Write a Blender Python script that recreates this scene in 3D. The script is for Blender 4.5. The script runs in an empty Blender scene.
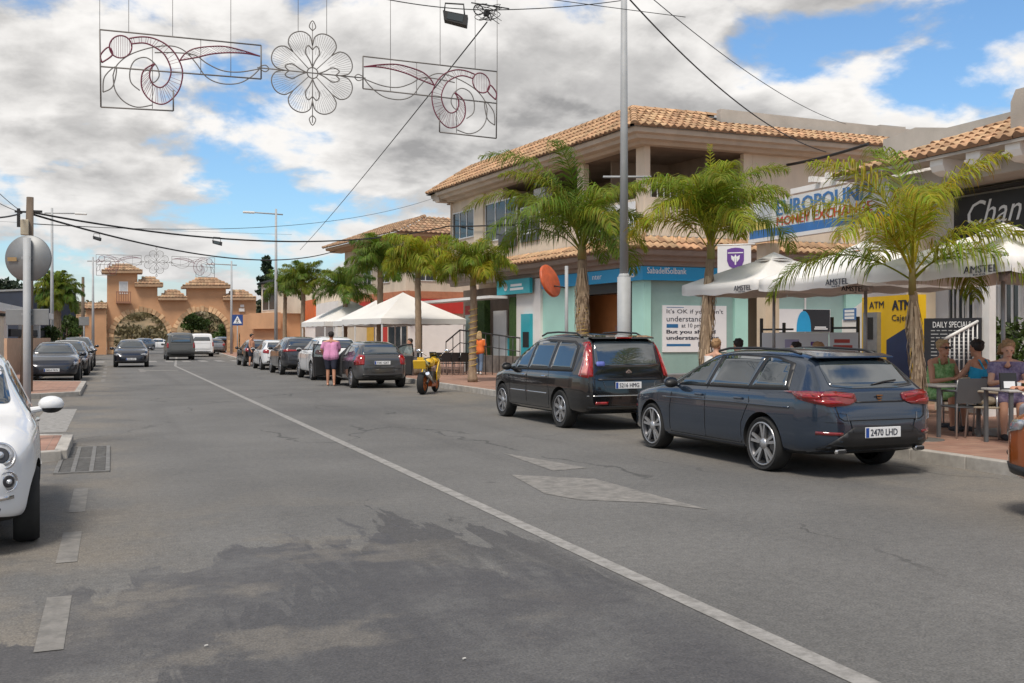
import bpy, bmesh, math, random
from mathutils import Vector, Matrix, Euler
from mathutils.bvhtree import BVHTree
from mathutils import noise as mnoise
PI = math.pi
C = bpy.context.scene.collection
SC = bpy.context.scene

# ------------------------------------------------------------------ camera, sky, sun, exposure
TH = math.atan(0.4)
cs, sn = math.cos(TH), math.sin(TH)
EYE = 1.6
cam_d = bpy.data.cameras.new('camera')
cam = bpy.data.objects.new('camera', cam_d)
C.objects.link(cam)
cam.location = (0, 0, EYE)
cam.rotation_euler = (PI/2, 0, -TH)
cam_d.sensor_width = 36.0
cam_d.lens = 36.0*1000/1024
cam_d.shift_y = -4.5/1024
cam_d.clip_start = 0.05
cam_d.clip_end = 9000
SC.camera = cam

SUN_EL, SUN_AZ = math.radians(58), math.radians(222)     # azimuth: clockwise from +Y (the street's direction)
world = bpy.data.worlds.new('World')
SC.world = world
world.use_nodes = True

def build_world():
    nt = world.node_tree
    nt.nodes.clear()
    N, L = nt.nodes, nt.links
    def nd(t, **k):
        n = N.new(t)
        for a, b in k.items(): setattr(n, a, b)
        return n
    def math_(op, a, b=None, c=None, clamp=False):
        n = nd('ShaderNodeMath', operation=op, use_clamp=clamp)
        for i, v in enumerate((a, b, c)):
            if v is None: continue
            if isinstance(v, (int, float)): n.inputs[i].default_value = v
            else: L.new(v, n.inputs[i])
        return n.outputs[0]
    def remap(v, a, b, lo=0.0, hi=1.0):
        n = nd('ShaderNodeMapRange', interpolation_type='SMOOTHSTEP')
        L.new(v, n.inputs[0])
        for i, x in enumerate((a, b, lo, hi)): n.inputs[1+i].default_value = x
        return n.outputs[0]
    def mixc(f, a, b):
        n = nd('ShaderNodeMix', data_type='RGBA')
        if isinstance(f, (int, float)): n.inputs[0].default_value = f
        else: L.new(f, n.inputs[0])
        for i, v in ((6, a), (7, b)):
            if isinstance(v, tuple): n.inputs[i].default_value = v
            else: L.new(v, n.inputs[i])
        return n.outputs[2]
    sky = nd('ShaderNodeTexSky', sky_type='NISHITA')
    sky.sun_disc = False
    sky.sun_elevation = SUN_EL
    sky.sun_rotation = SUN_AZ
    sky.air_density = 1.2; sky.dust_density = 0.6; sky.ozone_density = 3.0
    tc = nd('ShaderNodeTexCoord')
    sp = nd('ShaderNodeSeparateXYZ')
    L.new(tc.outputs['Generated'], sp.inputs[0])
    zz = math_('MAXIMUM', sp.outputs[2], 0.0)
    den = math_('ADD', zz, 0.30)
    px = math_('DIVIDE', sp.outputs[0], den)
    py = math_('DIVIDE', sp.outputs[1], den)
    def cloud(offx, offy, scale, det, rough, dist=0.0):
        cb = nd('ShaderNodeCombineXYZ')
        L.new(math_('ADD', px, offx), cb.inputs[0])
        L.new(math_('ADD', py, offy), cb.inputs[1])
        n = nd('ShaderNodeTexNoise', noise_dimensions='2D')
        L.new(cb.outputs[0], n.inputs['Vector'])
        n.inputs['Scale'].default_value = scale
        n.inputs['Detail'].default_value = det
        n.inputs['Roughness'].default_value = rough
        n.inputs['Distortion'].default_value = dist
        return n.outputs['Fac']
    OX, OY = CLOUD_OFF
    def field(sx, sy, det):
        big = cloud(OX+sx, OY+sy, 1.0, 3.0, 0.5)
        fine = cloud(OX+7.3+sx, OY+2.1+sy, 2.9, det, 0.55, 0.1)
        return math_('ADD', math_('MULTIPLY', big, 0.52), math_('MULTIPLY', fine, 0.48))
    d = field(0, 0, 11.0)
    # the same field a little nearer the sun: thicker towards the sun = the shaded side of a cloud
    d2 = field(-0.08, -0.15, 6.0)
    cover = remap(d, 0.442, 0.508)
    cover = math_('MAXIMUM', cover, remap(sp.outputs[2], 0.10, 0.0, 0.0, 0.9))
    thick = remap(d, 0.49, 0.64)
    shade = remap(math_('SUBTRACT', d2, d), -0.03, 0.075)
    white = (1.0, 0.975, 0.945, 1); grey = (0.36, 0.355, 0.355, 1)
    g = math_('ADD', math_('MULTIPLY', thick, 0.72), math_('MULTIPLY', shade, 0.62), clamp=True)
    puff = cloud(OX+3.1, OY+9.1, 5.0, 9.0, 0.62, 0.3)
    g = math_('ADD', g, math_('MULTIPLY', math_('SUBTRACT', puff, 0.5), 0.8), clamp=True)
    ccol = mixc(g, white, grey)
    hz = remap(sp.outputs[2], 0.0, 0.22)
    ccol = mixc(math_('MULTIPLY', math_('SUBTRACT', 1.0, hz), 0.6), ccol, (0.70, 0.70, 0.705, 1))
    skyc = nd('ShaderNodeMix', data_type='RGBA', blend_type='MULTIPLY'); skyc.inputs[0].default_value = 1.0
    L.new(sky.outputs[0], skyc.inputs[6]); skyc.inputs[7].default_value = (0.42, 0.53, 0.62, 1)
    cl = nd('ShaderNodeVectorMath', operation='SCALE')
    L.new(ccol, cl.inputs[0]); cl.inputs['Scale'].default_value = CLOUD_GAIN
    final = mixc(cover, skyc.outputs[2], cl.outputs[0])
    bg = nd('ShaderNodeBackground')
    L.new(final, bg.inputs[0]); bg.inputs[1].default_value = 0.10
    out = nd('ShaderNodeOutputWorld')
    L.new(bg.outputs[0], out.inputs[0])
CLOUD_OFF = (18.8, 15.8)
CLOUD_GAIN = 3.9          # clouds stand a few times brighter than the clear sky before the 0.1 strength
build_world()

sun_d = bpy.data.lights.new('sun', 'SUN')
sun_d.energy = 1.35
sun_d.angle = math.radians(18)
sun_d.color = (1.0, 0.92, 0.82)
sun = bpy.data.objects.new('sun', sun_d)
C.objects.link(sun)
_sd = Vector((math.sin(SUN_AZ)*math.cos(SUN_EL), math.cos(SUN_AZ)*math.cos(SUN_EL), math.sin(SUN_EL)))
sun.rotation_euler = _sd.to_track_quat('Z', 'Y').to_euler()
sun.location = _sd*60

SC.render.engine = 'CYCLES'
SC.view_settings.view_transform = 'Standard'
SC.view_settings.look = 'None'
SC.view_settings.exposure = 1.35
SC.view_settings.gamma = 1.0
SC.view_settings.use_curve_mapping = False
SC.cycles.max_bounces = 6
SC.cycles.transparent_max_bounces = 8

# ------------------------------------------------------------------ photo measures -> world
def W(px, py, D):
    l = (px-512)/1000*D
    return Vector((cs*l+sn*D, -sn*l+cs*D, EYE-(py-337)/1000*D))
def G(px, py, z=0.0):
    v = W(px, py, (EYE-z)*1000/(py-337)); return v
def dY(px, Y):
    p = (px-512)/1000; return Y/(cs-sn*p)
def dX(px, X):
    p = (px-512)/1000; return X/(cs*p+sn)
def onY(px, py, Y): return W(px, py, dY(px, Y))
def onX(px, py, X): return W(px, py, dX(px, X))
def atX(px, X, z=0.0):
    v = W(px, 337, dX(px, X)); v.z = z; return v
def atD(px, D, z=0.0):
    v = W(px, 337, D); v.z = z; return v

# ------------------------------------------------------------------ materials
MATS = {}
def mat(name, col, rough=0.6, metal=0.0, var=0.12, scale=3.0, bump=0.0, bscale=None, spec=None, coat=0.0, tint=False,
        col2=None, emit=None, trans=0.0, alpha=1.0, detail=5.0, sheen=0.0, stretch=None):
    if name in MATS: return MATS[name]
    m = bpy.data.materials.new(name); MATS[name] = m
    m.use_nodes = True
    nt = m.node_tree; N, L = nt.nodes, nt.links
    b = N['Principled BSDF']
    b.inputs['Roughness'].default_value = rough
    b.inputs['Metallic'].default_value = metal
    if spec is not None: b.inputs['Specular IOR Level'].default_value = spec
    if coat: b.inputs['Coat Weight'].default_value = coat; b.inputs['Coat Roughness'].default_value = 0.04
    if trans: b.inputs['Transmission Weight'].default_value = trans
    if alpha < 1: b.inputs['Alpha'].default_value = alpha
    tc = N.new('ShaderNodeTexCoord')
    vec = tc.outputs['Object']
    if stretch:
        mp = N.new('ShaderNodeMapping'); mp.inputs['Scale'].default_value = stretch
        L.new(vec, mp.inputs[0]); vec = mp.outputs[0]
    nz = N.new('ShaderNodeTexNoise')
    nz.inputs['Scale'].default_value = scale; nz.inputs['Detail'].default_value = detail
    nz.inputs['Roughness'].default_value = 0.6
    L.new(vec, nz.inputs['Vector'])
    mr = N.new('ShaderNodeMapRange')
    mr.inputs[1].default_value = 0.3; mr.inputs[2].default_value = 0.7
    L.new(nz.outputs['Fac'], mr.inputs[0])
    mx = N.new('ShaderNodeMix'); mx.data_type = 'RGBA'
    L.new(mr.outputs[0], mx.inputs[0])
    c = Vector(col)
    a = col2 if col2 else tuple(c*(1-var))
    d = tuple(c) if col2 else tuple(c*(1+var))
    mx.inputs[6].default_value = (*a, 1); mx.inputs[7].default_value = (*d, 1)
    src = mx.outputs[2]
    if tint:
        at = N.new('ShaderNodeAttribute'); at.attribute_name = 'tint'
        m2 = N.new('ShaderNodeMix'); m2.data_type = 'RGBA'; m2.blend_type = 'MULTIPLY'; m2.inputs[0].default_value = 1
        L.new(src, m2.inputs[6]); L.new(at.outputs['Color'], m2.inputs[7]); src = m2.outputs[2]
    L.new(src, b.inputs['Base Color'])
    if emit:
        b.inputs['Emission Color'].default_value = (*emit[0], 1); b.inputs['Emission Strength'].default_value = emit[1]
    if bump:
        nb = N.new('ShaderNodeTexNoise'); nb.inputs['Scale'].default_value = bscale or scale*6; nb.inputs['Detail'].default_value = 6
        L.new(vec, nb.inputs['Vector'])
        bp = N.new('ShaderNodeBump'); bp.inputs['Strength'].default_value = bump; bp.inputs['Distance'].default_value = 0.02
        L.new(nb.outputs['Fac'], bp.inputs['Height']); L.new(bp.outputs[0], b.inputs['Normal'])
    return m

def glassy(name, col, rough=0.03, mixf=0.5):
    """thin see-through pane: part transparent, part glossy"""
    if name in MATS: return MATS[name]
    m = bpy.data.materials.new(name); MATS[name] = m
    m.use_nodes = True
    nt = m.node_tree; N, L = nt.nodes, nt.links
    b = N['Principled BSDF']
    b.inputs['Base Color'].default_value = (*col, 1); b.inputs['Roughness'].default_value = rough
    b.inputs['Specular IOR Level'].default_value = 0.8
    t = N.new('ShaderNodeBsdfTransparent'); t.inputs[0].default_value = (0.75, 0.8, 0.8, 1)
    mx = N.new('ShaderNodeMixShader'); mx.inputs[0].default_value = mixf
    L.new(t.outputs[0], mx.inputs[1]); L.new(b.outputs[0], mx.inputs[2])
    L.new(mx.outputs[0], N['Material Output'].inputs[0])
    return m

# ------------------------------------------------------------------ mesh kit
def obj(name, bm, mats, parent=None, smooth=False, angle=None, loc=None):
    me = bpy.data.meshes.new(name)
    bmesh.ops.recalc_face_normals(bm, faces=bm.faces[:])
    bm.to_mesh(me); bm.free()
    for m in (mats if isinstance(mats, (list, tuple)) else [mats]): me.materials.append(m)
    if smooth:
        me.polygons.foreach_set('use_smooth', [True]*len(me.polygons))
        if angle: me.set_sharp_from_angle(angle=math.radians(angle))
    o = bpy.data.objects.new(name, me); C.objects.link(o)
    if parent: o.parent = parent
    if loc is not None: o.location = loc
    return o
def tag(o, label=None, cat=None, group=None, kind=None):
    if label: o['label'] = label
    if cat: o['category'] = cat
    if group: o['group'] = group
    if kind: o['kind'] = kind
    return o
def thing(name, label, cat, loc=(0, 0, 0), rz=0.0, group=None):
    o = bpy.data.objects.new(name, None); C.objects.link(o)
    o.location = loc; o.rotation_euler = (0, 0, rz); o.empty_display_size = 0.2
    return tag(o, label, cat, group)
def dup(root, loc=None, rz=None, label=None, group=None):
    def cp(o, par):
        c = o.copy(); C.objects.link(c)
        if par: c.parent = par
        for ch in [k for k in o.children]: cp(ch, c)
        return c
    r = cp(root, None)
    if loc is not None: r.location = loc
    if rz is not None: r.rotation_euler = (0, 0, rz)
    if label: r['label'] = label
    if group: r['group'] = group
    return r
BM = bmesh.new
def xf(loc=(0, 0, 0), rot=(0, 0, 0)):
    return Matrix.Translation(Vector(loc)) @ Euler(rot).to_matrix().to_4x4()
def box(bm, c, s, rot=(0, 0, 0), mi=0, bev=0.0):
    r = bmesh.ops.create_cube(bm, size=1.0)
    vs = r['verts']
    for v in vs: v.co = Vector((v.co.x*s[0], v.co.y*s[1], v.co.z*s[2]))
    fs = list({f for v in vs for f in v.link_faces})
    if bev > 0:
        es = list({e for v in vs for e in v.link_edges})
        rr = bmesh.ops.bevel(bm, geom=es, offset=min(bev, 0.45*min(s)), segments=2, affect='EDGES', profile=0.5)
        vs = list({v for f in rr['faces'] for v in f.verts} | {v for v in vs if v.is_valid})
        fs = list({f for v in vs for f in v.link_faces})
    M = xf(c, rot)
    for v in vs: v.co = M @ v.co
    for f in fs: f.material_index = mi
    return vs
def quad(bm, a, b, c, d, mi=0):
    f = bm.faces.new([bm.verts.new(p) for p in (a, b, c, d)]); f.material_index = mi; return f
def prism(bm, poly, d, mi=0):
    """closed prism: 3-D polygon extruded by vector d"""
    d = Vector(d)
    a = [bm.verts.new(Vector(p)) for p in poly]; b = [bm.verts.new(Vector(p)+d) for p in poly]
    n = len(a); fs = [bm.faces.new(a[::-1]), bm.faces.new(b)]
    for i in range(n): fs.append(bm.faces.new((a[i], a[(i+1) % n], b[(i+1) % n], b[i])))
    for f in fs: f.material_index = mi
    return fs
def tube(bm, pts, r, n=8, mi=0, cap=True):
    pts = [Vector(p) for p in pts]
    rs = r if isinstance(r, (list, tuple)) else [r]*len(pts)
    rings = []; up = None
    for i, p in enumerate(pts):
        t = (pts[min(i+1, len(pts)-1)]-pts[max(i-1, 0)]).normalized()
        if up is None:
            up = t.orthogonal().normalized()
        else:
            up = (up-t*up.dot(t))
            up = up.normalized() if up.length > 1e-6 else t.orthogonal().normalized()
        s = t.cross(up)
        rings.append([bm.verts.new(p+(up*math.cos(2*PI*k/n)+s*math.sin(2*PI*k/n))*rs[i]) for k in range(n)])
    for a, b in zip(rings, rings[1:]):
        for k in range(n):
            f = bm.faces.new((a[k], a[(k+1) % n], b[(k+1) % n], b[k])); f.material_index = mi; f.smooth = True
    if cap:
        for rg in (rings[0][::-1], rings[-1]):
            f = bm.faces.new(rg); f.material_index = mi
def lathe(bm, prof, n=24, M=None, mi=0, axis='z', cap=True):
    """prof: (r, h) pairs round the axis"""
    rings = []
    for r, h in prof:
        rg = []
        for k in range(n):
            a = 2*PI*k/n
            p = Vector((r*math.cos(a), r*math.sin(a), h))
            if axis == 'y': p = Vector((p.x, p.z, p.y))
            if axis == 'x': p = Vector((p.z, p.x, p.y))
            rg.append(bm.verts.new(M @ p if M else p))
        rings.append(rg)
    for a, b in zip(rings, rings[1:]):
        for k in range(n):
            f = bm.faces.new((a[k], a[(k+1) % n], b[(k+1) % n], b[k])); f.material_index = mi; f.smooth = True
    for rg, (r, h) in ((rings[0], prof[0]), (rings[-1], prof[-1])):
        if r > 1e-5 and cap:
            f = bm.faces.new(rg); f.material_index = mi
def ell(bm, c, s, seg=16, ring=10, M=None, mi=0):
    r = bmesh.ops.create_uvsphere(bm, u_segments=seg, v_segments=ring, radius=1)
    for v in r['verts']:
        p = Vector((v.co.x*s[0], v.co.y*s[1], v.co.z*s[2]))
        if M: p = M @ p
        v.co = p+Vector(c)
        for f in v.link_faces: f.material_index = mi; f.smooth = True
    return r['verts']
def one(name, fn, m, label=None, cat=None, parent=None, group=None, kind=None, smooth=False, angle=None, loc=None):
    bm = BM(); fn(bm)
    o = obj(name, bm, m, parent, smooth, angle, loc)
    return tag(o, label, cat, group, kind)
def part(name, m, parent, fn, smooth=False, angle=None):
    bm = BM(); fn(bm); return obj(name, bm, m, parent, smooth, angle)
def bx(name, c, s, m, parent=None, rot=(0, 0, 0), bev=0.0, **k):
    bm = BM(); box(bm, c, s, rot, 0, bev)
    return obj(name, bm, m, parent, **k)
def lerp(a, b, t): return a+(b-a)*t
def interp(tab, x):
    if x <= tab[0][0]: return tab[0][1]
    for (a, ya), (b, yb) in zip(tab, tab[1:]):
        if x <= b: return ya+(yb-ya)*(x-a)/(b-a) if b > a else yb
    return tab[-1][1]
def evalmesh(o):
    dg = bpy.context.evaluated_depsgraph_get()
    return bpy.data.meshes.new_from_object(o.evaluated_get(dg))
def text(name, body, m, parent, p0, ux, uz, w, h, depth=0.004, bold=0.0, shear=0.0, fit=True):
    """lettering fitted into the rectangle p0 + [0,w]*ux + [0,h]*uz (world or parent space)"""
    cu = bpy.data.curves.new('lettering', 'FONT'); cu.body = body; cu.size = 1.0; cu.shear = shear
    cu.resolution_u = 2
    to = bpy.data.objects.new('lettering', cu); C.objects.link(to)
    me = evalmesh(to)
    bpy.data.objects.remove(to); bpy.data.curves.remove(cu)
    xs = [v.co.x for v in me.vertices]; ys = [v.co.y for v in me.vertices]
    x0, x1, y0, y1 = min(xs), max(xs), min(ys), max(ys)
    sx = w/(x1-x0); sy = h/(y1-y0)
    if not fit: sx = sy = min(sx, sy)
    ux, uz, p0 = Vector(ux).normalized(), Vector(uz).normalized(), Vector(p0)
    nn = ux.cross(uz)
    bm = BM(); bm.from_mesh(me); bpy.data.meshes.remove(me)
    for v in bm.verts: v.co = p0+ux*((v.co.x-x0)*sx)+uz*((v.co.y-y0)*sy)+nn*depth
    fs = bm.faces[:]
    r = bmesh.ops.extrude_face_region(bm, geom=fs)
    for g in r['geom']:
        if isinstance(g, bmesh.types.BMVert): g.co -= nn*depth*0.9
    if bold:
        g0 = bm.verts[:]+bm.edges[:]+bm.faces[:]
        for i in (-1, 1):
            r = bmesh.ops.duplicate(bm, geom=g0)
            for g in r['geom']:
                if isinstance(g, bmesh.types.BMVert): g.co += ux*(i*bold*sx*1.3)+nn*(0.0006*(i+1.6))
    return obj(name, bm, m, parent)
# ------------------------------------------------------------------ the ground
def sheet(name, pts, z, m, kind='structure'):
    bm = BM(); bm.faces.new([bm.verts.new((x, y, z)) for x, y in pts])
    o = obj(name, bm, m); o['kind'] = kind; return o

def asphalt():
    m = bpy.data.materials.new('asphalt'); m.use_nodes = True
    nt = m.node_tree; N, L = nt.nodes, nt.links
    b = N['Principled BSDF']
    tc = N.new('ShaderNodeTexCoord'); ob = tc.outputs['Object']
    sp = N.new('ShaderNodeSeparateXYZ'); L.new(ob, sp.inputs[0])
    def mth(op, a, b_=None, clamp=False):
        n = N.new('ShaderNodeMath'); n.operation = op; n.use_clamp = clamp
        for i, v in enumerate((a, b_)):
            if v is None: continue
            if isinstance(v, (int, float)): n.inputs[i].default_value = v
            else: L.new(v, n.inputs[i])
        return n.outputs[0]
    def nz(scale, det=5, rough=0.6, st=(1, 1, 1), off=(0, 0, 0), dist=0):
        mp = N.new('ShaderNodeMapping'); mp.inputs['Scale'].default_value = st; mp.inputs['Location'].default_value = off
        L.new(ob, mp.inputs[0])
        n = N.new('ShaderNodeTexNoise'); n.inputs['Scale'].default_value = scale; n.inputs['Detail'].default_value = det
        n.inputs['Roughness'].default_value = rough; n.inputs['Distortion'].default_value = dist
        L.new(mp.outputs[0], n.inputs['Vector']); return n.outputs['Fac']
    def rm(v, a, b_, lo=0., hi=1.):
        n = N.new('ShaderNodeMapRange'); n.interpolation_type = 'SMOOTHSTEP'; L.new(v, n.inputs[0])
        for i, x in enumerate((a, b_, lo, hi)): n.inputs[1+i].default_value = x
        return n.outputs[0]
    def mix(f, a, b_, mode='MIX'):
        n = N.new('ShaderNodeMix'); n.data_type = 'RGBA'; n.blend_type = mode
        if isinstance(f, (int, float)): n.inputs[0].default_value = f
        else: L.new(f, n.inputs[0])
        for i, v in ((6, a), (7, b_)):
            if isinstance(v, tuple): n.inputs[i].default_value = v
            else: L.new(v, n.inputs[i])
        return n.outputs[2]
    base = mix(rm(nz(0.35, 6, 0.62), 0.3, 0.7), (0.106, 0.105, 0.103, 1), (0.146, 0.144, 0.140, 1))
    # long worn bands along the lanes
    band = nz(1.0, 3, 0.5, (1.1, 0.035, 1))
    base = mix(mth('MULTIPLY', rm(band, 0.5, 0.7), 0.45), base, (0.088, 0.086, 0.085, 1))
    # dusty, sandy margin in the parking lanes
    dustL = mth('MULTIPLY', rm(sp.outputs[0], 0.9, -0.6), rm(nz(0.8, 5, 0.6), 0.35, 0.6))
    dustR = mth('MULTIPLY', rm(sp.outputs[0], 6.2, 8.3), rm(nz(0.6, 5, 0.6, off=(4, 9, 0)), 0.3, 0.65))
    dust = mth('MULTIPLY', mth('ADD', dustL, dustR, True), 0.6)
    base = mix(dust, base, (0.205, 0.18, 0.147, 1))
    # dark stain that ran over the near lane: wavy front with fingers along the fall
    fing = nz(1.0, 7, 0.62, (3.0, 0.8, 1), dist=0.7)
    lob = nz(0.42, 3, 0.5, off=(2.3, 1.1, 0))
    edge = mth('ADD', sp.outputs[1], mth('ADD', mth('MULTIPLY', fing, -5.0), mth('MULTIPLY', lob, -6.0)))
    edge = mth('ADD', edge, mth('MULTIPLY', mth('ABSOLUTE', mth('SUBTRACT', sp.outputs[0], 1.3)), 0.55))
    st = mth('MULTIPLY', rm(edge, 2.25, 2.05), rm(sp.outputs[0], 3.3, 2.8))
    st2 = mth('MULTIPLY', st, rm(nz(0.9, 7, 0.68, off=(5, 3, 0)), 0.34, 0.58, 0.25, 1.0))
    base = mix(st2, base, (0.070, 0.068, 0.070, 1))
    fg2 = nz(1.0, 6, 0.6, (5.5, 0.9, 1), off=(2, 5, 0), dist=0.6)
    e2 = mth('ADD', sp.outputs[1], mth('MULTIPLY', fg2, -6.5))
    e2 = mth('ADD', e2, mth('MULTIPLY', mth('ABSOLUTE', mth('SUBTRACT', sp.outputs[0], 2.3)), 1.6))
    drip = mth('MULTIPLY', mth('MULTIPLY', rm(e2, 5.3, 5.1), rm(e2, 2.4, 4.6)), rm(sp.outputs[0], 3.25, 3.0))
    base = mix(mth('MULTIPLY', drip, 0.8), base, (0.058, 0.057, 0.060, 1))
    dry = mth('MULTIPLY', rm(nz(0.75, 5, 0.6, off=(3, 7, 0)), 0.52, 0.6), rm(sp.outputs[1], 12, 7))
    base = mix(mth('MULTIPLY', mth('MULTIPLY', dry, rm(sp.outputs[0], 3.0, 1.5)), 0.55), base, (0.165, 0.15, 0.128, 1))
    # tar repairs, thin cracks, oil spots
    vo = N.new('ShaderNodeTexVoronoi'); vo.feature = 'DISTANCE_TO_EDGE'; vo.inputs['Scale'].default_value = 0.33
    mp = N.new('ShaderNodeMapping'); mp.inputs['Scale'].default_value = (1.3, 0.55, 1)
    wob = N.new('ShaderNodeTexNoise'); wob.inputs['Scale'].default_value = 1.7; wob.inputs['Detail'].default_value = 5
    L.new(ob, wob.inputs['Vector'])
    va = N.new('ShaderNodeVectorMath'); va.operation = 'MULTIPLY_ADD'; va.inputs[1].default_value = (0.9, 0.9, 0)
    L.new(wob.outputs['Color'], va.inputs[0]); L.new(ob, va.inputs[2])
    L.new(va.outputs[0], mp.inputs[0]); L.new(mp.outputs[0], vo.inputs['Vector'])
    crack = mth('MULTIPLY', rm(vo.outputs['Distance'], 0.012, 0.003), rm(nz(0.25, 2, off=(9, 2, 0)), 0.5, 0.62))
    base = mix(mth('MULTIPLY', crack, 0.6), base, (0.03, 0.03, 0.03, 1))
    oil = rm(nz(1.15, 3, 0.5, off=(1, 6, 0)), 0.70, 0.76)
    base = mix(mth('MULTIPLY', oil, 0.5), base, (0.035, 0.034, 0.034, 1))
    # aggregate
    g1 = N.new('ShaderNodeTexNoise'); g1.inputs['Scale'].default_value = 70; g1.inputs['Detail'].default_value = 3; L.new(ob, g1.inputs['Vector'])
    base = mix(1.0, base, mix(rm(g1.outputs['Fac'], 0.3, 0.7), (0.74, 0.74, 0.74, 1), (1.26, 1.25, 1.23, 1)), 'MULTIPLY')
    g2 = nz(14, 8, 0.78)
    base = mix(1.0, base, mix(rm(g2, 0.3, 0.7), (0.80, 0.80, 0.80, 1), (1.19, 1.19, 1.18, 1)), 'MULTIPLY')
    L.new(base, b.inputs['Base Color'])
    b.inputs['Roughness'].default_value = 0.82
    L.new(rm(st, 0, 1, 0.85, 0.62), b.inputs['Roughness'])
    bp = N.new('ShaderNodeBump'); bp.inputs['Strength'].default_value = 0.5; bp.inputs['Distance'].default_value = 0.008
    L.new(g1.outputs['Fac'], bp.inputs['Height']); L.new(bp.outputs[0], b.inputs['Normal'])
    return m

def worn_paint(name, col, keep=(0.38, 0.55), scale=9.0):
    m = bpy.data.materials.new(name); m.use_nodes = True
    nt = m.node_tree; N, L = nt.nodes, nt.links
    b = N['Principled BSDF']; b.inputs['Roughness'].default_value = 0.75
    tc = N.new('ShaderNodeTexCoord')
    n = N.new('ShaderNodeTexNoise'); n.inputs['Scale'].default_value = scale; n.inputs['Detail'].default_value = 8; n.inputs['Roughness'].default_value = 0.72
    L.new(tc.outputs['Object'], n.inputs['Vector'])
    r = N.new('ShaderNodeMapRange'); r.inputs[1].default_value = keep[0]; r.inputs[2].default_value = keep[1]
    L.new(n.outputs['Fac'], r.inputs[0])
    mx = N.new('ShaderNodeMix'); mx.data_type = 'RGBA'
    L.new(r.outputs[0], mx.inputs[0]); mx.inputs[6].default_value = (0.145, 0.14, 0.13, 1); mx.inputs[7].default_value = (*col, 1)
    L.new(mx.outputs[2], b.inputs['Base Color'])
    return m

def paving():
    m = bpy.data.materials.new('pavement_tiles'); m.use_nodes = True
    nt = m.node_tree; N, L = nt.nodes, nt.links
    b = N['Principled BSDF']; b.inputs['Roughness'].default_value = 0.8
    tc = N.new('ShaderNodeTexCoord')
    br = N.new('ShaderNodeTexBrick'); L.new(tc.outputs['Object'], br.inputs['Vector'])
    br.inputs['Color1'].default_value = (0.31, 0.17, 0.125, 1); br.inputs['Color2'].default_value = (0.37, 0.225, 0.165, 1)
    br.inputs['Mortar'].default_value = (0.2, 0.15, 0.12, 1)
    br.inputs['Scale'].default_value = 2.5; br.inputs['Mortar Size'].default_value = 0.012; br.inputs['Brick Width'].default_value = 0.5
    br.inputs['Row Height'].default_value = 0.5; br.offset = 0
    n = N.new('ShaderNodeTexNoise'); n.inputs['Scale'].default_value = 1.2; n.inputs['Detail'].default_value = 7; L.new(tc.outputs['Object'], n.inputs['Vector'])
    mx = N.new('ShaderNodeMix'); mx.data_type = 'RGBA'; mx.blend_type = 'MULTIPLY'; mx.inputs[0].default_value = 1
    r = N.new('ShaderNodeMapRange'); r.inputs[1].default_value = .25; r.inputs[2].default_value = .75; r.inputs[3].default_value = .7; r.inputs[4].default_value = 1.2
    L.new(n.outputs['Fac'], r.inputs[0]); L.new(br.outputs['Color'], mx.inputs[6]); L.new(r.outputs[0], mx.inputs[7])
    L.new(mx.outputs[2], b.inputs['Base Color'])
    return m

M_asph = asphalt(); M_pave = paving()
M_kerb = mat('kerb_stone', (0.36, 0.34, 0.31), 0.85, var=0.25, scale=5)
M_terr = mat('dry_earth', (0.36, 0.29, 0.2), 0.95, var=0.3, scale=0.08, detail=8)
M_white = worn_paint('road_paint', (0.31, 0.30, 0.285), (0.30, 0.60))
M_faint = worn_paint('faded_road_paint', (0.27, 0.255, 0.235), (0.40, 0.66), 7)
M_dash = worn_paint('parking_paint', (0.27, 0.255, 0.235), (0.40, 0.74), 7)
KX = 9.6                                             # right kerb
sheet('ground', [(-3000, -800), (3000, -800), (3000, 5000), (-3000, 5000)], -0.03, M_terr)
sheet('road', [(-8, -30), (14, -30), (14, 420), (-8, 420)], 0.0, M_asph)

def slab(name, poly, z, kerbs=True):
    """raised pavement with a kerb-stone border 0.15 wide"""
    bm = BM(); prism(bm, [(x, y, -0.02) for x, y in poly], (0, 0, z+0.02))
    o = obj(name, bm, M_pave); o['kind'] = 'structure'; return o
def kerb(name, pts, z, w=0.16, h=0.004):
    """row of kerb stones along a polyline, each about a metre"""
    bm = BM()
    for (x0, y0), (x1, y1) in zip(pts, pts[1:]):
        Lg = math.hypot(x1-x0, y1-y0); n = max(1, round(Lg/0.9))
        a = math.atan2(y1-y0, x1-x0)
        for i in range(n):
            t = (i+0.5)/n
            box(bm, (x0+(x1-x0)*t, y0+(y1-y0)*t, (z+h)/2-0.02), (Lg/n-0.012, w, z+h+0.04), (0, 0, a), 0, 0.012)
    o = obj(name, bm, M_kerb); o['kind'] = 'structure'; return o
PZ = 0.15
slab('pavement_right', [(KX+0.16, -20), (40, -20), (40, 66), (KX+0.16, 66)], PZ)
kerb('kerb_right', [(KX+0.08, 2), (KX+0.08, 66)], PZ)
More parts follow.
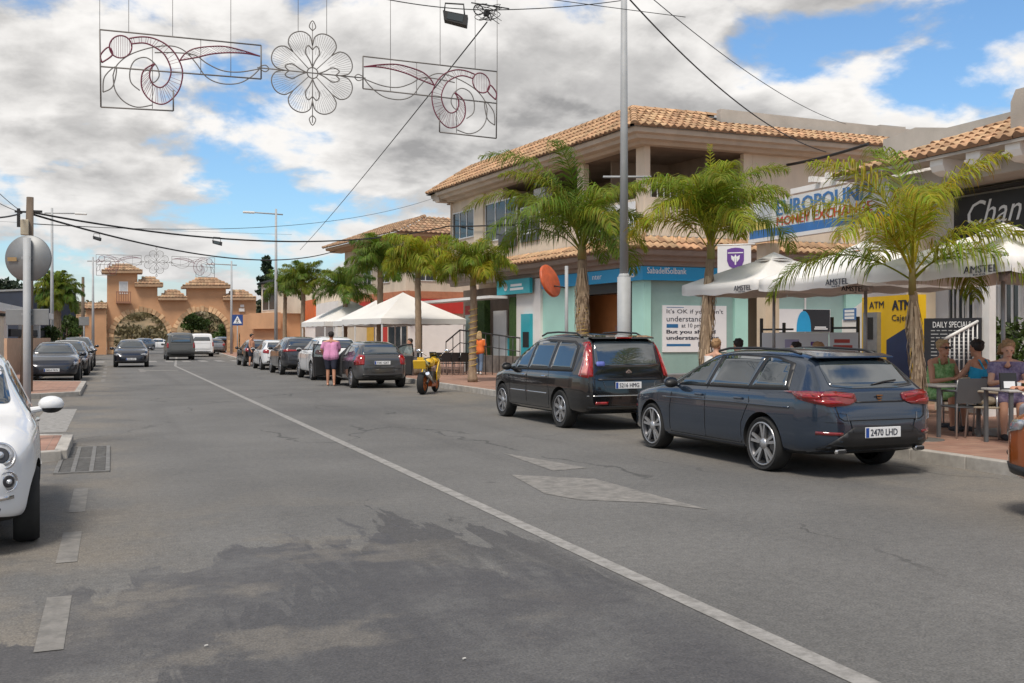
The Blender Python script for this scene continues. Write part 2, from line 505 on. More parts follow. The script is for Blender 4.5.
# a dropped corner in the kerb by the motorbike: small build-out with a palm
slab('pavement_left', [(-14, -20), (-2.76, -20), (-2.76, 13.7), (-0.7, 14.3), (-0.7, 16.4), (-2.76, 17.0), (-2.76, 28.2), (-0.95, 29.5), (-0.95, 36.2), (-2.76, 37.2), (-2.76, 66), (-14, 66)], PZ-0.02)
kerb('kerb_left', [(-2.68, 2), (-2.68, 13.62), (-0.62, 14.22), (-0.62, 16.48), (-2.68, 17.08), (-2.68, 28.12), (-0.87, 29.42), (-0.87, 36.28), (-2.68, 37.28), (-2.68, 66)], PZ-0.02)
slab('pavement_far', [(8.2, 72), (30, 72), (30, 98.2), (9.4, 98.2)], PZ)
kerb('kerb_far', [(9.32, 98), (8.12, 71.9), (30, 71.9)], PZ)
slab('pavement_by_gate', [(-14, 74), (-2.3, 74), (-1.6, 98.2), (-14, 98.2)], PZ)
kerb('kerb_by_gate', [(-14, 73.9), (-2.2, 73.9), (-1.5, 98.2)], PZ)
slab('traffic_island', [(4.75, 84), (5.45, 84), (6.0, 98), (4.9, 98)], PZ)

def stripe(name, quads, m, z=0.004):
    bm = BM()
    for q in quads: bm.faces.new([bm.verts.new((x, y, z)) for x, y in q])
    o = obj(name, bm, m); o['kind'] = 'structure'; return o
def rect(x0, x1, y0, y1): return [(x0, y0), (x1, y0), (x1, y1), (x0, y1)]
stripe('centre_line', [rect(3.17, 3.30, -5, 58), [(3.17, 58), (3.3, 58), (4.85, 84), (4.7, 84)]], M_white)
stripe('parking_line', [rect(-0.37, -0.23, a, b) for a, b in ((2.5, 4.3), (5.6, 6.75), (7.75, 8.95), (9.95, 11.5), (13.0, 15.9), (38.5, 41), (43, 45.5), (47, 50), (52, 55), (57, 60))], M_dash)
stripe('crossing_stripe', [rect(-1.35, -0.72, 18.4, 24.2)], M_white)
stripe('lane_arrow', [[G(502, 453)[:2], G(553, 471)[:2], G(588, 468)[:2]],
                      [G(511, 475)[:2], G(545, 494)[:2], G(579, 500)[:2], G(650, 503)[:2], G(709, 510)[:2], G(595, 479)[:2]]], M_faint)
stripe('oncoming_arrow', [[(-.1+1.3, 48.5), (1.45, 48.5), (1.45, 53), (1.2, 53)], [(1.45, 50.4), (2.9, 49.2), (2.9, 50.2), (1.45, 51.6)]], M_faint)
stripe('zebra_crossing', [rect(-2+1.05*k, -1.5+1.05*k, 67.5, 71) for k in range(11)], M_white)
stripe('stop_line', [rect(-0.1, 3.0, 61.8, 62.2)], M_faint)
# drain grate
M_steel = mat('galvanised_steel', (0.33, 0.335, 0.34), 0.5, 0.7, var=0.15, scale=6)
M_dark = mat('dark_gap', (0.014, 0.014, 0.015), 0.8)
dg = thing('drain_grate', 'long iron drain grate sunk in the road by the left kerb build-out', 'drain grate', (-0.33, 14.35-0.1, 0))
bx('pit', (0, 0, 0.002), (0.56, 2.9, 0.012), M_dark, dg)
def _fr(bm):
    for x in (-0.28, -0.1, 0.1, 0.28): box(bm, (x, 0, 0.008), (0.05, 2.95, 0.022))
    for y in (-1.46, 0, 1.46): box(bm, (0, y, 0.0075), (0.6, 0.05, 0.021))
part('frame', mat('worn_iron', (0.2, 0.195, 0.185), 0.6, 0.5, var=0.25, scale=9), dg, _fr)
def _bars(bm):
    for i in range(46): box(bm, (0, -1.42+i*0.0631, 0.006), (0.5, 0.022, 0.012))
part('bars', mat('worn_iron', (0.2, 0.195, 0.185)), dg, _bars)
# manhole covers on the pavement / road specks
def _mh(bm): lathe(bm, [(0.0, 0.004), (0.27, 0.004), (0.29, 0.006), (0.32, 0.006), (0.33, -0.005)], 28)
tag(one('manhole_cover', _mh, mat('worn_iron', (0.2, 0.195, 0.185)), loc=(10.62, 11.0, PZ+0.002)), 'dark square iron cover in the pavement under the café chairs', 'cover')
# rain stain dampness is in the road's own material

# ------------------------------------------------------------------ hills behind the gate
def _hill(y0, y1, x0, x1, h, seed, name, m, nx=90, ny=16):
    bm = BM(); vs = []
    for j in range(ny+1):
        row = []
        for i in range(nx+1):
            x = lerp(x0, x1, i/nx); t = j/ny; y = lerp(y0, y1, t)
            e = math.sin(min(1, t*1.6)*PI/2) * min(1, i/8, (nx-i)/8)
            n = mnoise.fractal(Vector((x*0.012+seed, y*0.012, 0)), 1.0, 2.0, 6)
            z = -0.5+h*e*(0.8+0.45*n)+(0.8*mnoise.noise(Vector((x*.12, y*.12, seed))) if t > 0 else 0)
            row.append(bm.verts.new((x, y, z)))
        vs.append(row)
    for j in range(ny):
        for i in range(nx):
            bm.faces.new((vs[j][i], vs[j][i+1], vs[j+1][i+1], vs[j+1][i]))
    o = obj(name, bm, m, smooth=True); o['kind'] = 'structure'; return o
M_hill = mat('scrub_hillside', (0.33, 0.23, 0.14), 0.95, col2=(0.09, 0.08, 0.04), scale=0.35, detail=9, bump=0.5, bscale=1.0, stretch=(1, .22, 1.6))
M_hill2 = mat('pale_hillside', (0.33, 0.26, 0.17), 0.95, col2=(0.12, 0.11, 0.06), scale=0.2, detail=9, stretch=(1, .22, 1.6))
_hill(165, 250, -260, 260, 8.2, 1.7, 'hill', M_hill)
_hill(260, 420, -420, 420, 13.5, 5.2, 'hill_far', M_hill2)
# ------------------------------------------------------------------ building materials
M_cream = mat('cream_render', (0.66, 0.555, 0.44), 0.9, var=0.13, scale=1.1, detail=9, bump=0.12, bscale=60, stretch=(1, 1, .35))
M_beige = mat('beige_render', (0.60, 0.51, 0.40), 0.9, var=0.16, scale=0.9, detail=9, bump=0.12, bscale=60, stretch=(1, 1, .35))
M_grend = mat('greyish_render', (0.43, 0.39, 0.345), 0.92, var=0.18, scale=0.8, detail=9, bump=0.2, bscale=40)
M_corn = mat('cornice_stone', (0.47, 0.395, 0.32), 0.85, var=0.14, scale=1.6, detail=8)
M_orange = mat('orange_render', (0.55, 0.31, 0.17), 0.92, var=0.13, scale=0.5, detail=9, bump=0.12, bscale=30)
M_tile = mat('clay_tile', (0.47, 0.30, 0.175), 0.85, var=0.22, scale=2.5, detail=7, tint=True)
M_tile2 = mat('brown_tile', (0.36, 0.235, 0.145), 0.88, var=0.2, scale=2.0, detail=7, tint=True)
M_whitep = mat('white_plaster', (0.74, 0.72, 0.69), 0.85, var=0.06, scale=1.5, detail=8)
M_whitem = mat('white_metal', (0.72, 0.72, 0.71), 0.45, var=0.05)
M_black = mat('black_metal', (0.02, 0.02, 0.021), 0.45)
M_blue = mat('sign_blue', (0.012, 0.30, 0.58), 0.35, var=0.05)
M_teal = mat('sign_teal', (0.02, 0.33, 0.40), 0.35, var=0.06)
M_mint = mat('mint_panel', (0.38, 0.66, 0.58), 0.3, var=0.06, scale=1)
M_wglass = mat('window_glass', (0.035, 0.045, 0.05), 0.06, var=0.4, scale=0.6, spec=0.7)
M_gglass = mat('green_shop_glass', (0.27, 0.41, 0.38), 0.12, var=0.14, scale=0.7, spec=0.6)
M_recess = mat('shaded_interior', (0.22, 0.165, 0.125), 0.9, var=0.3, scale=1)  # shade of recesses and interiors put into the brown base colour
M_alu = mat('white_window_frame', (0.68, 0.68, 0.67), 0.4)
M_paper = mat('poster_white', (0.72, 0.73, 0.74), 0.5, var=0.03)
M_ink = mat('ink_navy', (0.02, 0.025, 0.045), 0.5)
M_letter = mat('letter_white', (0.75, 0.77, 0.78), 0.4, var=0.03)

def tile_roof(bm, A, B, up, tmax, wl=0.26, rowl=0.42, amp=0.055, rnd=None):
    """barrel tiles: eave from A to B, rows climbing along the unit vector `up`; tmax(s) = slope length above eave point s"""
    rnd = rnd or random.Random(3)
    A, B, up = Vector(A), Vector(B), Vector(up).normalized()
    ue = (B-A); Lg = ue.length; ue.normalize()
    nn = ue.cross(up).normalized()
    if nn.z < 0: nn = -nn
    lay = bm.loops.layers.float_color.get('tint') or bm.loops.layers.float_color.new('tint')
    n = max(1, round(Lg/wl)); w = Lg/n
    prof = [(0, 0.0), (0.10, 0.35), (0.22, 0.8), (0.36, 1.0), (0.50, 0.8), (0.62, 0.35), (0.72, 0.0), (0.86, -0.22), (1.0, 0.0)]
    for i in range(n):
        tm = tmax((i+0.5)*w); k = max(1, math.ceil(tm/rowl-0.25)) if tm > 0.12 else 0
        jit = rnd.uniform(-0.012, 0.012)
        for j in range(k):
            t0, t1 = j*rowl-(0.06 if j else 0.0), min((j+1)*rowl, tm)
            c = rnd.choice((0.72, 0.85, 0.95, 1.0, 1.05, 1.12, 1.25)); c2 = c*rnd.uniform(0.9, 1.06)
            lo, hi = 0.045+rnd.uniform(-.006, .006), 0.005
            ra = []; rb = []
            for (u, h) in prof:
                p = A+ue*((i+u)*w)
                ra.append(bm.verts.new(p+up*(t0+jit)+nn*(lo+h*amp*1.05)))
                rb.append(bm.verts.new(p+up*t1+nn*(hi+h*amp*0.9)))
            for q in range(len(prof)-1):
                f = bm.faces.new((ra[q], ra[q+1], rb[q+1], rb[q])); f.smooth = True
                for l in f.loops: l[lay] = (c, c2, c2*0.98, 1)
            if True:                                  # butt end of the tile
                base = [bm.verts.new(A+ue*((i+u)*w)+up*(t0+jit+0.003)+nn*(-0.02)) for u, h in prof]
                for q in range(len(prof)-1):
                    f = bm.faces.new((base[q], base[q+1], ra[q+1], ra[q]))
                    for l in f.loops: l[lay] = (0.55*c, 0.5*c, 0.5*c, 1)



def ridge_tiles(bm, P, Q, r=0.13, rnd=None):
    rnd = rnd or random.Random(9)
    lay = bm.loops.layers.float_color.get('tint') or bm.loops.layers.float_color.new('tint')
    P, Q = Vector(P), Vector(Q); d = Q-P; n = max(1, round(d.length/0.4))
    t = d.normalized(); s = t.cross(Vector((0, 0, 1))).normalized(); u = s.cross(t)
    for i in range(n):
        c = rnd.uniform(0.75, 1.2)
        a, b = P+d*(i/n), P+d*((i+1.12)/n)
        ra = [bm.verts.new(a+s*(math.cos(x*PI/6)*r)+u*(math.sin(x*PI/6)*r*0.85-0.03)) for x in range(7)]
        rb = [bm.verts.new(b+s*(math.cos(x*PI/6)*r*.82)+u*(math.sin(x*PI/6)*r*.7-0.03)) for x in range(7)]
        for q in range(6):
            f = bm.faces.new((ra[q], ra[q+1], rb[q+1], rb[q])); f.smooth = True
            for l in f.loops: l[lay] = (c, c*.97, c*.95, 1)
        f = bm.faces.new(ra)
        for l in f.loops: l[lay] = (.5, .5, .5, 1)

class Face:
    """a vertical facade plane: from P along the horizontal unit vector u, n points out to the street"""
    def __init__(s, P, Q):
        s.P = Vector((P[0], P[1], 0)); Q = Vector((Q[0], Q[1], 0))
        s.len = (Q-s.P).length; s.u = (Q-s.P).normalized()
        s.n = Vector((s.u.y, -s.u.x, 0))
        if s.n.dot(-s.P) < 0: s.n = -s.n
        s.ang = math.atan2(s.u.y, s.u.x)
    def at(s, a, z, o=0.0): v = s.P+s.u*a+s.n*o; v.z = z; return v
    def sx(s, px):
        """distance along the face at which the sight line through pixel column px meets it"""
        p = (px-512)/1000; d = Vector((cs*p+sn, -sn*p+cs, 0))
        den = d.x*s.u.y-d.y*s.u.x
        return (d.y*s.P.x-d.x*s.P.y)/den
    def z(s, px, py, o=0.0):
        q = s.at(s.sx(px), 0, o); D = sn*q.x+cs*q.y
        return EYE-(py-337)/1000*D
    def box(s, bm, a0, a1, z0, z1, o0, o1, mi=0):
        prism(bm, [s.at(a0, z0, o0), s.at(a1, z0, o0), s.at(a1, z0, o1), s.at(a0, z0, o1)], (0, 0, z1-z0), mi)
    def part(s, name, m, par, a0, a1, z0, z1, o0, o1):
        bm = BM(); s.box(bm, min(a0, a1), max(a0, a1), z0, z1, o0, o1); return obj(name, bm, m, par)
    def text(s, name, body, m, par, a0, a1, z0, z1, o, **k):
        # reading direction must run left to right for someone facing the wall
        u = s.u if s.u.cross(Vector((0, 0, 1))).dot(s.n) > 0 else -s.u
        st = a0 if u.dot(s.u) > 0 else a1
        if (u.dot(s.u) > 0) != (a0 < a1): st = a1 if st == a0 else a0
        return text(name, body, m, par, s.at(st, z0, o), u, (0, 0, 1), abs(a1-a0), z1-z0, **k)
    def window(s, par, a0, a1, z0, z1, o, panes=2, glass=None, frame=None, fw=0.05):
        a0, a1 = min(a0, a1), max(a0, a1)
        bm = BM()
        s.box(bm, a0, a1, z0, z0+fw, o-.03, o+.03); s.box(bm, a0, a1, z1-fw, z1, o-.03, o+.03)
        for k in range(panes+1):
            x = lerp(a0+fw/2, a1-fw/2, k/panes); s.box(bm, x-fw/2, x+fw/2, z0+fw, z1-fw, o-.028, o+.028)
        w = obj('window', bm, frame or M_alu, par)
        bm = BM(); s.box(bm, a0+fw*.5, a1-fw*.5, z0+fw*.5, z1-fw*.5, o-.012, o+.004)
        obj('pane', bm, glass or M_wglass, w)
        return w

def cornice(bm, F, a0, a1, prof, mi=0):
    """moulding: profile of (out, z) pairs swept along the face from a0 to a1 with mitre-free ends"""
    r0 = [bm.verts.new(F.at(a0, z, o)) for o, z in prof]; r1 = [bm.verts.new(F.at(a1, z, o)) for o, z in prof]
    n = len(prof)
    for i in range(n): bm.faces.new((r0[i], r0[(i+1) % n], r1[(i+1) % n], r1[i]))
    bm.faces.new(r0[::-1]); bm.faces.new(r1)
def sweep(bm, stations, prof):
    """moulding through mitred stations: each station = (origin, outward vector scaled for the mitre)"""
    rows = [[bm.verts.new(Vector((P[0], P[1], 0))+Vector((o[0], o[1], 0))*d+Vector((0, 0, z))) for d, z in prof] for P, o in stations]
    n = len(prof)
    for a, b in zip(rows, rows[1:]):
        for i in range(n): bm.faces.new((a[i], a[(i+1) % n], b[(i+1) % n], b[i]))
    bm.faces.new(rows[0][::-1]); bm.faces.new(rows[-1])
def cornerline(left, corner, right):
    """stations of a line left-corner-right, with outward mitre vectors"""
    l, c, r = [Vector((p[0], p[1], 0)) for p in (left, corner, right)]
    FL, FR = Face(c, l), Face(c, r)
    m = (FL.n+FR.n); m = m/(m.length*m.normalized().dot(FL.n))
    return FL, FR, m

# ------------------------------------------------------------------ the bank building on the corner
PC = atD(644, 32.0)                                   # wall corner
def camdir(l, d):
    v = Vector((cs*l+sn*d, -sn*l+cs*d, 0)); return v.normalized()
dU, dR = camdir(-0.508, 1), camdir(2.62, 1)
PL = PC+dU*15.3; PR = PC+dR*12.7
FU, FR, MIT = cornerline(PL, PC, PR)
bank = thing('bank_building', 'two storey cream corner building with clay tile roof and blue bank signs', 'building', PC)
bank.location = (0, 0, 0)
Z1, Z2, ZE = 4.86, 6.1, 7.72                         # top of skirt roof, balcony wall top, soffit
back = (FU.n+FR.n).normalized()*-1
def inset(F, a, d): return F.at(a, 0, -d)
def _walls(bm):
    # storey slab and rear walls: closed prism set back from the street faces (recess depth 3)
    q = [FU.at(15.3, 0, -0.02), FU.at(15.3, 0, -9), FR.at(12.7, 0, -9), FR.at(12.7, 0, -0.02)]
    t = 3.0
    inner_l, inner_c, inner_r = FU.at(10.6, 0, -t), PC-MIT*t, FR.at(4.12, 0, -t)
    # upper storey mass behind the recess
    prism(bm, [v+Vector((0, 0, Z1)) for v in (FU.at(10.6, 0, -0.02), q[0], q[1], q[2], q[3], FR.at(4.12, 0, -.02), inner_r, inner_c, inner_l)], (0, 0, ZE-Z1))
    # ground storey mass behind the shop fronts
    prism(bm, [FU.at(0, 0.0, 0)-MIT*1.3, FU.at(15.3, 0, -1.3), q[1], q[2], FR.at(12.7, 0, -1.3)], (0, 0, Z1-.02))
    # floor over the shops
    prism(bm, [v+Vector((0, 0, 4.1)) for v in (PC-MIT*0.03, FU.at(15.3, 0, -.03), FU.at(15.3, 0, -1.29), PC-MIT*1.29, FR.at(12.7, 0, -1.29), FR.at(12.7, 0, -.03))], (0, 0, Z1-4.11))
    # balcony walls
    FU.box(bm, 0.0, 10.6, Z1, Z2, -0.2, -0.02); FR.box(bm, 0.0, 4.12, Z1, Z2, -0.2, -0.02)
part('wall', M_cream, bank, _walls)
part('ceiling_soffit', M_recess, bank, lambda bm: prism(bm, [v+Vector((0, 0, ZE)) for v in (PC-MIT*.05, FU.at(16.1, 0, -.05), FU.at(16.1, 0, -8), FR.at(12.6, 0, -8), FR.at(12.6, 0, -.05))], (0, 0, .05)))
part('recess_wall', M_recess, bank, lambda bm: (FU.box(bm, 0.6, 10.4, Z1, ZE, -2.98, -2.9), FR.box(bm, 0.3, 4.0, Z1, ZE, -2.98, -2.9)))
for F, a, w in ((FU, 0.25, 0.5), (FU, 4.0, 0.45), (FU, 10.4, 0.36), (FR, 3.95, 0.36)):
    F.part('column', M_cream, bank, a-w/2, a+w/2, Z2, ZE, -0.24, -0.03)
# upper eave: cornice and tiled roof
eo = 0.92
prof = [(-.1, ZE), (.30, ZE), (.37, ZE+.09), (.64, ZE+.11), (.69, ZE+.22), (.84, ZE+.26), (.89, ZE+.42), (-.1, ZE+.44)]
stL, stC, stR = (FU.at(15.3, 0), FU.n), (PC, MIT), (FR.at(12.7, 0), FR.n)
stLL = (FU.at(15.3, 0)+FU.u*0.0, FU.n)
part('cornice', M_corn, bank, lambda bm: sweep(bm, [stL, stC, stR], prof))
part('side_cornice', M_corn, bank, lambda bm: prism(bm, [FU.at(15.3+d, z, -6) for d, z in prof], FU.n*6.72))
ZT = ZE+.44
sl = 0.45
def slope(F, k): return (-F.n+Vector((0, 0, k))).normalized()
RBL, RBR = 1.5, 2.45                                 # setbacks of the ridge: the street slope is the steeper one
ris = RBR*sl; slL = ris/RBL; luL, luR = math.hypot(1, slL), math.hypot(1, sl)
Ecor = PC+MIT*eo; Ecor.z = ZT
El = FU.at(15.3+.95, ZT, eo); Er = FR.at(12.7, ZT, eo)
lenL, lenR = (El-Ecor).length, (Er-Ecor).length
def meet(a, b):
    """point with offset a from the left face and b from the right face"""
    n1, n2 = FU.n, FR.n; det = n1.x*n2.y-n1.y*n2.x
    return PC+Vector(((a*n2.y-b*n1.y)/det, (n1.x*b-n2.x*a)/det, 0))
top = meet(eo-RBL, eo-RBR); top.z = ZT+ris
hL, hR = max(.05, (top-Ecor).dot(FU.u)), max(.05, (top-Ecor).dot(FR.u))
ang = FU.u.angle(FR.u); tk = 1/math.tan(ang/2)
def _roof(bm):
    tile_roof(bm, Ecor, El, slope(FU, slL), lambda s: min(RBL, RBL*s/hL, max(0, (lenL-s)*1.0))*luL, rnd=random.Random(5))
    tile_roof(bm, Ecor, Er, slope(FR, sl), lambda s: min(RBR if s < 4.0 else 1.3, RBR*s/hR)*luR, rnd=random.Random(6))
    ridge_tiles(bm, Ecor+Vector((0, 0, .06)), top+Vector((0, 0, .06)))
    tl = FU.at(15.3+.95-RBL, ZT+ris, eo-RBL)
    ridge_tiles(bm, El+Vector((0, 0, .06)), tl+Vector((0, 0, .06)))
    ridge_tiles(bm, top+Vector((0, 0, .03)), tl+Vector((0, 0, .03)), 0.15)
    tr = FR.at(3.6, ZT+ris, eo-RBR)
    ridge_tiles(bm, top+Vector((0, 0, .03)), tr+Vector((0, 0, .03)), 0.15)
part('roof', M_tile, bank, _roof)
def _roofbase(bm):
    dn = Vector((0, 0, .045)); tl = FU.at(15.3+.95-RBL, ZT+ris, eo-RBL); bk = FU.at(15.3+.95-RBL, ZT+ris, -9); rt = FR.at(12.7, ZT+ris, eo-RBR)
    for P in ([Ecor, El, tl, top], [Ecor, Er, rt, top], [tl, top, rt, FR.at(12.7, ZT+ris, -9), bk], [El, tl, bk, FU.at(15.3+.95, ZT, -9)]):
        bm.faces.new([bm.verts.new(p-dn) for p in P])
part('roof_deck', M_tile2, bank, _roofbase)
# plain parapet rising behind the right-hand eave
part('parapet', M_grend, bank, lambda bm: prism(bm, [FR.at(3.3, ZT+.3, -.7), FR.at(12.7, ZT+.3, -.7), FR.at(12.7, ZT+1.05, -.7), FR.at(3.3, ZT+1.16, -.7)], -FR.n*0.25))
# skirt roof between the storeys
ZS = 4.38
Sc = PC+MIT*0.74; Sc.z = ZS
Sl = FU.at(15.3, ZS, .74); Sr = FR.at(12.7, ZS, .74)
part('skirt_roof', M_tile, bank, lambda bm: (tile_roof(bm, Sc, Sl, (-FU.n+Vector((0, 0, .62))), lambda s: min(.88, s/tk*1.2), rnd=random.Random(8)),
     tile_roof(bm, Sc, Sr, (-FR.n+Vector((0, 0, .62))), lambda s: min(.88, s/tk*1.2), rnd=random.Random(11)),
     ridge_tiles(bm, Sc+Vector((0, 0, .05)), PC+Vector((0, 0, Z1+.05)), .1)))
prof2 = [(-.1, ZS-.50), (.12, ZS-.50), (.15, ZS-.36), (.34, ZS-.34), (.37, ZS-.2), (.6, ZS-.18), (.67, ZS-.02), (-.1, ZS+.0)]
M_woodc = mat('brown_cornice', (0.27, 0.22, 0.185), 0.8, var=0.12, scale=2)
part('skirt_cornice', M_woodc, bank, lambda bm: sweep(bm, [stL, stC, stR], prof2))
# blue fascia band
B0, B1 = 3.42, ZS-.52
aL = FU.sx(545)
band = part('blue_fascia', M_blue, bank, lambda bm: sweep(bm, [(FU.at(aL, 0), FU.n), (PC, MIT), (FR.at(4.8, 0), FR.n)], [(0.02, B0), (.14, B0), (.14, B1), (0.02, B1)]))
a0, a1 = FR.sx(645), FR.sx(684)
FR.text('lettering', 'SabadellSolbank', M_letter, band, a0, a1, 3.63, 3.83, .145, bold=.012)
FU.text('lettering', 'S', M_letter, band, FU.sx(634.5), FU.sx(630.2), 3.53, 3.84, .145, bold=.03)
FU.text('lettering', 'nter', M_letter, band, FU.sx(587), FU.sx(596), 3.57, 3.72, .145)
FU.text('lettering', 'er', M_letter, band, FU.sx(549.5), FU.sx(553.5), 3.55, 3.68, .145)
# shop fronts, right face
o1 = -0.12
def fp(F, name, m, p0, p1, z0, z1, oa, ob, par=None): return F.part(name, m, par or bank, F.sx(p0), F.sx(p1), z0, z1, oa, ob)
part('corner_pilaster', M_mint, bank, lambda bm: prism(bm, [FU.at(FU.sx(632), 0), FU.at(FU.sx(632), 0, -.1), PC-MIT*.1, FR.at(FR.sx(651), 0, -.1), FR.at(FR.sx(651), 0, 0), PC-MIT*.0], (0, 0, B0)))
fp(FR, 'shop_window', M_gglass, 651.5, 735, 0.25, B0, -.14, -.10)
fp(FR, 'plinth', M_corn, 651.5, 870, 0, .25, -.14, .02)
fp(FR, 'pilaster', M_mint, 735, 748, 0.25, B0, -.14, -.0)
fp(FR, 'shop_window', M_gglass, 764, 806, 0.25, 3.75, -.14, -.10)
fp(FR, 'shop_window', M_gglass, 807.5, 846, 0.25, 3.75, -.14, -.10)
fp(FR, 'window_post', M_alu, 806, 807.5, 0.25, 3.75, -.14, -.07)
fp(FR, 'pilaster', M_mint, 846, 862, 0.25, 3.75, -.14, 0)
fp(FR, 'rear_wall', M_whitep, 862, 905, 0.25, 3.4, -.14, -.02)
# shop fronts, left face
fp(FU, 'mint_shop_window', M_mint, 541, 573, 0.3, B0, -.14, -.08)
fp(FU, 'door_post', M_mint, 573, 577, 0.0, B0, -.14, .02)
part('doorway_lobby', mat('orange_lobby', (0.50, 0.21, 0.075), 0.7, var=0.1), bank, lambda bm: FU.box(bm, FU.sx(632), FU.sx(560), 0.1, B0-.3, -1.28, -1.2))
fp(FU, 'door_lintel', M_black, 577, 632, B0-.34, B0, -.3, -.05)
fp(FU, 'door_frame', M_black, 577, 582, 0, B0-.35, -.3, -.05)
fp(FU, 'door_frame', M_black, 629, 632, 0, B0-.35, -.3, -.05)
fp(FU, 'lobby_doorway', M_dark, 591, 604.5, 0.1, 2.15, -1.19, -1.15)
scr = fp(FU, 'lobby_screen', mat('screen_frame_wood', (.22, .1, .07), .5), 598, 621, 0.75, 2.0, -.8, -.7)
FU.part('screen_panel', mat('screen_dark_red', (.10, .015, .012), .25), scr, FU.sx(600), FU.sx(612), .82, 1.94, -.7, -.69)
# posters on the right face
po = fp(FR, 'poster', M_paper, 663.5, 727.5, FR.z(695, 352), FR.z(695, 305.5), -.10, -.06)
zz0, zz1 = FR.z(695, 352), FR.z(695, 305.5); hh = zz1-zz0
pl = FR.sx(667.5); pr = FR.sx(724)
lines = [("It's OK if you don't", .80, .92, 1.0, M_ink, 0), ('understand', .655, .77, .62, M_ink, 0), ('at 10 pm.', .50, .615, .62, M_ink, .0),
         ('But you should', .375, .475, .86, M_ink, .02), ('understand your', .24, .35, .92, M_ink, .02), ('bank', .11, .215, .88, M_ink, .02)]
for body, y0, y1, wx, mm, bo in lines:
    s0 = pl; 
    if body == 'at 10 pm.': s0 = lerp(pl, pr, .26)
    if body == 'bank': s0 = lerp(pl, pr, .56)
    FR.text('lettering', body, mm, po, s0, lerp(pl, pr, wx), zz0+hh*y0, zz0+hh*y1, -.057, bold=bo)
M_marker = mat('marker_blue', (.02, .13, .30), .5)
FR.part('blue_patch', M_marker, po, pl, lerp(pl, pr, .2), zz0+hh*.52, zz0+hh*.60, -.06, -.056)
FR.part('blue_patch', M_marker, po, pl, lerp(pl, pr, .42), zz0+hh*.125, zz0+hh*.175, -.06, -.056)
FR.part('small_print', M_marker, po, pl, lerp(pl, pr, .3), zz0+hh*.95, zz0+hh*.962, -.06, -.056)
p2 = fp(FR, 'poster', M_paper, 776, 831.5, FR.z(800, 332), FR.z(800, 309), -.10, -.06)
za, zb = FR.z(800, 332)+.01, FR.z(800, 309)-.01
fp(FR, 'dark_half', mat('poster_black', (.015, .016, .02), .4), 804, 831, za, zb, -.06, -.054, p2)
def _arc(bm):
    s0, s1 = FR.sx(797.5), FR.sx(812)
    pts = [FR.at(lerp(s0, s1, math.sin(t*PI/10)), za+(zb-za)*(0.92)*(1-math.cos(t*PI/10)) if t <= 5 else za, -.052) for t in range(6)]
    pts = [FR.at(s0+(s1-s0)*(0.5-0.5*math.cos(PI*t/12)), za+(zb-za)*.93*math.sin(PI*t/12)**.8, -.052) for t in range(13)]
    prism(bm, pts, FR.n*0.004)
part('blue_arch', M_blue, p2, _arc)
[FR.part('text_line', M_letter, p2, lerp(FR.sx(815), FR.sx(829), .02+.04*k), lerp(FR.sx(815), FR.sx(829), .97-.11*k), lerp(za+.08, za+.2, k/2), lerp(za+.08, za+.2, (k+.62)/2), -.053, -.053+.003) for k in range(2)]
# upper windows on the left face
def win(F, p0, p1, z0, z1, n): F.window(bank, F.sx(p0), F.sx(p1), z0, z1, 0.0, n)
win(FU, 453, 474.5, FU.z(463, 239), FU.z(463, 211), 3)
win(FU, 485.5, 517, FU.z(495, 241), FU.z(495, 202), 3)
win(FU, 521, 540, FU.z(530, 241), FU.z(530, 206), 2)
part('wall_pier', M_beige, bank, lambda bm: FU.box(bm, FU.sx(485), FU.sx(476), Z1, ZE, 0, .10))
part('end_pier', M_cream, bank, lambda bm: FU.box(bm, FU.sx(453), 15.3, Z1, ZE, 0, .12))
M_sgrey = mat('sign_charcoal', (.07, .07, .075), .5)
s = fp(FU, 'sign_panel', M_sgrey, 522, 540, 5.32, 6.0, .02, .06)
[FU.part('text_line', M_letter, s, lerp(FU.sx(524), FU.sx(538), .02+.04*k), lerp(FU.sx(524), FU.sx(538), .97-.11*k), lerp(5.62, 5.82, k/2), lerp(5.62, 5.82, (k+.62)/2), 0.06, 0.06+.003) for k in range(2)]
fp(FU, 'sign_panel', M_sgrey, 500, 517.5, 5.23, 5.78, .04, .08)
s = fp(FU, 'banner', M_paper, 597, 637, 5.07, 6.0, .05, .07)
[FU.part('text_line', M_ink, s, lerp(FU.sx(602), FU.sx(634), .02+.04*k), lerp(FU.sx(602), FU.sx(634), .97-.11*k), lerp(5.2, 5.5, k/2), lerp(5.2, 5.5, (k+.62)/2), 0.07, 0.07+.003) for k in range(2)]
# the plain upper wall right of the recess has a service cable and a lamp; railing in the recess
def _rail(bm):
    for k in range(16):
        a = .3+k*.235; FR.box(bm, a, a+.03, Z2, Z2+.45, -.13, -.1)
    FR.box(bm, .2, 3.95, Z2+.45, Z2+.5, -.14, -.09)
part('railing', M_whitem, bank, _rail)
part('drain_pipe', M_corn, bank, lambda bm: tube(bm, [FR.at(7.6, ZE-.02, .05), FR.at(7.6, Z1+.1, .05)], .045, 8))
def _ac(bm):
    FU.box(bm, 7.6, 8.5, ZE-.85, ZE-.25, -.9, -.55)
part('air_conditioner', M_whitem, bank, _ac)
part('wall_camera', M_black, bank, lambda bm: (FU.box(bm, 7.0, 7.25, ZE-.28, ZE-.12, -.15, .12), FU.box(bm, 7.08, 7.17, ZE-.12, ZE, -.06, .0)))
# chimney box behind the parapet
part('chimney', M_grend, bank, lambda bm: (FR.box(bm, 11.0, 12.0, ZT+.6, ZT+1.28, -2.4, -1.8), FR.box(bm, 10.9, 12.1, ZT+1.28, ZT+1.4, -2.5, -1.7)))

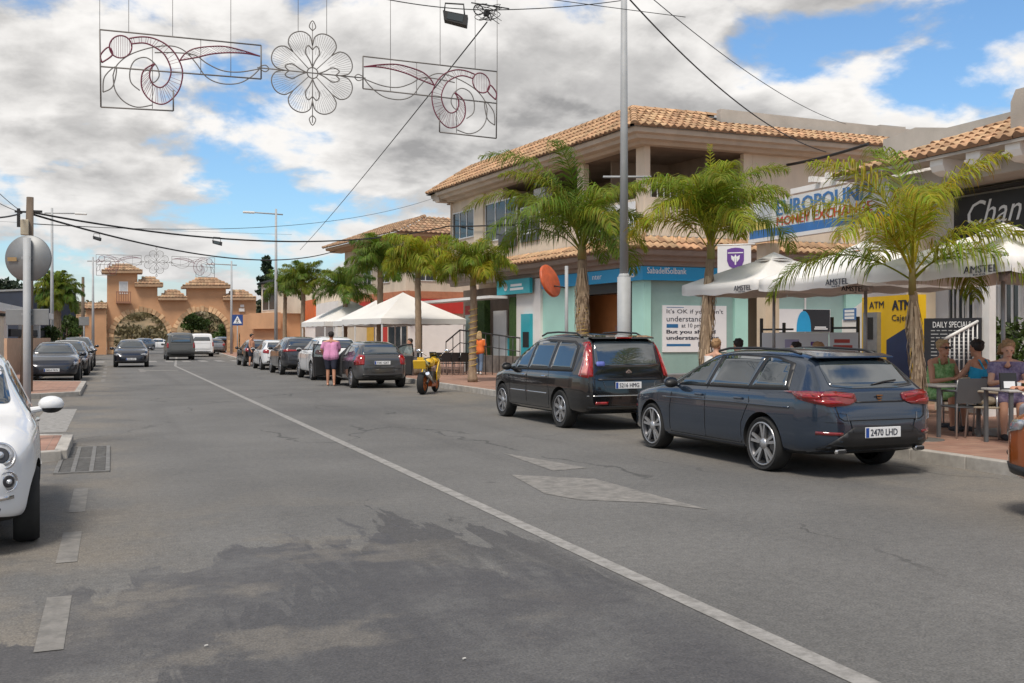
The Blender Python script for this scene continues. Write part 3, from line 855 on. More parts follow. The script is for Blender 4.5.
# restaurant and cash point left of the bank, same building line
shop = thing('restaurant_front', 'dark restaurant front with green hedge columns and a teal sign', 'shop front', (0, 0, 0))
fp(FU, 'wall', M_whitep, 517, 541, 0, ZS-.53, -.3, .03, shop)
cm = fp(FU, 'cash_machine', M_teal, 524.5, 533.5, .65, 2.5, .03, .16, shop)
FU.part('screen', M_dark, cm, FU.sx(526.5), FU.sx(532.5), 1.2, 1.8, .16, .17)
part('hedge_column', mat('hedge_leaf', (.055, .12, .025), .8, col2=(.02, .05, .012), scale=12, bump=1, bscale=30), shop, lambda bm: FU.box(bm, FU.sx(511), FU.sx(517), 0, 3.2, -.2, .08))
part('hedge_column', mat('hedge_leaf', (0, 0, 0)), shop, lambda bm: FU.box(bm, FU.sx(479), FU.sx(486), 0, 3.2, -.2, .08))
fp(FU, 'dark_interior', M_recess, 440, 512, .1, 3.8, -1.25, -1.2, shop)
fp(FU, 'white_door', M_whitem, 489, 502, 0.1, 2.7, -.25, -.2, shop)
fp(FU, 'teal_counter', M_teal, 502, 511, 0.1, 1.55, -.3, -.25, shop)
fp(FU, 'window', M_gglass, 458, 468, .85, 2.6, -.4, -.36, shop)
fp(FU, 'red_panel', mat('shop_red', (.45, .03, .02), .5), 458, 468, 2.6, 3.0, -.4, -.35, shop)
fp(FU, 'awning_beam', M_whitem, 440, 512, 3.15, 3.26, .2, 1.0, shop)
fp(FU, 'stone_base', mat('slate_stone', (.16, .14, .125), .9, var=.4, scale=3), 478, 541, 0, .85, .35, .6, shop)
sg = fp(FU, 'sign_board', M_teal, 503, 536, 3.3, 3.88, .15, .28, shop)
part('emblem', M_letter, sg, lambda bm: [lathe(bm, [(.10, .0), (.16, .01), (.16, 0)], 18, Matrix.Translation(FU.at(FU.sx(p), 3.6, .285)) @ FU.n.to_track_quat('Z', 'Y').to_matrix().to_4x4()) for p in (512,)])
[FU.part('text_line', M_letter, sg, lerp(FU.sx(516), FU.sx(530), .02+.04*k), lerp(FU.sx(516), FU.sx(530), .97-.11*k), lerp(3.45, 3.75, k/2), lerp(3.45, 3.75, (k+.62)/2), 0.281, 0.281+.003) for k in range(2)]

# ------------------------------------------------------------------ brown-eaved building further along
hb = thing('tiled_building', 'beige building with low brown tiled roof left of the bank building', 'building', (0, 0, 0))
HC = atD(402, 58.0); dHL, dHR = camdir(-0.56, 1), camdir(2.0, 1)
HL, HR = HC+dHL*11, HC+dHR*11
GL, GR, GM = cornerline(HL, HC, HR)
def _hw(bm):
    prism(bm, [HC-GM*.4, GL.at(10.8, 0, -.4), GL.at(10.8, 0, -8), GR.at(11, 0, -8), GR.at(11, 0, -.4)], (0, 0, 7.5))
part('wall', M_beige, hb, _hw)
HZ = 7.3
hp = [(-.5, HZ), (.3, HZ+.02), (.36, HZ+.12), (.62, HZ+.14), (.66, HZ+.3), (-.5, HZ+.32)]
part('cornice', mat('ochre_cornice', (.42, .27, .16), .85, var=.1), hb, lambda bm: sweep(bm, [(GL.at(11.7, 0), GL.n), (HC, GM), (GR.at(11, 0), GR.n)], hp))
def _hr(bm):
    E = HC+GM*.75; E.z = HZ+.32; El2 = GL.at(12.0, HZ+.32, .75); Er2 = GR.at(11, HZ+.32, .75)
    LL = (El2-E).length; an = GL.u.angle(GR.u); k = 1/math.tan(an/2)
    s2 = 0.42; l2 = math.hypot(1, s2)
    tile_roof(bm, E, El2, -GL.n+Vector((0, 0, s2)), lambda s: min(3.2, max(0, s/k), max(0, LL-s))*l2, .3, .5, rnd=random.Random(21))
    tile_roof(bm, E, Er2, -GR.n+Vector((0, 0, s2)), lambda s: min(3.2, max(0, s/k))*l2, .3, .5, rnd=random.Random(22))
    T = HC+GM*(.75-3.2); T.z = HZ+.32+3.2*s2
    ridge_tiles(bm, E+Vector((0, 0, .06)), T+Vector((0, 0, .06)), .16)
    tl = GL.at(12.0-3.2, HZ+.32+3.2*s2, .75-3.2)
    ridge_tiles(bm, T, tl, .16); ridge_tiles(bm, El2+Vector((0, 0, .06)), tl, .16)
part('roof', M_tile2, hb, _hr)
part('roof_deck', M_tile2, hb, lambda bm: prism(bm, [HC-GM*1+Vector((0, 0, 7.45)), GL.at(10.4, 7.45, -1.2), GL.at(10.4, 7.45, -8), GR.at(11, 7.45, -8), GR.at(11, 7.45, -1.2)], (0, 0, .6)))
for a, b in ((384, 374), (366, 358)):
    GL.window(hb, GL.sx(a), GL.sx(b), 4.9, 6.4, -.37, 2)
GR.window(hb, .9, 2.3, 4.9, 6.5, -.37, 2)
M_sred = mat('shop_red', (.45, .03, .02), .5)
GL.part('red_fascia', M_sred, hb, -.2, 7.5, 3.0, 3.85, -.4, -.2)
GR.part('red_fascia', M_sred, hb, 0.2, 4.4, 3.0, 3.85, -.4, -.2)
part('brick_band', mat('terracotta_band', (.42, .17, .09), .85, var=.15), hb, lambda bm: (GL.box(bm, -.2, 10.8, 3.87, 4.3, -.4, -.3), GR.box(bm, 0.2, 11, 3.87, 4.3, -.4, -.3)))
GL.part('shop_window', M_wglass, hb, .3, 3.0, .3, 2.6, -.4, -.37)
GL.part('red_poster', M_sred, hb, 3.2, 4.6, .3, 2.6, -.4, -.36)
GL.part('yellow_panel', mat('shop_yellow', (.55, .33, .04), .5), hb, 5.4, 6.6, .3, 2.6, -.4, -.36)
GR.part('white_shop_front', M_whitep, hb, .5, 8, 0.05, 2.6, -.4, -.33)
GR.part('dark_shop_door', M_wglass, hb, 5.2, 6.6, 0.1, 2.4, -.33, -.30)

# beyond it: low white and blue shop, orange sign block
fs = thing('white_shop', 'low white and grey shop with blue front behind the far palms', 'shop', (0, 0, 0))
Q0, Q1 = atX(338, 15), atX(258, 15)
FQ = Face(Q0, Q1)
part('wall', M_whitep, fs, lambda bm: prism(bm, [FQ.at(0, 0), FQ.at(FQ.len, 0), FQ.at(FQ.len, 0, -7), FQ.at(0, 0, -7)], (0, 0, 4.2)))
FQ.part('blue_front', mat('shop_front_blue', (.05, .09, .16), .4, var=.3), fs, FQ.sx(290), FQ.sx(262), .2, 2.9, .0, .06)
def _bars(bm):
    for z in (.8, 1.35, 1.9, 2.45): FQ.box(bm, FQ.sx(290), FQ.sx(262), z, z+.12, .06, .09)
part('shutter_bars', M_whitem, fs, _bars)
og = FQ.part('orange_sign', mat('sign_orange', (.62, .13, .03), .5), fs, FQ.sx(316), FQ.sx(306), 2.6, 4.6, .0, .12)
FQ.part('grey_shutter', M_steel, fs, FQ.sx(335), FQ.sx(316), 0, 2.7, .0, .05)
# low cottage with a balcony right of the gate
ct = thing('balcony_house', 'beige house with a balcony beside the orange gate', 'house', (0, 0, 0))
c0, c1 = atD(240, 90), atD(277, 84)
FC = Face(c0, c1)
part('wall', M_orange, ct, lambda bm: prism(bm, [FC.at(0, 0), FC.at(FC.len, 0), FC.at(FC.len, 0, -6), FC.at(0, 0, -6)], (0, 0, 3.6)))
part('upper_wall', M_beige, ct, lambda bm: prism(bm, [FC.at(FC.len*.42, 3.6, -.6), FC.at(FC.len*1.05, 3.6, -.6), FC.at(FC.len*1.05, 3.6, -6), FC.at(FC.len*.42, 3.6, -6)], (0, 0, 2.6)))
part('roof', M_tile2, ct, lambda bm: prism(bm, [FC.at(FC.len*.38, 6.2, -.3), FC.at(FC.len*1.1, 6.2, -.3), FC.at(FC.len*1.1, 7.0, -3), FC.at(FC.len*.38, 7.0, -3)], (0, 0, .12)))
FC.window(ct, FC.len*.46, FC.len*.8, 3.9, 5.8, -.58, 2)
part('balcony', M_orange, ct, lambda bm: FC.box(bm, FC.len*.4, FC.len*1.1, 2.3, 3.65, .02, .5))

# ------------------------------------------------------------------ right block: pergola, sign and bar
XS = 16.0
perg = thing('exchange_pergola', 'white pergola on beige pillars carrying the money exchange sign board', 'pergola', (0, 0, 0))
FS = Face((XS, onX(752, 200, XS).y), (XS, onX(905, 200, XS).y))     # the sign plane, running towards the camera
y_a, y_b = FS.P.y, FS.P.y-FS.len
for px_ in (757.5, 909):
    a = FS.sx(px_)
    c = part('pillar', mat('pillar_stone', (.60, .50, .37), .85, var=.1, scale=2), perg, lambda bm: (FS.box(bm, a-.2, a+.2, .15, 4.1, -.55, -.12),))
    part('pillar_base', mat('pillar_foot', (.40, .31, .22), .85), c, lambda bm: FS.box(bm, a-.24, a+.24, .15, 1.25, -.59, -.08))
s0, s1 = FS.sx(751), FS.sx(892)
zs0, zs1 = 4.17, 5.16
def zc(t): return t
sb = FS.part('sign_board', mat('sign_white_board', (.66, .67, .66), .45, var=.04, scale=.8), perg, s0, s1, zs0, zs1, -.1, .06)
FS.part('blue_stripe', mat('stripe_blue', (.04, .16, .42), .4, var=.1), sb, s0+.03, s1-.03, zs0+.05, zs0+.26, .06, .068)
FS.part('yellow_patch', mat('patch_yellow', (.72, .58, .16), .5, var=.12, scale=2), sb, s0+.03, FS.sx(771), zs0+.27, zs0+.5, .06, .067)
FS.part('grey_picture', mat('picture_grey', (.50, .53, .56), .5, var=.2, scale=3), sb, FS.sx(762), FS.sx(774), zs0+.5, zs1-.1, .068, .074)
FS.text('lettering', 'EUROPOUND', mat('letter_blue', (.05, .17, .40), .4), sb, FS.sx(779), FS.sx(874), zs0+.56, zs1-.06, .068, bold=.03)
FS.text('lettering', 'MONEY EXCHANGE', mat('letter_red', (.50, .05, .03), .4), sb, FS.sx(779), FS.sx(874.5), zs0+.29, zs0+.52, .068, bold=.02)
FS.part('border', M_whitem, sb, s0-.02, s1+.02, zs0-.05, zs0+.045, -.1, .08)
def _raft(bm):
    for k in range(5):
        a = FS.sx(800)+k*.62
        prism(bm, [FS.at(a-.06, 5.5, -.3), FS.at(a+.06, 5.5, -.3), FS.at(a+.06, 5.5, -2.2), FS.at(a-.06, 5.5, -2.2)], (0, 0, .14))
    FS.box(bm, s0+.9, s1+.3, 5.36, 5.5, -.75, -.6); FS.box(bm, s0+.9, s1+.3, 5.36, 5.5, -2.2, -2.05)
part('rafters', M_whitep, perg, _raft)

bar = thing('bar_building', 'white bar building with corbelled tile roof and a black sign', 'building', (0, 0, 0))
XB = 17.2                                              # bar front wall
FB = Face((XB, 19.6), (XB, 3.0))
part('wall', M_whitep, bar, lambda bm: prism(bm, [FB.at(0, 0), FB.at(FB.len, 0), FB.at(FB.len, 0, -9), FB.at(0, 0, -9)], (0, 0, 5.0)))
# tiled eave on corbels
XE = 15.4
FE = Face((XE, atX(835, XE).y), (XE, 3.0))
part('eave_beam', M_grend, bar, lambda bm: (FE.box(bm, 0, FE.len, 4.78, 5.12, -1.8, -.62),))
for k in range(10):
    a = FE.sx(934)+k*.92
    pr = [(-.62, 4.86), (-.3, 4.88), (-.12, 4.95), (-.06, 5.06), (-.06, 5.18), (-.62, 5.18)]
    part('corbel', M_whitep, bar, lambda bm: prism(bm, [FE.at(a-.17, z, o) for o, z in pr], FE.u*.34))
FE.part('soffit', M_grend, bar, 0, FE.len, 5.18, 5.24, -.62, .02)
part('roof', M_tile, bar, lambda bm: tile_roof(bm, FE.at(0, 5.26, .06), FE.at(FE.len, 5.26, .06), Vector((1, 0, .42)), lambda s: interp([(0, .1), (FE.sx(977), 2.8), (FE.sx(990), 1.8), (FE.sx(1006), .55), (40, .55)], s), rnd=random.Random(31)))
a1_, a2_ = FE.sx(977), FE.sx(1006)
part('roof_deck', M_tile2, bar, lambda bm: prism(bm, [FE.at(0, 5.22, -.02), FE.at(FE.len, 5.22, -.02), FE.at(FE.len, 5.42, -.5), FE.at(a2_, 5.42, -.5), FE.at(a1_, 6.32, -2.55)], (0, 0, .012)))
part('parapet', M_grend, bar, lambda bm: (prism(bm, [FE.at(FE.sx(987), 5.3, -.6), FE.at(FE.len, 5.3, -.6), FE.at(FE.len, 6.32, -.6), FE.at(FE.sx(992), 6.32, -.6), FE.at(FE.sx(987), 6.1, -.6)], (.3, 0, 0)),
     prism(bm, [FE.at(-1.5, 5.1, -2.75), FE.at(FE.len, 5.1, -2.75), FE.at(FE.len, 6.5, -2.75), FE.at(a1_, 6.5, -2.75), FE.at(.6, 6.5, -2.75), FE.at(-.4, 6.7, -2.75), FE.at(-1.5, 6.6, -2.75)], (.3, 0, 0))))
bsg = FB.part('sign_board', M_black, bar, FB.sx(958), FB.sx(1060), 3.62, 4.62, .02, .12)
FB.text('lettering', 'Chan', M_letter, bsg, FB.sx(972), FB.sx(1026), 3.98, 4.5, .122, shear=.35)
FB.text('lettering', 'BAR & K', M_letter, bsg, FB.sx(992), FB.sx(1023), 3.74, 3.88, .122)
part('sign_rail', M_black, bar, lambda bm: (FB.box(bm, FB.sx(930), FB.sx(1060), 4.66, 4.72, .1, .3),))
# door, barred windows, white post and stair
def barred(p0, p1, z0, z1):
    w = FB.window(bar, FB.sx(p0), FB.sx(p1), z0, z1, .03, 2)
    def f(bm):
        a, b = sorted((FB.sx(p0), FB.sx(p1)))
        n = int((b-a)/.13)
        for k in range(n+1): x = lerp(a, b, k/n); FB.box(bm, x-.012, x+.012, z0-.02, z1+.02, .12, .145)
        for z in (z0+.1, z1-.1): FB.box(bm, a, b, z-.015, z+.015, .121, .144)
    part('bars', M_whitem, w, f)
barred(926, 937, 1.0, 2.9); barred(958, 978, 1.0, 2.9); barred(990, 1000, .9, 2.9); barred(1004, 1024, .9, 2.9)
FB.part('door', M_whitem, bar, FB.sx(937), FB.sx(951), .3, 2.75, .02, .07)
FB.part('door_pane', M_wglass, bar, FB.sx(952), FB.sx(957.5), .3, 2.75, .02, .05)
def _stair(bm):
    for k in range(5): box(bm, (15.9+k*.3-.5, 14.6, .15+.09*(k+1)), (.3, 1.6, .18*(k+1)))
part('stair', M_whitep, bar, _stair)
def _srail(bm):
    A, B = W(945, 339, 18.0), W(982, 319, 18.4)
    tube(bm, [A, B], .03); tube(bm, [A-Vector((0, 0, .75)), B-Vector((0, 0, .75))], .02)
    for k in range(9):
        p = A.lerp(B, k/8); tube(bm, [p, p-Vector((0, 0, .75))], .016, 6)
part('stair_rail', M_whitem, bar, _srail)
pw = atD(989, 18.3)
bx('post', (pw.x, pw.y, 1.55), (.16, .16, 2.8), M_whitem, bar)
# ATM kiosk: yellow
kio = thing('cash_kiosk', 'yellow and navy cash machine kiosk under the exchange sign', 'kiosk', (0, 0, 0))
M_yel = mat('kiosk_yellow', (.75, .47, .01), .4, var=.05)
M_navy = mat('kiosk_navy', (.015, .03, .09), .4)
FK = Face(atD(862, 20.8), atD(910, 19.2))
def kz(py): return EYE-(py-337)/1000*20
part('body', M_yel, kio, lambda bm: prism(bm, [FK.at(0, .15), FK.at(FK.len, .15), FK.at(FK.len, .15, -.35), FK.at(0, .15, -.35)], (0, 0, kz(296)-.15)))
t = FK.part('cash_machine', M_steel, kio, FK.sx(867), FK.sx(881), .9, kz(312), 0, .09)
FK.part('screen', M_dark, t, FK.sx(869), FK.sx(877), 1.55, kz(317), .09, .1)
FK.part('keypad', M_dark, t, FK.sx(869), FK.sx(879), 1.2, 1.32, .09, .12)
part('navy_corner', M_navy, kio, lambda bm: prism(bm, [FK.at(FK.sx(887), .16, .002), FK.at(FK.len, .16, .002), FK.at(FK.len, kz(326), .002), FK.at(FK.sx(887), kz(340), .002)], FK.n*.012))
FK.text('lettering', 'ATM', M_ink, kio, FK.sx(869.5), FK.sx(884), kz(308), kz(301), .004, bold=.01)
FK.text('lettering', 'ATM', M_ink, kio, FK.sx(892.5), FK.sx(911), kz(310.5), kz(301), .004, bold=.04)
FK.text('lettering', 'Cajero', M_ink, kio, FK.sx(892), FK.sx(912), kz(323), kz(315), .004)
# notice wall with white bricks and a blue sign, left of the kiosk
nw = thing('notice_wall', 'low white brick wall with a small blue notice beside the yellow kiosk', 'wall', (0, 0, 0))
FN = Face(atD(842, 21.5), atD(863, 20.9))
part('wall', M_whitep, nw, lambda bm: prism(bm, [FN.at(0, .1), FN.at(FN.len, .1), FN.at(FN.len, 2.35), FN.at(FN.len*.2, 2.1), FN.at(0, 1.95)], -FN.n*.12))
n2 = FN.part('notice', mat('notice_blue', (.05, .15, .36), .5), nw, FN.sx(844), FN.sx(856.5), kz(319), kz(306.5), .0, .02)
for k in range(3): FN.part('text_line', M_letter, n2, FN.sx(845.5), FN.sx(855), kz(318-3.6*k), kz(315.3-3.6*k), .02, .024)
# menu board
mb = thing('menu_board', 'black menu board headed daily specials on the stair wall', 'board', (0, 0, 0))
FD = Face(atD(924, 19.0), atD(981, 18.3))
dz = lambda py: EYE-(py-337)/1000*18.6
part('panel', mat('board_black', (.022, .024, .03), .5), mb, lambda bm: FD.box(bm, 0, FD.len, .5, dz(318), -.05, 0))
FD.text('lettering', 'DAILY SPECIALS', M_letter, mb, FD.sx(933), FD.sx(971), dz(327.5), dz(321.5), .004)
def _lines(bm):
    r = random.Random(4)
    for k in range(9):
        z = dz(331+3.6*k); a = FD.sx(931)
        while a < FD.sx(972):
            w = r.uniform(.05, .16); FD.box(bm, a, a+w, z, z+.018, .001, .005); a += w+.03
part('menu_lines', mat('chalk', (.35, .36, .37), .7), mb, _lines)
# terrace fence with white banners
tf = thing('terrace_fence', 'black terrace railing with white printed banners behind the blue estate', 'fence', (0, 0, 0))
FT = Face(atD(761, 21.5), atD(860, 19.6))
def _fence(bm):
    for px_ in (761.5, 784, 832, 858):
        a = FT.sx(px_); FT.box(bm, a-.022, a+.022, .15, 2.0 if px_ != 784 else 1.9, -.03, .03)
    FT.box(bm, FT.sx(761), FT.sx(793), 1.74, 1.78, -.02, .02); FT.box(bm, FT.sx(832), FT.sx(858), 1.76, 1.8, -.02, .02)
    FT.box(bm, FT.sx(761), FT.sx(860), .3, .34, -.02, .02)
part('railing', M_black, tf, _fence)
b1 = FT.part('banner', M_paper, tf, FT.sx(763), FT.sx(829), .55, 1.69, .02, .035)
b2 = FT.part('banner', M_paper, tf, FT.sx(830.5), FT.sx(859), .55, 1.69, .02, .035)
M_purple = mat('crest_purple', (.13, .05, .27), .5)
for p0, p1, z0, z1, ml in ((786, 800, 1.0, 1.55, mat('faint_violet', (.42, .38, .55), .6)), (826.5, 828.5, 1.0, 1.2, M_purple)):
    FT.part('printed_crest', ml, b1, FT.sx(p0), FT.sx(p1), z0, z1, .035, .038)
M_lred = mat('letter_red', (.50, .05, .03), .4)
[FT.part('text_line', M_lred, b2, lerp(FT.sx(833), FT.sx(857), .02+.04*k), lerp(FT.sx(833), FT.sx(857), .97-.11*k), lerp(1.25, 1.6, k/3), lerp(1.25, 1.6, (k+.62)/3), 0.036, 0.036+.003) for k in range(3)]
[FT.part('text_line', M_purple, b1, lerp(FT.sx(811), FT.sx(825), .02+.04*k), lerp(FT.sx(811), FT.sx(825), .97-.11*k), lerp(1.3, 1.55, k/2), lerp(1.3, 1.55, (k+.62)/2), 0.036, 0.036+.003) for k in range(2)]
[FT.part('text_line', M_lred, b1, lerp(FT.sx(811), FT.sx(825), .02+.04*k), lerp(FT.sx(811), FT.sx(825), .97-.11*k), lerp(1.0, 1.2, k/1), lerp(1.0, 1.2, (k+.62)/1), 0.036, 0.036+.003) for k in range(1)]
# hanging banner with the crest
hbn = thing('crest_banner', 'white hanging banner with a purple shield crest beside the pillar', 'banner', (0, 0, 0))
FH = Face(atD(717.5, 25.3), atD(751, 25.0))
hz = lambda py: EYE-(py-337)/1000*25.1
part('cloth', M_paper, hbn, lambda bm: FH.box(bm, 0, FH.len, hz(281), hz(245.5), -.02, .0))
def _crest(bm):
    cx, cz, s = FH.sx(735.5), hz(258), .21
    pts = [(-1, 1), (-.5, 1.15), (0, 1.2), (.5, 1.15), (1, 1), (1, -.3), (.75, -.9), (0, -1.3), (-.75, -.9), (-1, -.3)]
    prism(bm, [FH.at(cx+x*s, cz+y*s*1.05, .002) for x, y in pts], FH.n*.008)
cr = part('crest', M_purple, hbn, _crest)
def _bird(bm):
    cx, cz, s = FH.sx(735.5), hz(259), .11
    for pts in ([(-.15, -1.3), (.15, -1.3), (.25, .6), (0, 1.1), (-.25, .6)], [(.25, .5), (1, .9), (.9, 0), (.3, -.7)], [(-.25, .5), (-.3, -.7), (-.9, 0), (-1, .9)]):
        prism(bm, [FH.at(cx+x*s, cz+y*s, .011) for x, y in pts], FH.n*.006)
part('emblem', M_letter, cr, _bird)
part('crest_band', M_letter, cr, lambda bm: FH.box(bm, FH.sx(735.5)-.19, FH.sx(735.5)+.19, hz(253.2), hz(252.2), .011, .017))
part('hanger', M_whitem, hbn, lambda bm: tube(bm, [FH.at(-.1, hz(244.5), -.01), FH.at(FH.len+.1, hz(244.5), -.01)], .02))

# ------------------------------------------------------------------ the gate across the street
YG = 99.0
gate = thing('town_gate', 'orange double arched town gate with tiled turrets across the far street', 'gate', (0, 0, 0))
def gp(px, py, o=0.0): v = onY(px, py, YG); v.y += o; return v
def arch_pts(cx, r, ys):
    """half circle from right to left in pixels"""
    return [(cx+r*math.cos(t*PI/16), ys-r*math.sin(t*PI/16)) for t in range(17)]
def gwall(bm):
    base = 356
    pts = [(256, base), (256, 296), (226, 296), (226, 283), (187, 283), (187, 296), (157.5, 296), (157.5, 283), (137.5, 283), (137.5, 270), (107, 270), (107, base)]
    low = [(113.7, base)]+[(x, y) for x, y in arch_pts(141, 27.3, 337.5)][::-1]+[(168.4, base), (176.2, base)]+arch_pts(202, 25.9, 336)[::-1]+[(228, base)]
    # small side arch for walkers
    low += [(239, base)]+[(244.5+5.5*math.cos(t*PI/8), 336-6*math.sin(t*PI/8)) for t in range(9)][::-1]+[(250, base)]
    prism(bm, [gp(x, y) for x, y in low+pts], (0, 1.3, 0))
gw = part('wall', M_orange, gate, gwall)
def turret(bm, x0, x1, ye, yt, ov, dep=1.3, flat=None):
    lay = bm.loops.layers.float_color.get('tint') or bm.loops.layers.float_color.new('tint')
    a, b = gp(x0-ov, ye, -.6), gp(x1+ov, ye, -.6)
    e = (b-a).length; h = gp(0, yt).z-gp(0, ye).z
    ins = min(e*.32, 1.5)
    c = [a, b, b+Vector((0, dep+1.2, 0)), a+Vector((0, dep+1.2, 0))]
    ya = (dep+1.2)/2
    t = [a+Vector((ins, ya, h)), b+Vector((-ins, ya, h))]
    vb = [bm.verts.new(p) for p in c]; vt = [bm.verts.new(p) for p in t]; v0 = [bm.verts.new(p-Vector((0, 0, .22))) for p in c]
    for f in ((vb[0], vb[1], vt[1], vt[0]), (vb[1], vb[2], vt[1]), (vb[2], vb[3], vt[0], vt[1]), (vb[3], vb[0], vt[0])): bm.faces.new(f)
    for i in range(4): bm.faces.new((v0[i], v0[(i+1) % 4], vb[(i+1) % 4], vb[i]))
    bm.faces.new(v0[::-1])
    for f in bm.faces:
        for l in f.loops:
            if l[lay][0] == 0: l[lay] = (1, 1, 1, 1)
    # barrel rows on the front slope
    up = Vector((0, ya, h)); L_ = up.length
    tile_roof(bm, a+Vector((0, 0, .03)), b+Vector((0, 0, .03)), up, lambda s: min(1, s/ins if ins else 1, (e-s)/ins if ins else 1)*L_, .30, .5, .035, random.Random(int(x0)))
for x0, x1, ye, yt, ov in ((107, 137, 271, 263.2, 5.5), (137.5, 160, 284.5, 276, 3), (158, 187, 298, 289, 0), (187, 226, 286, 276.5, 5), (226, 252, 298, 289, 3.5)):
    part('roof', M_tile2, gate, lambda bm: turret(bm, x0, x1, ye, yt, ov))
M_vous = mat('arch_stone', (.50, .33, .20), .9, var=.2, scale=3, tint=True)
def voussoir(bm, cx, r, ys, rnd):
    lay = bm.loops.layers.float_color.new('tint')
    c = gp(cx, ys); sc_ = (gp(cx+1, ys)-c).x
    n = 21
    for k in range(n):
        a0, a1 = PI*k/n+.012, PI*(k+1)/n-.012
        ro = r+rnd.uniform(3.6, 6.2)
        pts = [c+Vector((math.cos(a)*q*sc_, -.07, math.sin(a)*q*sc_)) for a, q in ((a0, r), (a1, r), (a1, ro), (a0, ro))]
        t = rnd.choice((.75, .9, 1.1, 1.3, 1.5))
        for f in prism(bm, pts, (0, .12, 0)):
            for l in f.loops: l[lay] = (t, t, t*.95, 1)
    for side in (-1, 1):
        z = c.z; k = 0
        while z > .1:
            hgt = .38; w = rnd.uniform(.35, .6); t = rnd.choice((.75, .9, 1.1, 1.3))
            x = c.x+side*r*sc_
            pts = [(x, c.y-.07, z), (x+side*w, c.y-.07, z), (x+side*w, c.y-.07, z-hgt+.03), (x, c.y-.07, z-hgt+.03)]
            for f in prism(bm, pts, (0, .12, 0)):
                for l in f.loops: l[lay] = (t, t, t*.95, 1)
            z -= hgt
part('arch_stones', M_vous, gate, lambda bm: voussoir(bm, 141, 27.3, 337.5, random.Random(1)))
part('arch_stones', M_vous, gate, lambda bm: voussoir(bm, 202, 25.9, 336, random.Random(2)))
gwd = part('window', M_whitep, gate, lambda bm: prism(bm, [gp(119, 294, -.03), gp(128, 294, -.03), gp(128, 281.5, -.03), gp(119, 281.5, -.03)], (0, .06, 0)))
part('pane', mat('pale_sky_opening', (.55, .57, .58), .5), gwd, lambda bm: prism(bm, [gp(120, 293, -.04), gp(127, 293, -.04), gp(127, 282.5, -.04), gp(120, 282.5, -.04)], (0, .02, 0)))
def _balc(bm):
    A, B = gp(116, 303), gp(131, 303)
    box(bm, ((A.x+B.x)/2, YG-.35, A.z+.05), (B.x-A.x, .7, .18)); box(bm, ((A.x+B.x)/2, YG-.65, A.z+1.0), (B.x-A.x, .1, .1))
    for k in range(7): box(bm, (lerp(A.x+.06, B.x-.06, k/6), YG-.65, A.z+.55), (.09, .09, .9))
part('balcony', mat('balcony_brown', (.3, .15, .09), .8), gate, _balc)
part('wall_lamp', M_whitep, gate, lambda bm: (box(bm, gp(242, 306, -.1), (.35, .2, .25)), box(bm, gp(241.5, 310, -.1), (.5, .25, .3))))
# low wings of the gate
lw = thing('gate_wing', 'low orange wall with tiled coping left of the gate', 'wall', (0, 0, 0))
part('wall', M_orange, lw, lambda bm: prism(bm, [gp(62, 356, -.6), gp(106.5, 356, -.6), gp(106.5, 309, -.6), gp(86, 309, -.6), gp(86, 321, -.6), gp(62, 321, -.6)], (0, 1.0, 0)))
part('roof', M_tile2, lw, lambda bm: tile_roof(bm, gp(84, 309, -.9), gp(107, 309, -.9), (0, .8, .45), lambda s: 1.2, .3, .5, .04, random.Random(3)))
part('roof', M_tile2, lw, lambda bm: tile_roof(bm, gp(62, 321, -.9), gp(86, 321, -.9), (0, .8, .45), lambda s: 1.2, .3, .5, .04, random.Random(3)))

# ------------------------------------------------------------------ left side of the street
vh = thing('veranda_house', 'white house with a dark veranda and flat roof on the left', 'house', (0, 0, 0))
FV = Face(atD(-8, 40), atD(44, 58))
vz = lambda py, D=48: EYE-(py-337)/1000*D
part('roof_slab', M_whitep, vh, lambda bm: prism(bm, [FV.at(-2, 2.62, .5), FV.at(FV.len, 2.62, .5), FV.at(FV.len, 2.62, -6), FV.at(-2, 2.62, -6)], (0, 0, .32)))
part('wall', M_cream, vh, lambda bm: prism(bm, [FV.at(-2, 0, -3), FV.at(FV.len-.5, 0, -3), FV.at(FV.len-.5, 0, -6), FV.at(-2, 0, -6)], (0, 0, 2.6)))
part('garden_wall', mat('peach_render', (.55, .36, .24), .9, var=.1), vh, lambda bm: FV.box(bm, -2, FV.len*.75, 0, 1.55, .6, .8))
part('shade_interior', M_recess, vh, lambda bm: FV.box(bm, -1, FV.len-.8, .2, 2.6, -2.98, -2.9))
for a in (1, 7, 13): FV.part('column', M_whitep, vh, a, a+.3, 0, 2.62, .1, .4)
part('veranda_rail', M_dark, vh, lambda bm: FV.box(bm, 3, FV.len-1, 1.62, 1.95, .2, .3))
nb = thing('blue_hoarding', 'dark blue windowless block behind the left hand palm', 'building', (0, 0, 0))
A, B = atD(24, 80), atD(76, 84)
FHd = Face(A, B)
part('wall', mat('hoarding_blue', (.018, .026, .048), .6, var=.2, scale=.5), nb, lambda bm: prism(bm, [FHd.at(0, 0), FHd.at(FHd.len, 0), FHd.at(FHd.len, 0, -5), FHd.at(0, 0, -5)], (0, 0, 5.3)))
part('roof_edge', M_steel, nb, lambda bm: FHd.box(bm, -.1, FHd.len+.1, 5.3, 5.45, -5, .1))
for k, (p0, p1, D, h, c, lab) in enumerate(((-70, 4, 34, 2.3, M_cream, 'cream garden wall running along the left pavement'),)):
    FZ = Face(atD(p0, D-8), atD(p1, D))
    g = thing('garden_wall', lab, 'wall', (0, 0, 0))
    part('wall', c, g, lambda bm: FZ.box(bm, 0, FZ.len, 0, h, -.2, 0)); part('coping', M_tile2, g, lambda bm: FZ.box(bm, -.05, FZ.len+.05, h, h+.1, -.26, .06))
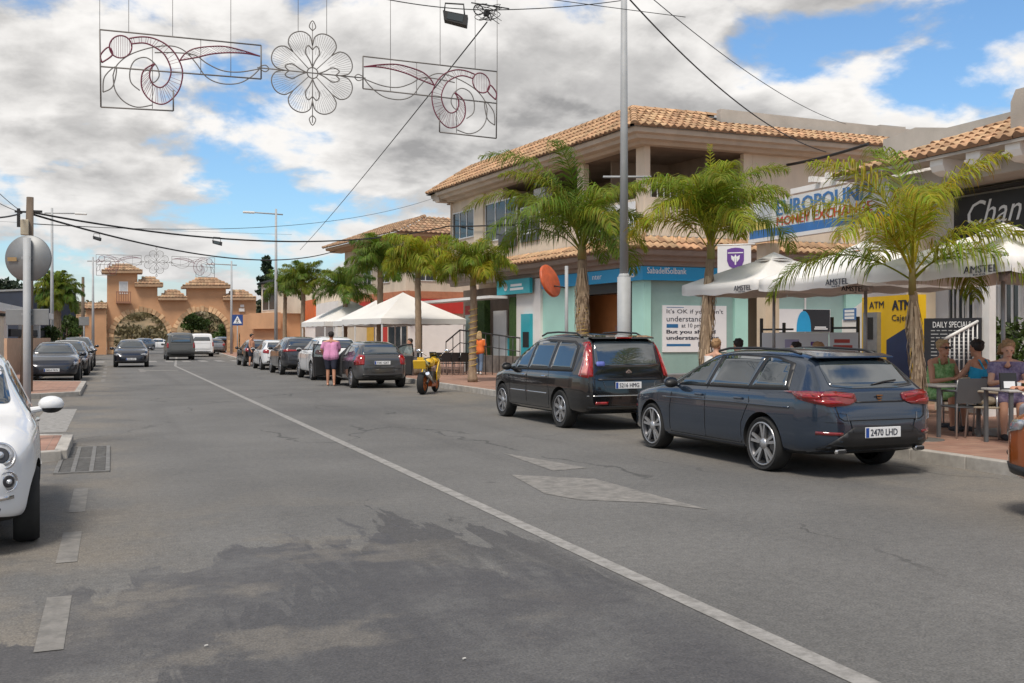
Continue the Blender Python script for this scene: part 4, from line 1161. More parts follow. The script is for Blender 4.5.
# ------------------------------------------------------------------ cars
def paint(name, col, rough=0.25, metal=0.3, coat=1.0):
    return mat(name, col, rough, metal, var=0.04, scale=0.8, coat=coat, spec=0.5)
M_cglass = mat('car_glass', (0.022, 0.032, 0.04), 0.03, var=0.3, scale=1.2, spec=0.9)
M_cglass.node_tree.nodes['Principled BSDF'].inputs['IOR'].default_value = 1.85
M_rubber = mat('tyre_rubber', (0.016, 0.016, 0.016), 0.85, var=0.25, scale=8)
M_trim = mat('black_trim', (0.014, 0.014, 0.015), 0.45, var=0.2, scale=6)
M_alloy = mat('alloy_silver', (0.50, 0.50, 0.51), 0.32, 0.8, var=0.08)
M_alloyd = mat('alloy_dark', (0.07, 0.07, 0.075), 0.35, 0.7)
M_tail = mat('tail_lamp_red', (0.27, 0.006, 0.006), 0.08, var=0.3, scale=14, coat=1.0)
M_taild = mat('tail_lamp_dark', (0.16, 0.006, 0.008), 0.08, var=0.3, scale=10, coat=1.0)
M_tailw = mat('tail_lamp_pale', (0.62, 0.24, 0.22), 0.1, var=0.2, scale=20, coat=1.0)
M_lampw = mat('headlamp_lens', (0.42, 0.43, 0.45), 0.06, 0.5, var=0.3, scale=18, coat=1.0)
M_chrome = mat('chrome', (0.72, 0.72, 0.73), 0.12, 1.0, var=0.03)
M_plate = mat('number_plate', (0.72, 0.73, 0.74), 0.4, var=0.03)
M_plateb = mat('plate_blue', (0.01, 0.06, 0.30), 0.4)
M_seam = mat('door_gap', (0.006, 0.006, 0.007), 0.7)
M_well = mat('wheel_well', (0.010, 0.010, 0.010), 0.9)
M_inter = mat('car_interior', (0.03, 0.03, 0.032), 0.8)

def rounded(poly, r, k=4):
    out = []; n = len(poly)
    for i in range(n):
        p, a, b = Vector(poly[i]), Vector(poly[i-1]), Vector(poly[(i+1) % n])
        rr = min(r, (a-p).length*.45, (b-p).length*.45)
        if rr < 1e-4: out.append(tuple(p)); continue
        p0, p1 = p+(a-p).normalized()*rr, p+(b-p).normalized()*rr
        for j in range(k+1):
            t = j/k; out.append(tuple((1-t)**2*p0+2*t*(1-t)*p+t*t*p1))
    return out
AX = {'L': (Vector((0, 1, 0)), lambda a, b: Vector((a, 0, b))), 'R': (Vector((0, -1, 0)), lambda a, b: Vector((a, 0, b))),
      'B': (Vector((-1, 0, 0)), lambda a, b: Vector((0, a, b))), 'F': (Vector((1, 0, 0)), lambda a, b: Vector((0, a, b))),
      'T': (Vector((0, 0, 1)), lambda a, b: Vector((a, b, 0)))}
def decal(bm, bvh, poly, side, off=0.006, grid=0.09, r=0.0, mi=0, skirt=0.012):
    """panel lying on the body: 2-D outline projected from one side"""
    n, mk = AX[side]
    if r: poly = rounded(poly, r)
    b = BM()
    f = b.faces.new([b.verts.new((p[0], p[1], 0)) for p in poly])
    xs = [p[0] for p in poly]; ys = [p[1] for p in poly]
    for ax, lo, hi in ((0, min(xs), max(xs)), (1, min(ys), max(ys))):
        k = int((hi-lo)/grid)
        for i in range(1, k+1):
            c = [0, 0, 0]; c[ax] = lo+(hi-lo)*i/(k+1); nn = [0, 0, 0]; nn[ax] = 1
            bmesh.ops.bisect_plane(b, geom=b.verts[:]+b.edges[:]+b.faces[:], plane_co=c, plane_no=nn, dist=1e-5)
    bmesh.ops.triangulate(b, faces=[f for f in b.faces if len(f.verts) > 4])
    mp = {}; low = {}
    for v in b.verts:
        o = mk(v.co.x, v.co.y)+n*4
        h, nr, ix, d = bvh.ray_cast(o, -n)
        if h is None or (o-h).length > 4.0+0.4 and side in 'LR':
            q, nr, ix, d = bvh.find_nearest(mk(v.co.x, v.co.y)+n*0.85 if side in 'LR' else (mk(v.co.x, v.co.y)+(n*4 if side == 'F' else Vector((0, 0, 0)))))
            h = q
        if nr.dot(n) < 0: nr = -nr
        mp[v] = bm.verts.new(h+nr*off); low[v] = h-nr*skirt
    for f in b.faces:
        g = bm.faces.new([mp[v] for v in f.verts]); g.material_index = mi; g.smooth = True
    lo = {}
    for e in b.edges:
        if e.is_boundary:
            for v in e.verts:
                if v not in lo: lo[v] = bm.verts.new(low[v])
            a, c = e.verts
            g = bm.faces.new((mp[a], mp[c], lo[c], lo[a])); g.material_index = mi
    b.free()
def strip(bm, bvh, line, side, w=0.01, off=0.004, mi=0):
    pts = [Vector((p[0], p[1])) for p in line]; Lp, Rp = [], []
    for i, p in enumerate(pts):
        t = (pts[min(i+1, len(pts)-1)]-pts[max(0, i-1)]).normalized(); m = Vector((-t.y, t.x))*w/2
        Lp.append(tuple(p+m)); Rp.append(tuple(p-m))
    decal(bm, bvh, Lp+Rp[::-1], side, off, 0.12, mi=mi)

def body_mesh(sp):
    L, Wd, top, belt, plan = sp['L'], sp['W']/2, sp['top'], sp['belt'], sp['plan']
    zb = sp.get('bottom', [(0, .36), (.25, .24), (1.2, .2), (L-.9, .2), (L-.3, .22), (L, .30)])
    Hr = max(z for x, z in top); wr = sp['wroof']
    xs = sorted(set([x for x, z in top]+[x for x, w in plan]+[L*i/14 for i in range(15)]))
    ys = [xs[0]]
    for x in xs[1:]:
        if x-ys[-1] > 0.045 or x == xs[-1] or x < .05: ys.append(x)
    bm = BM(); rings = []
    for x in ys:
        zt = interp(top, x); bl = min(interp(belt, x), zt-.035); w = interp(plan, x)*Wd; b = min(interp(zb, x), bl-.12)
        g = max(0, min(1, (zt-bl-.03)/(Hr-interp(belt, x)-.03)))
        roofw = lerp(.86*w, min(wr, .93*w), min(1, g*1.15))
        tum = sp.get('shoulder', .045)
        half = [(0, b), (.78*w, b), (.955*w, b+.045), (w*.992, b+.22*(bl-b)), (w, b+.55*(bl-b)), (w*.99, bl-.07), (w-tum*(.4+.6*g), bl-.004),
                (roofw+.012*g, zt-.075*g-.022), (roofw-.07, zt-.022*g-.008), (roofw*.55, zt-.004), (0, zt)]
        ring = [bm.verts.new((x, y, z)) for y, z in half]+[bm.verts.new((x, -y, z)) for y, z in half[-2:0:-1]]
        rings.append(ring)
    n = len(rings[0]); h = 10
    for a, c in zip(rings, rings[1:]):
        for i in range(n): bm.faces.new((a[i], a[(i+1) % n], c[(i+1) % n], c[i]))
    for rg in (rings[0], rings[-1]):
        Lh = rg[:h+1]; Rh = [rg[0]]+rg[:h:-1]
        Rh = [rg[0]]+[rg[n-i] for i in range(1, h)]+[rg[h]]
        for i in range(h):
            vs = []
            for v in (Lh[i], Lh[i+1], Rh[i+1], Rh[i]):
                if v not in vs: vs.append(v)
            if len(vs) > 2: bm.faces.new(vs)
    bmesh.ops.recalc_face_normals(bm, faces=bm.faces[:])
    me = bpy.data.meshes.new('cage'); bm.to_mesh(me); bm.free()
    o = bpy.data.objects.new('cage', me); C.objects.link(o)
    s = o.modifiers.new('s', 'SUBSURF'); s.levels = 2; s.render_levels = 2
    m2 = evalmesh(o)
    bpy.data.objects.remove(o); bpy.data.meshes.remove(me)
    return m2

def wheel(parent, x, y, r, w, style, side, rim_m, tyre_name='wheel'):
    """tyre with rim, spokes facing out (side = +1 left, -1 right)"""
    M = Matrix.Translation((x, y, r)) @ (Matrix.Identity(4) if side > 0 else Matrix.Rotation(PI, 4, 'Z'))
    rr = r*style.get('rim', .70)
    bm = BM()
    lathe(bm, [(rr, -w/2+.015), (r*.93, -w/2), (r*.985, -w/2+.025), (r, -w*.25), (r, w*.25), (r*.985, w/2-.025), (r*.93, w/2), (rr, w/2-.012), (rr-.02, w/2-.03)], 40, M, 0, 'y', False)
    t = obj('wheel', bm, M_rubber, parent, smooth=True, angle=35)
    bm = BM()
    lathe(bm, [(rr+.002, w/2-.010), (rr-.006, w/2-.002), (rr-.022, w/2-.008), (rr-.035, w/2-.06), (rr-.05, w/2-.12), (.03, w/2-.12)], 36, M, 1, 'y', False)
    lathe(bm, [(rr+.002, w/2-.0095), (rr-.004, w/2+.001), (rr-.018, w/2-.005)], 36, M, 0, 'y', False)
    n = style['n']; d = w/2
    for k in range(n):
        for dd in ((-style['split'], style['split']) if style.get('split') else (0,)):
            a = 2*PI*k/n+.3
            w0, w1 = style['w0'], style['w1']
            r0, r1 = .05, rr-.012
            a2 = a+dd
            pts = []
            for q, ww, aa, dep in ((r0, w0, a+dd*.4, d-.022), (r1, w1, a2, d-.012)):
                c = Vector((math.cos(aa), 0, math.sin(aa)))*q; s = Vector((-math.sin(aa), 0, math.cos(aa)))*ww/2
                pts.append((c+s+Vector((0, dep, 0)), c-s+Vector((0, dep, 0))))
            (a0, b0), (a1, b1) = pts; dn = Vector((0, -.035, 0))
            vs = [bm.verts.new(M @ p) for p in (a0, b0, b1, a1, a0+dn*1.0, b0+dn, b1+dn*.8, a1+dn*.8)]
            for q in ((0, 1, 2, 3), (0, 3, 7, 4), (1, 5, 6, 2), (4, 7, 6, 5)): bm.faces.new([vs[i] for i in q])
    lathe(bm, [(.0, d-.006), (.03, d-.008), (.065, d-.018), (.07, d-.06)], 20, M, 0, 'y')
    rim = obj('rim', bm, [rim_m, M_alloyd if style.get('back', 1) else rim_m], t)
    bm = BM(); lathe(bm, [(.0, w/2-.07), (rr*.72, w/2-.072), (rr*.72, w/2-.10)], 24, M, 0, 'y')
    obj('brake_disc', bm, mat('brake_steel', (.16, .155, .15), .5, .6), t)
    return t

S_five = dict(n=5, w0=.034, w1=.034, split=.17, rim=.80)
S_multi = dict(n=10, w0=.026, w1=.024, rim=.74)
S_wide = dict(n=7, w0=.055, w1=.06, rim=.70)

def plate(parent, bvh, x, y, z, ax, txt, w=.50, h=.11, tilt=0):
    """flat number plate standing on the body; ax 'B' faces the rear, 'F' the front"""
    s = -1 if ax == 'B' else 1
    u = Vector((0, s, 0)); 
    n = Vector((s, 0, 0)); hit = bvh.ray_cast(Vector((x+s*3, y, z)), -n)[0]
    c = (hit if hit else Vector((x, y, z)))+n*.018
    bm = BM(); box(bm, c, (.014, w, h), (0, 0, 0), 0, .004)
    p = obj('number_plate', bm, M_plate, parent)
    bm = BM(); box(bm, c+n*.0078-u*(w/2-.025), (.002, .044, h-.012))
    obj('country_strip', bm, M_plateb, p)
    if txt:
        text('lettering', txt, M_ink, p, c+n*.0075-u*(w/2-.07)-Vector((0, 0, h*.30)), u, (0, 0, 1), w-.12, h*.62, depth=.002, bold=.012)
    return p
def mirror(parent, x, y, z, side, m, s=1.0):
    bm = BM()
    ell(bm, (x, y+side*.13*s, z), (.075*s, .105*s, .072*s), 14, 10)
    for v in bm.verts:
        if v.co.x < x-.02*s: v.co.x = x-.02*s
    tube(bm, [(x+.02, y-side*.03, z-.05*s), (x+.01, y+side*.09*s, z-.03*s)], [.028, .02], 8)
    o = obj('mirror', bm, m, parent, smooth=True, angle=40)
    b2 = BM(); ell(b2, (x-.004, y+side*.13*s, z-.018*s), (.074*s, .098*s, .060*s), 14, 10); obj('mirror_underside', b2, M_trim, o, smooth=True)
    return o

def car(name, label, sp, loc, rz, group=None, cat='car'):
    """loc = middle of the car on the ground, heading rz (0 = nose along +x)"""
    root = thing(name, label, cat, loc, rz, group)
    L, Wd = sp['L'], sp['W']/2
    me = body_mesh(sp)
    b = BM(); b.from_mesh(me); bvh = BVHTree.FromBMesh(b); b.free()
    # arches
    o = bpy.data.objects.new('body', me); C.objects.link(o)
    r = sp['r']; ra = r*1.0+sp.get('gap', .045)
    cut = BM()
    for ax in sp['axles']:
        for s in (-1, 1):
            rr = bmesh.ops.create_cone(cut, cap_ends=True, segments=88, radius1=ra, radius2=ra, depth=.36)
            M = Matrix.Translation((ax, s*(Wd-.08), r+.01)) @ Matrix.Rotation(PI/2, 4, 'X')
            for v in rr['verts']: v.co = M @ v.co
    bmesh.ops.recalc_face_normals(cut, faces=cut.faces[:])
    cm = bpy.data.meshes.new('cut'); cut.to_mesh(cm); cut.free()
    co = bpy.data.objects.new('cut', cm); C.objects.link(co)
    md = o.modifiers.new('b', 'BOOLEAN'); md.object = co; md.operation = 'DIFFERENCE'; md.solver = 'EXACT'
    m3 = evalmesh(o)
    bpy.data.objects.remove(o); bpy.data.objects.remove(co); bpy.data.meshes.remove(cm); bpy.data.meshes.remove(me)
    m3.materials.clear(); m3.materials.append(sp['paint']); m3.materials.append(M_well)
    for p in m3.polygons:
        c = p.center; p.use_smooth = True; p.material_index = 0
        for ax in sp['axles']:
            if abs(math.hypot(c.x-ax, c.z-r-.01)-ra) < .012 and abs(c.y) > Wd-.3 and (p.normal.x*(ax-c.x)+p.normal.z*(r+.01-c.z)) > .75*ra or (abs(c.y) < Wd-.24 and math.hypot(c.x-ax, c.z-r-.01) < ra*1.01 and abs(p.normal.y) > .9): p.material_index = 1
        if c.z < .30 and p.normal.z < -.7: p.material_index = 1
    m3.set_sharp_from_angle(angle=math.radians(38))
    me_off = Matrix.Translation((-L/2, 0, 0)); m3.transform(me_off)
    for v in m3.vertices: pass
    body = bpy.data.objects.new('body', m3); C.objects.link(body); body.parent = root
    # everything else is laid out from the rear bumper, then moved to the car's middle
    base = len(bpy.data.objects)
    pr = dict(root=root, bvh=bvh, sp=sp, L=L, W=Wd)
    made0 = set(root.children)
    def add(nm, m, fn, par=None):
        bm = BM(); fn(bm); return obj(nm, bm, m, par or root)
    pr['add'] = add
    y0 = Wd-sp.get('tw', .205)/2-.012
    for ax in sp['axles']:
        for s in (1, -1): wheel(root, ax, s*y0, r, sp.get('tw', .205), sp['wheel'], s, sp.get('rim_m', M_alloy))
    sp['fit'](pr)
    def shift(o):
        if o.type == 'MESH': o.data.transform(me_off)
        for ch in o.children: shift(ch)
    for ch in root.children:
        if ch not in made0: shift(ch)
    return root

def sides(P, name, m, poly, r=.03, off=.006, one_side=None):
    out = []
    for s in ('L', 'R'):
        if one_side and s != one_side: continue
        out.append(P['add'](name, m, lambda bm: decal(bm, P['bvh'], poly, s, off, r=r)))
    return out
def seams(P, lines, w=.009):
    P['add']('door_gaps', M_seam, lambda bm: [strip(bm, P['bvh'], ln, s, w) for s in ('L', 'R') for ln in lines])
def sym(poly): return [(-y, z) for y, z in poly][::-1]
def both(bm, P, poly, side, off=.006, r=.0, grid=.07):
    decal(bm, P['bvh'], poly, side, off, grid, r); decal(bm, P['bvh'], sym(poly), side, off, grid, r)

# ---- navy estate ----
def fit_estate(P):
    add, bvh = P['add'], P['bvh']
    # side glass: dark band from the A pillar to the D pillar
    sides(P, 'window_trim', M_trim, [(.62, .985), (.74, 1.29), (1.1, 1.362), (1.9, 1.378), (2.35, 1.345), (2.75, 1.215), (3.12, .99), (3.1, .945), (1.2, .965)], .02, .004)
    sides(P, 'window', M_cglass, [(2.32, .965), (2.30, 1.335), (2.42, 1.305), (2.75, 1.18), (3.02, .985), (2.98, .958)], .03, .008)
    sides(P, 'window', M_cglass, [(1.40, .985), (1.34, 1.345), (1.9, 1.355), (2.22, 1.343), (2.25, .97)], .03, .008)
    sides(P, 'window', M_cglass, [(.70, 1.01), (.82, 1.285), (1.1, 1.335), (1.27, 1.345), (1.33, .99)], .04, .008)
    seams(P, [[(2.27, .30), (2.28, .95)], [(2.28, .95), (2.25, 1.36)], [(1.36, .965), (1.30, .82), (1.40, .66), (1.46, .55), (1.47, .30)], [(3.16, .33), (3.16, .62), (3.1, .93)], [(1.47, .3), (3.16, .3)]])
    for s in 'LR':
        add('crease', P['sp']['paint'], lambda bm: strip(bm, bvh, [(.55, .79), (1.6, .79), (3.35, .765)], s, .022, .007))
        add('side_skirt', M_trim, lambda bm: strip(bm, bvh, [(1.45, .245), (3.25, .245)], s, .05, .012))
    for s in (1, -1):
        for x in (1.52, 2.42):
            add('door_handle', P['sp']['paint'], lambda bm: box(bm, (x, s*.905, .845), (.17, .035, .03), (0, 0, 0), 0, .012))
        mirror(P['root'], 2.98, s*.86, .985, s, P['sp']['paint'])
        add('roof_rail', M_trim, lambda bm: tube(bm, [(.75, s*.545, 1.40), (.95, s*.56, 1.44), (1.6, s*.57, 1.463), (2.2, s*.565, 1.452), (2.45, s*.555, 1.415)], .016, 8))
    # tailgate
    add('rear_window', M_cglass, lambda bm: decal(bm, bvh, [(-.60, 1.04), (-.54, 1.26), (-.48, 1.33), (.48, 1.33), (.54, 1.26), (.60, 1.04), (.3, 1.015), (-.3, 1.015)], 'B', .006, .07, .03))
    add('spoiler', P['sp']['paint'], lambda bm: prism(bm, [(.47, -.56, 1.375), (.455, -.565, 1.358), (.455, .565, 1.358), (.47, .56, 1.375)], (.2, 0, .035)))
    add('wiper', M_trim, lambda bm: tube(bm, [(.16, .02, 1.055), (.19, -.18, 1.085), (.205, -.36, 1.10)], .011, 6))
    for sgn in (1, -1):
        def lamp(bm):
            pr_ = [(.33, .875), (.33, .955), (.60, .985), (.84, .975), (.845, .885), (.70, .815), (.45, .83)]
            pr_ = [(sgn*y, z) for y, z in pr_]
            if sgn < 0: pr_ = pr_[::-1]
            decal(bm, bvh, pr_, 'B', .014, .05, .02)
            s = 'L' if sgn > 0 else 'R'
            decal(bm, bvh, [(.10, .835), (.06, .975), (.34, .985), (.55, .965), (.42, .89)], s, .012, .06, .015)
        t = add('tail_lamp', M_taild, lamp)
        def lite(bm):
            pr_ = [(sgn*y, z) for y, z in [(.37, .90), (.37, .935), (.60, .96), (.80, .955), (.80, .93), (.58, .93)]]
            decal(bm, bvh, pr_ if sgn > 0 else pr_[::-1], 'B', .018, .05)
            pr_ = [(sgn*y, z) for y, z in [(.5, .845), (.55, .875), (.80, .90), (.80, .87), (.70, .84)]]
            decal(bm, bvh, pr_ if sgn > 0 else pr_[::-1], 'B', .018, .05)
            decal(bm, bvh, [(.12, .90), (.12, .955), (.40, .955), (.35, .90)], 'L' if sgn > 0 else 'R', .016, .06)
        add('lamp_bars', M_tail, lite, t)  # brighter red bars laid over the dark lens, not emissive
        add('exhaust_tip', M_chrome, lambda bm: (box(bm, (.055, sgn*.56, .32), (.07, .15, .065), (0, 0, 0), 0, .03),))
        add('exhaust_bore', M_dark, lambda bm: box(bm, (.022, sgn*.56, .32), (.02, .11, .04), (0, 0, 0), 0, .008))
        add('reflector', M_taild, lambda bm: decal(bm, bvh, [(sgn*.56, .50), (sgn*.80, .505), (sgn*.80, .545), (sgn*.56, .535)][::sgn], 'B', .008, .06))
    add('bumper_insert', M_trim, lambda bm: decal(bm, bvh, [(-.78, .335), (-.62, .47), (-.40, .60), (.40, .60), (.62, .47), (.78, .335)], 'B', .008, .07, .03))
    add('tailgate_gap', M_seam, lambda bm: [strip(bm, bvh, ln, 'B', .012, .005) for ln in ([(-.63, .82), (-.60, .70), (-.54, .665), (.54, .665), (.60, .70), (.63, .82)],)])
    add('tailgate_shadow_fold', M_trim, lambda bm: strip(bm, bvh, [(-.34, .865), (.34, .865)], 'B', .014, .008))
    plate(P['root'], bvh, 0, .02, .525, 'B', '2470 LHD', .50, .12)
    bd = add('badge', mat('badge_copper', (.30, .15, .07), .25, .8), lambda bm: [box(bm, (.062, 0, .905+dz), (.02, w, .02), (0, 0, 0), 0, .006) for dz, w in ((.03, .085), (0, .06), (-.03, .045))])
    # front, seen by nobody but there
    add('windscreen', M_cglass, lambda bm: decal(bm, bvh, [(-.66, 1.03), (-.55, 1.36), (.55, 1.36), (.66, 1.03)], 'F', .006, .08, .04))
    add('grille', M_trim, lambda bm: decal(bm, bvh, [(-.42, .52), (-.46, .66), (.46, .66), (.42, .52)], 'F', .008, .08))
    for sgn in (1, -1): add('headlamp', M_lampw, lambda bm: decal(bm, bvh, [(sgn*.48, .64), (sgn*.5, .74), (sgn*.72, .76), (sgn*.74, .66)][::sgn], 'F', .01, .06))
EST = dict(L=4.55, W=1.816, r=.325, tw=.225, axles=(1.05, 3.69), wroof=.60, wheel=S_five, rim_m=M_alloy, paint=paint('navy_paint', (.030, .045, .070), .2, .5),
           top=[(0, .60), (.015, .76), (.05, .90), (.10, .99), (.17, 1.035), (.34, 1.19), (.51, 1.35), (.64, 1.402), (.95, 1.44), (1.5, 1.465), (2.1, 1.455), (2.5, 1.405), (2.95, 1.20), (3.3, 1.02), (3.45, .985), (3.9, .92), (4.25, .82), (4.45, .70), (4.53, .58), (4.55, .5)],
           belt=[(0, .98), (1, .965), (2.4, .94), (3.4, .91), (4.0, .84), (4.55, .7)], shoulder=.055,
           plan=[(0, .64), (.05, .80), (.18, .90), (.45, .965), (1.0, 1.0), (3.6, 1.0), (4.1, .955), (4.35, .86), (4.5, .70), (4.55, .58)],
           bottom=[(0, .40), (.06, .34), (.3, .25), (1.2, .20), (3.6, .19), (4.3, .2), (4.55, .28)], fit=fit_estate)
car('estate_car', 'navy blue estate car with twin exhausts, parked in front of the palm at the terrace', EST, (7.2+.908, 8.95+2.275, 0), PI/2)

# ---- black people carrier ----
def fit_mpv(P):
    add, bvh = P['add'], P['bvh']
    sides(P, 'window_trim', M_trim, [(.50, 1.0), (.52, 1.45), (.75, 1.535), (1.9, 1.56), (2.5, 1.50), (3.0, 1.30), (3.52, 1.02), (3.5, .965)], .03, .004)
    sides(P, 'window', M_cglass, [(2.44, 1.0), (2.40, 1.49), (2.55, 1.46), (2.85, 1.33), (2.98, 1.26), (2.98, .99)], .03, .008)
    sides(P, 'window', M_cglass, [(3.03, .99), (3.03, 1.235), (3.40, 1.03), (3.40, .985)], .02, .008)
    sides(P, 'window', M_cglass, [(1.50, 1.015), (1.44, 1.52), (2.1, 1.525), (2.32, 1.50), (2.36, 1.005)], .03, .008)
    sides(P, 'window', M_cglass, [(.56, 1.03), (.60, 1.43), (.78, 1.495), (1.33, 1.515), (1.40, 1.02)], .05, .008)
    seams(P, [[(2.40, .32), (2.40, 1.0)], [(2.4, 1.0), (2.36, 1.52)], [(1.45, 1.0), (1.40, .85), (1.40, .70), (1.36, .60)], [(3.22, .35), (3.22, .6), (3.3, .95)], [(1.4, .32), (3.22, .32)], [(1.4, .32), (1.36, .6)]])
    add('chrome_moulding', M_chrome, lambda bm: [strip(bm, bvh, [(1.45, .585), (2.38, .585)], s, .018, .01) for s in 'LR']+[strip(bm, bvh, [(2.43, .585), (3.2, .585)], s, .018, .01) for s in 'LR'])
    for s in (1, -1):
        for x in (1.58, 2.5): add('door_handle', M_chrome, lambda bm: box(bm, (x, s*.912, .89), (.17, .04, .03), (0, 0, 0), 0, .012))
        mirror(P['root'], 3.18, s*.86, 1.03, s, P['sp']['paint'])
        add('roof_rail', M_trim, lambda bm: tube(bm, [(.62, s*.60, 1.60), (.85, s*.60, 1.668), (1.6, s*.605, 1.69), (2.1, s*.60, 1.675), (2.35, s*.59, 1.62)], .017, 8))
    add('rear_window', M_cglass, lambda bm: decal(bm, bvh, [(-.63, 1.12), (-.60, 1.40), (-.55, 1.53), (.55, 1.53), (.60, 1.40), (.63, 1.12), (.4, 1.08), (-.4, 1.08)], 'B', .007, .07, .04))
    add('spoiler', P['sp']['paint'], lambda bm: prism(bm, [(.24, -.60, 1.60), (.22, -.60, 1.57), (.22, .60, 1.57), (.24, .60, 1.60)], (.25, 0, .03)))
    add('brake_light', M_tail, lambda bm: box(bm, (.225, 0, 1.588), (.03, .30, .022)))
    add('wiper', M_trim, lambda bm: tube(bm, [(.135, 0, 1.10), (.15, .2, 1.12), (.165, .40, 1.125)], .012, 6))
    for sgn in (1, -1):
        def lamp(bm):
            q = [(sgn*y, z) for y, z in [(.69, .92), (.665, 1.12), (.63, 1.40), (.615, 1.52), (.665, 1.5), (.72, 1.30), (.80, 1.05), (.84, .92)]]
            decal(bm, bvh, q if sgn < 0 else q[::-1], 'B', .014, .06, .02)
            s = 'L' if sgn > 0 else 'R'
            decal(bm, bvh, [(.06, .90), (.10, 1.1), (.22, 1.42), (.32, 1.50), (.36, 1.44), (.28, 1.2), (.28, .93)], s, .012, .06, .02)
        t = add('tail_lamp', M_tail, lamp)
        add('pale_lens', M_tailw, lambda bm: decal(bm, bvh, [(.09, .95), (.13, 1.12), (.24, 1.36), (.27, 1.36), (.22, 1.14), (.22, .96)], 'L' if sgn > 0 else 'R', .017, .06), t)
        add('reflector', M_tail, lambda bm: decal(bm, bvh, [(sgn*.42, .45), (sgn*.66, .45), (sgn*.66, .50), (sgn*.42, .50)][::sgn], 'B', .008, .06))
    add('tailgate_gap', M_seam, lambda bm: [strip(bm, bvh, ln, 'B', .012, .005) for ln in ([(-.67, .95), (-.66, .66), (-.6, .62), (.6, .62), (.66, .66), (.67, .95)],)])
    add('chrome_strip', M_chrome, lambda bm: strip(bm, bvh, [(-.78, .60), (.78, .60)], 'B', .016, .014))
    add('tailgate_moulding', M_trim, lambda bm: strip(bm, bvh, [(-.6, .875), (.6, .875)], 'B', .03, .010))
    plate(P['root'], bvh, 0, .03, .775, 'B', '5216 HMG', .50, .115)
    add('badge', M_chrome, lambda bm: [prism(bm, [(.045, -.06, z), (.045, 0, z+.05), (.045, .06, z), (.045, .045, z-.02), (.045, 0, z+.02), (.045, -.045, z-.02)], (.03, 0, 0)) for z in (1.0, .955)])
    add('sticker', mat('sticker_blue', (.10, .13, .42), .5), lambda bm: decal(bm, bvh, [(.60, 1.10), (.60, 1.18), (.44, 1.18), (.44, 1.10)], 'B', .010, .06, .03))
    add('bumper_lower', M_trim, lambda bm: decal(bm, bvh, [(-.76, .36), (-.76, .42), (.76, .42), (.76, .36)], 'B', .008, .08))
    add('windscreen', M_cglass, lambda bm: decal(bm, bvh, [(-.68, 1.10), (-.58, 1.52), (.58, 1.52), (.68, 1.10)], 'F', .006, .08, .04))
    add('grille', M_trim, lambda bm: decal(bm, bvh, [(-.42, .45), (-.46, .62), (.46, .62), (.42, .45)], 'F', .008, .08))
    for sgn in (1, -1): add('headlamp', M_lampw, lambda bm: decal(bm, bvh, [(sgn*.46, .70), (sgn*.5, .84), (sgn*.72, .9), (sgn*.76, .74)][::sgn], 'F', .01, .06))
MPV = dict(L=4.59, W=1.83, r=.335, tw=.215, axles=(.93, 3.66), wroof=.655, wheel=S_wide, paint=paint('black_paint', (.006, .006, .007), .2, .2),
           top=[(0, .62), (.015, .80), (.04, 1.0), (.08, 1.10), (.14, 1.28), (.22, 1.50), (.30, 1.59), (.5, 1.635), (1.2, 1.672), (2.0, 1.662), (2.5, 1.59), (3.0, 1.36), (3.5, 1.10), (3.7, 1.04), (4.05, .97), (4.35, .85), (4.52, .68), (4.59, .52)],
           belt=[(0, 1.02), (1, 1.0), (3.4, .965), (4.0, .88), (4.59, .72)], shoulder=.05,
           plan=[(0, .74), (.05, .86), (.18, .925), (.5, .98), (1.0, 1.0), (3.6, 1.0), (4.1, .95), (4.4, .82), (4.55, .66), (4.59, .56)],
           bottom=[(0, .40), (.06, .34), (.3, .27), (1.2, .22), (3.6, .21), (4.59, .3)], fit=fit_mpv)
car('people_carrier', 'black people carrier with tall red tail lamps parked ahead of the navy estate', MPV, (7.3+.915, 15.15+2.295, 0), PI/2+.01)

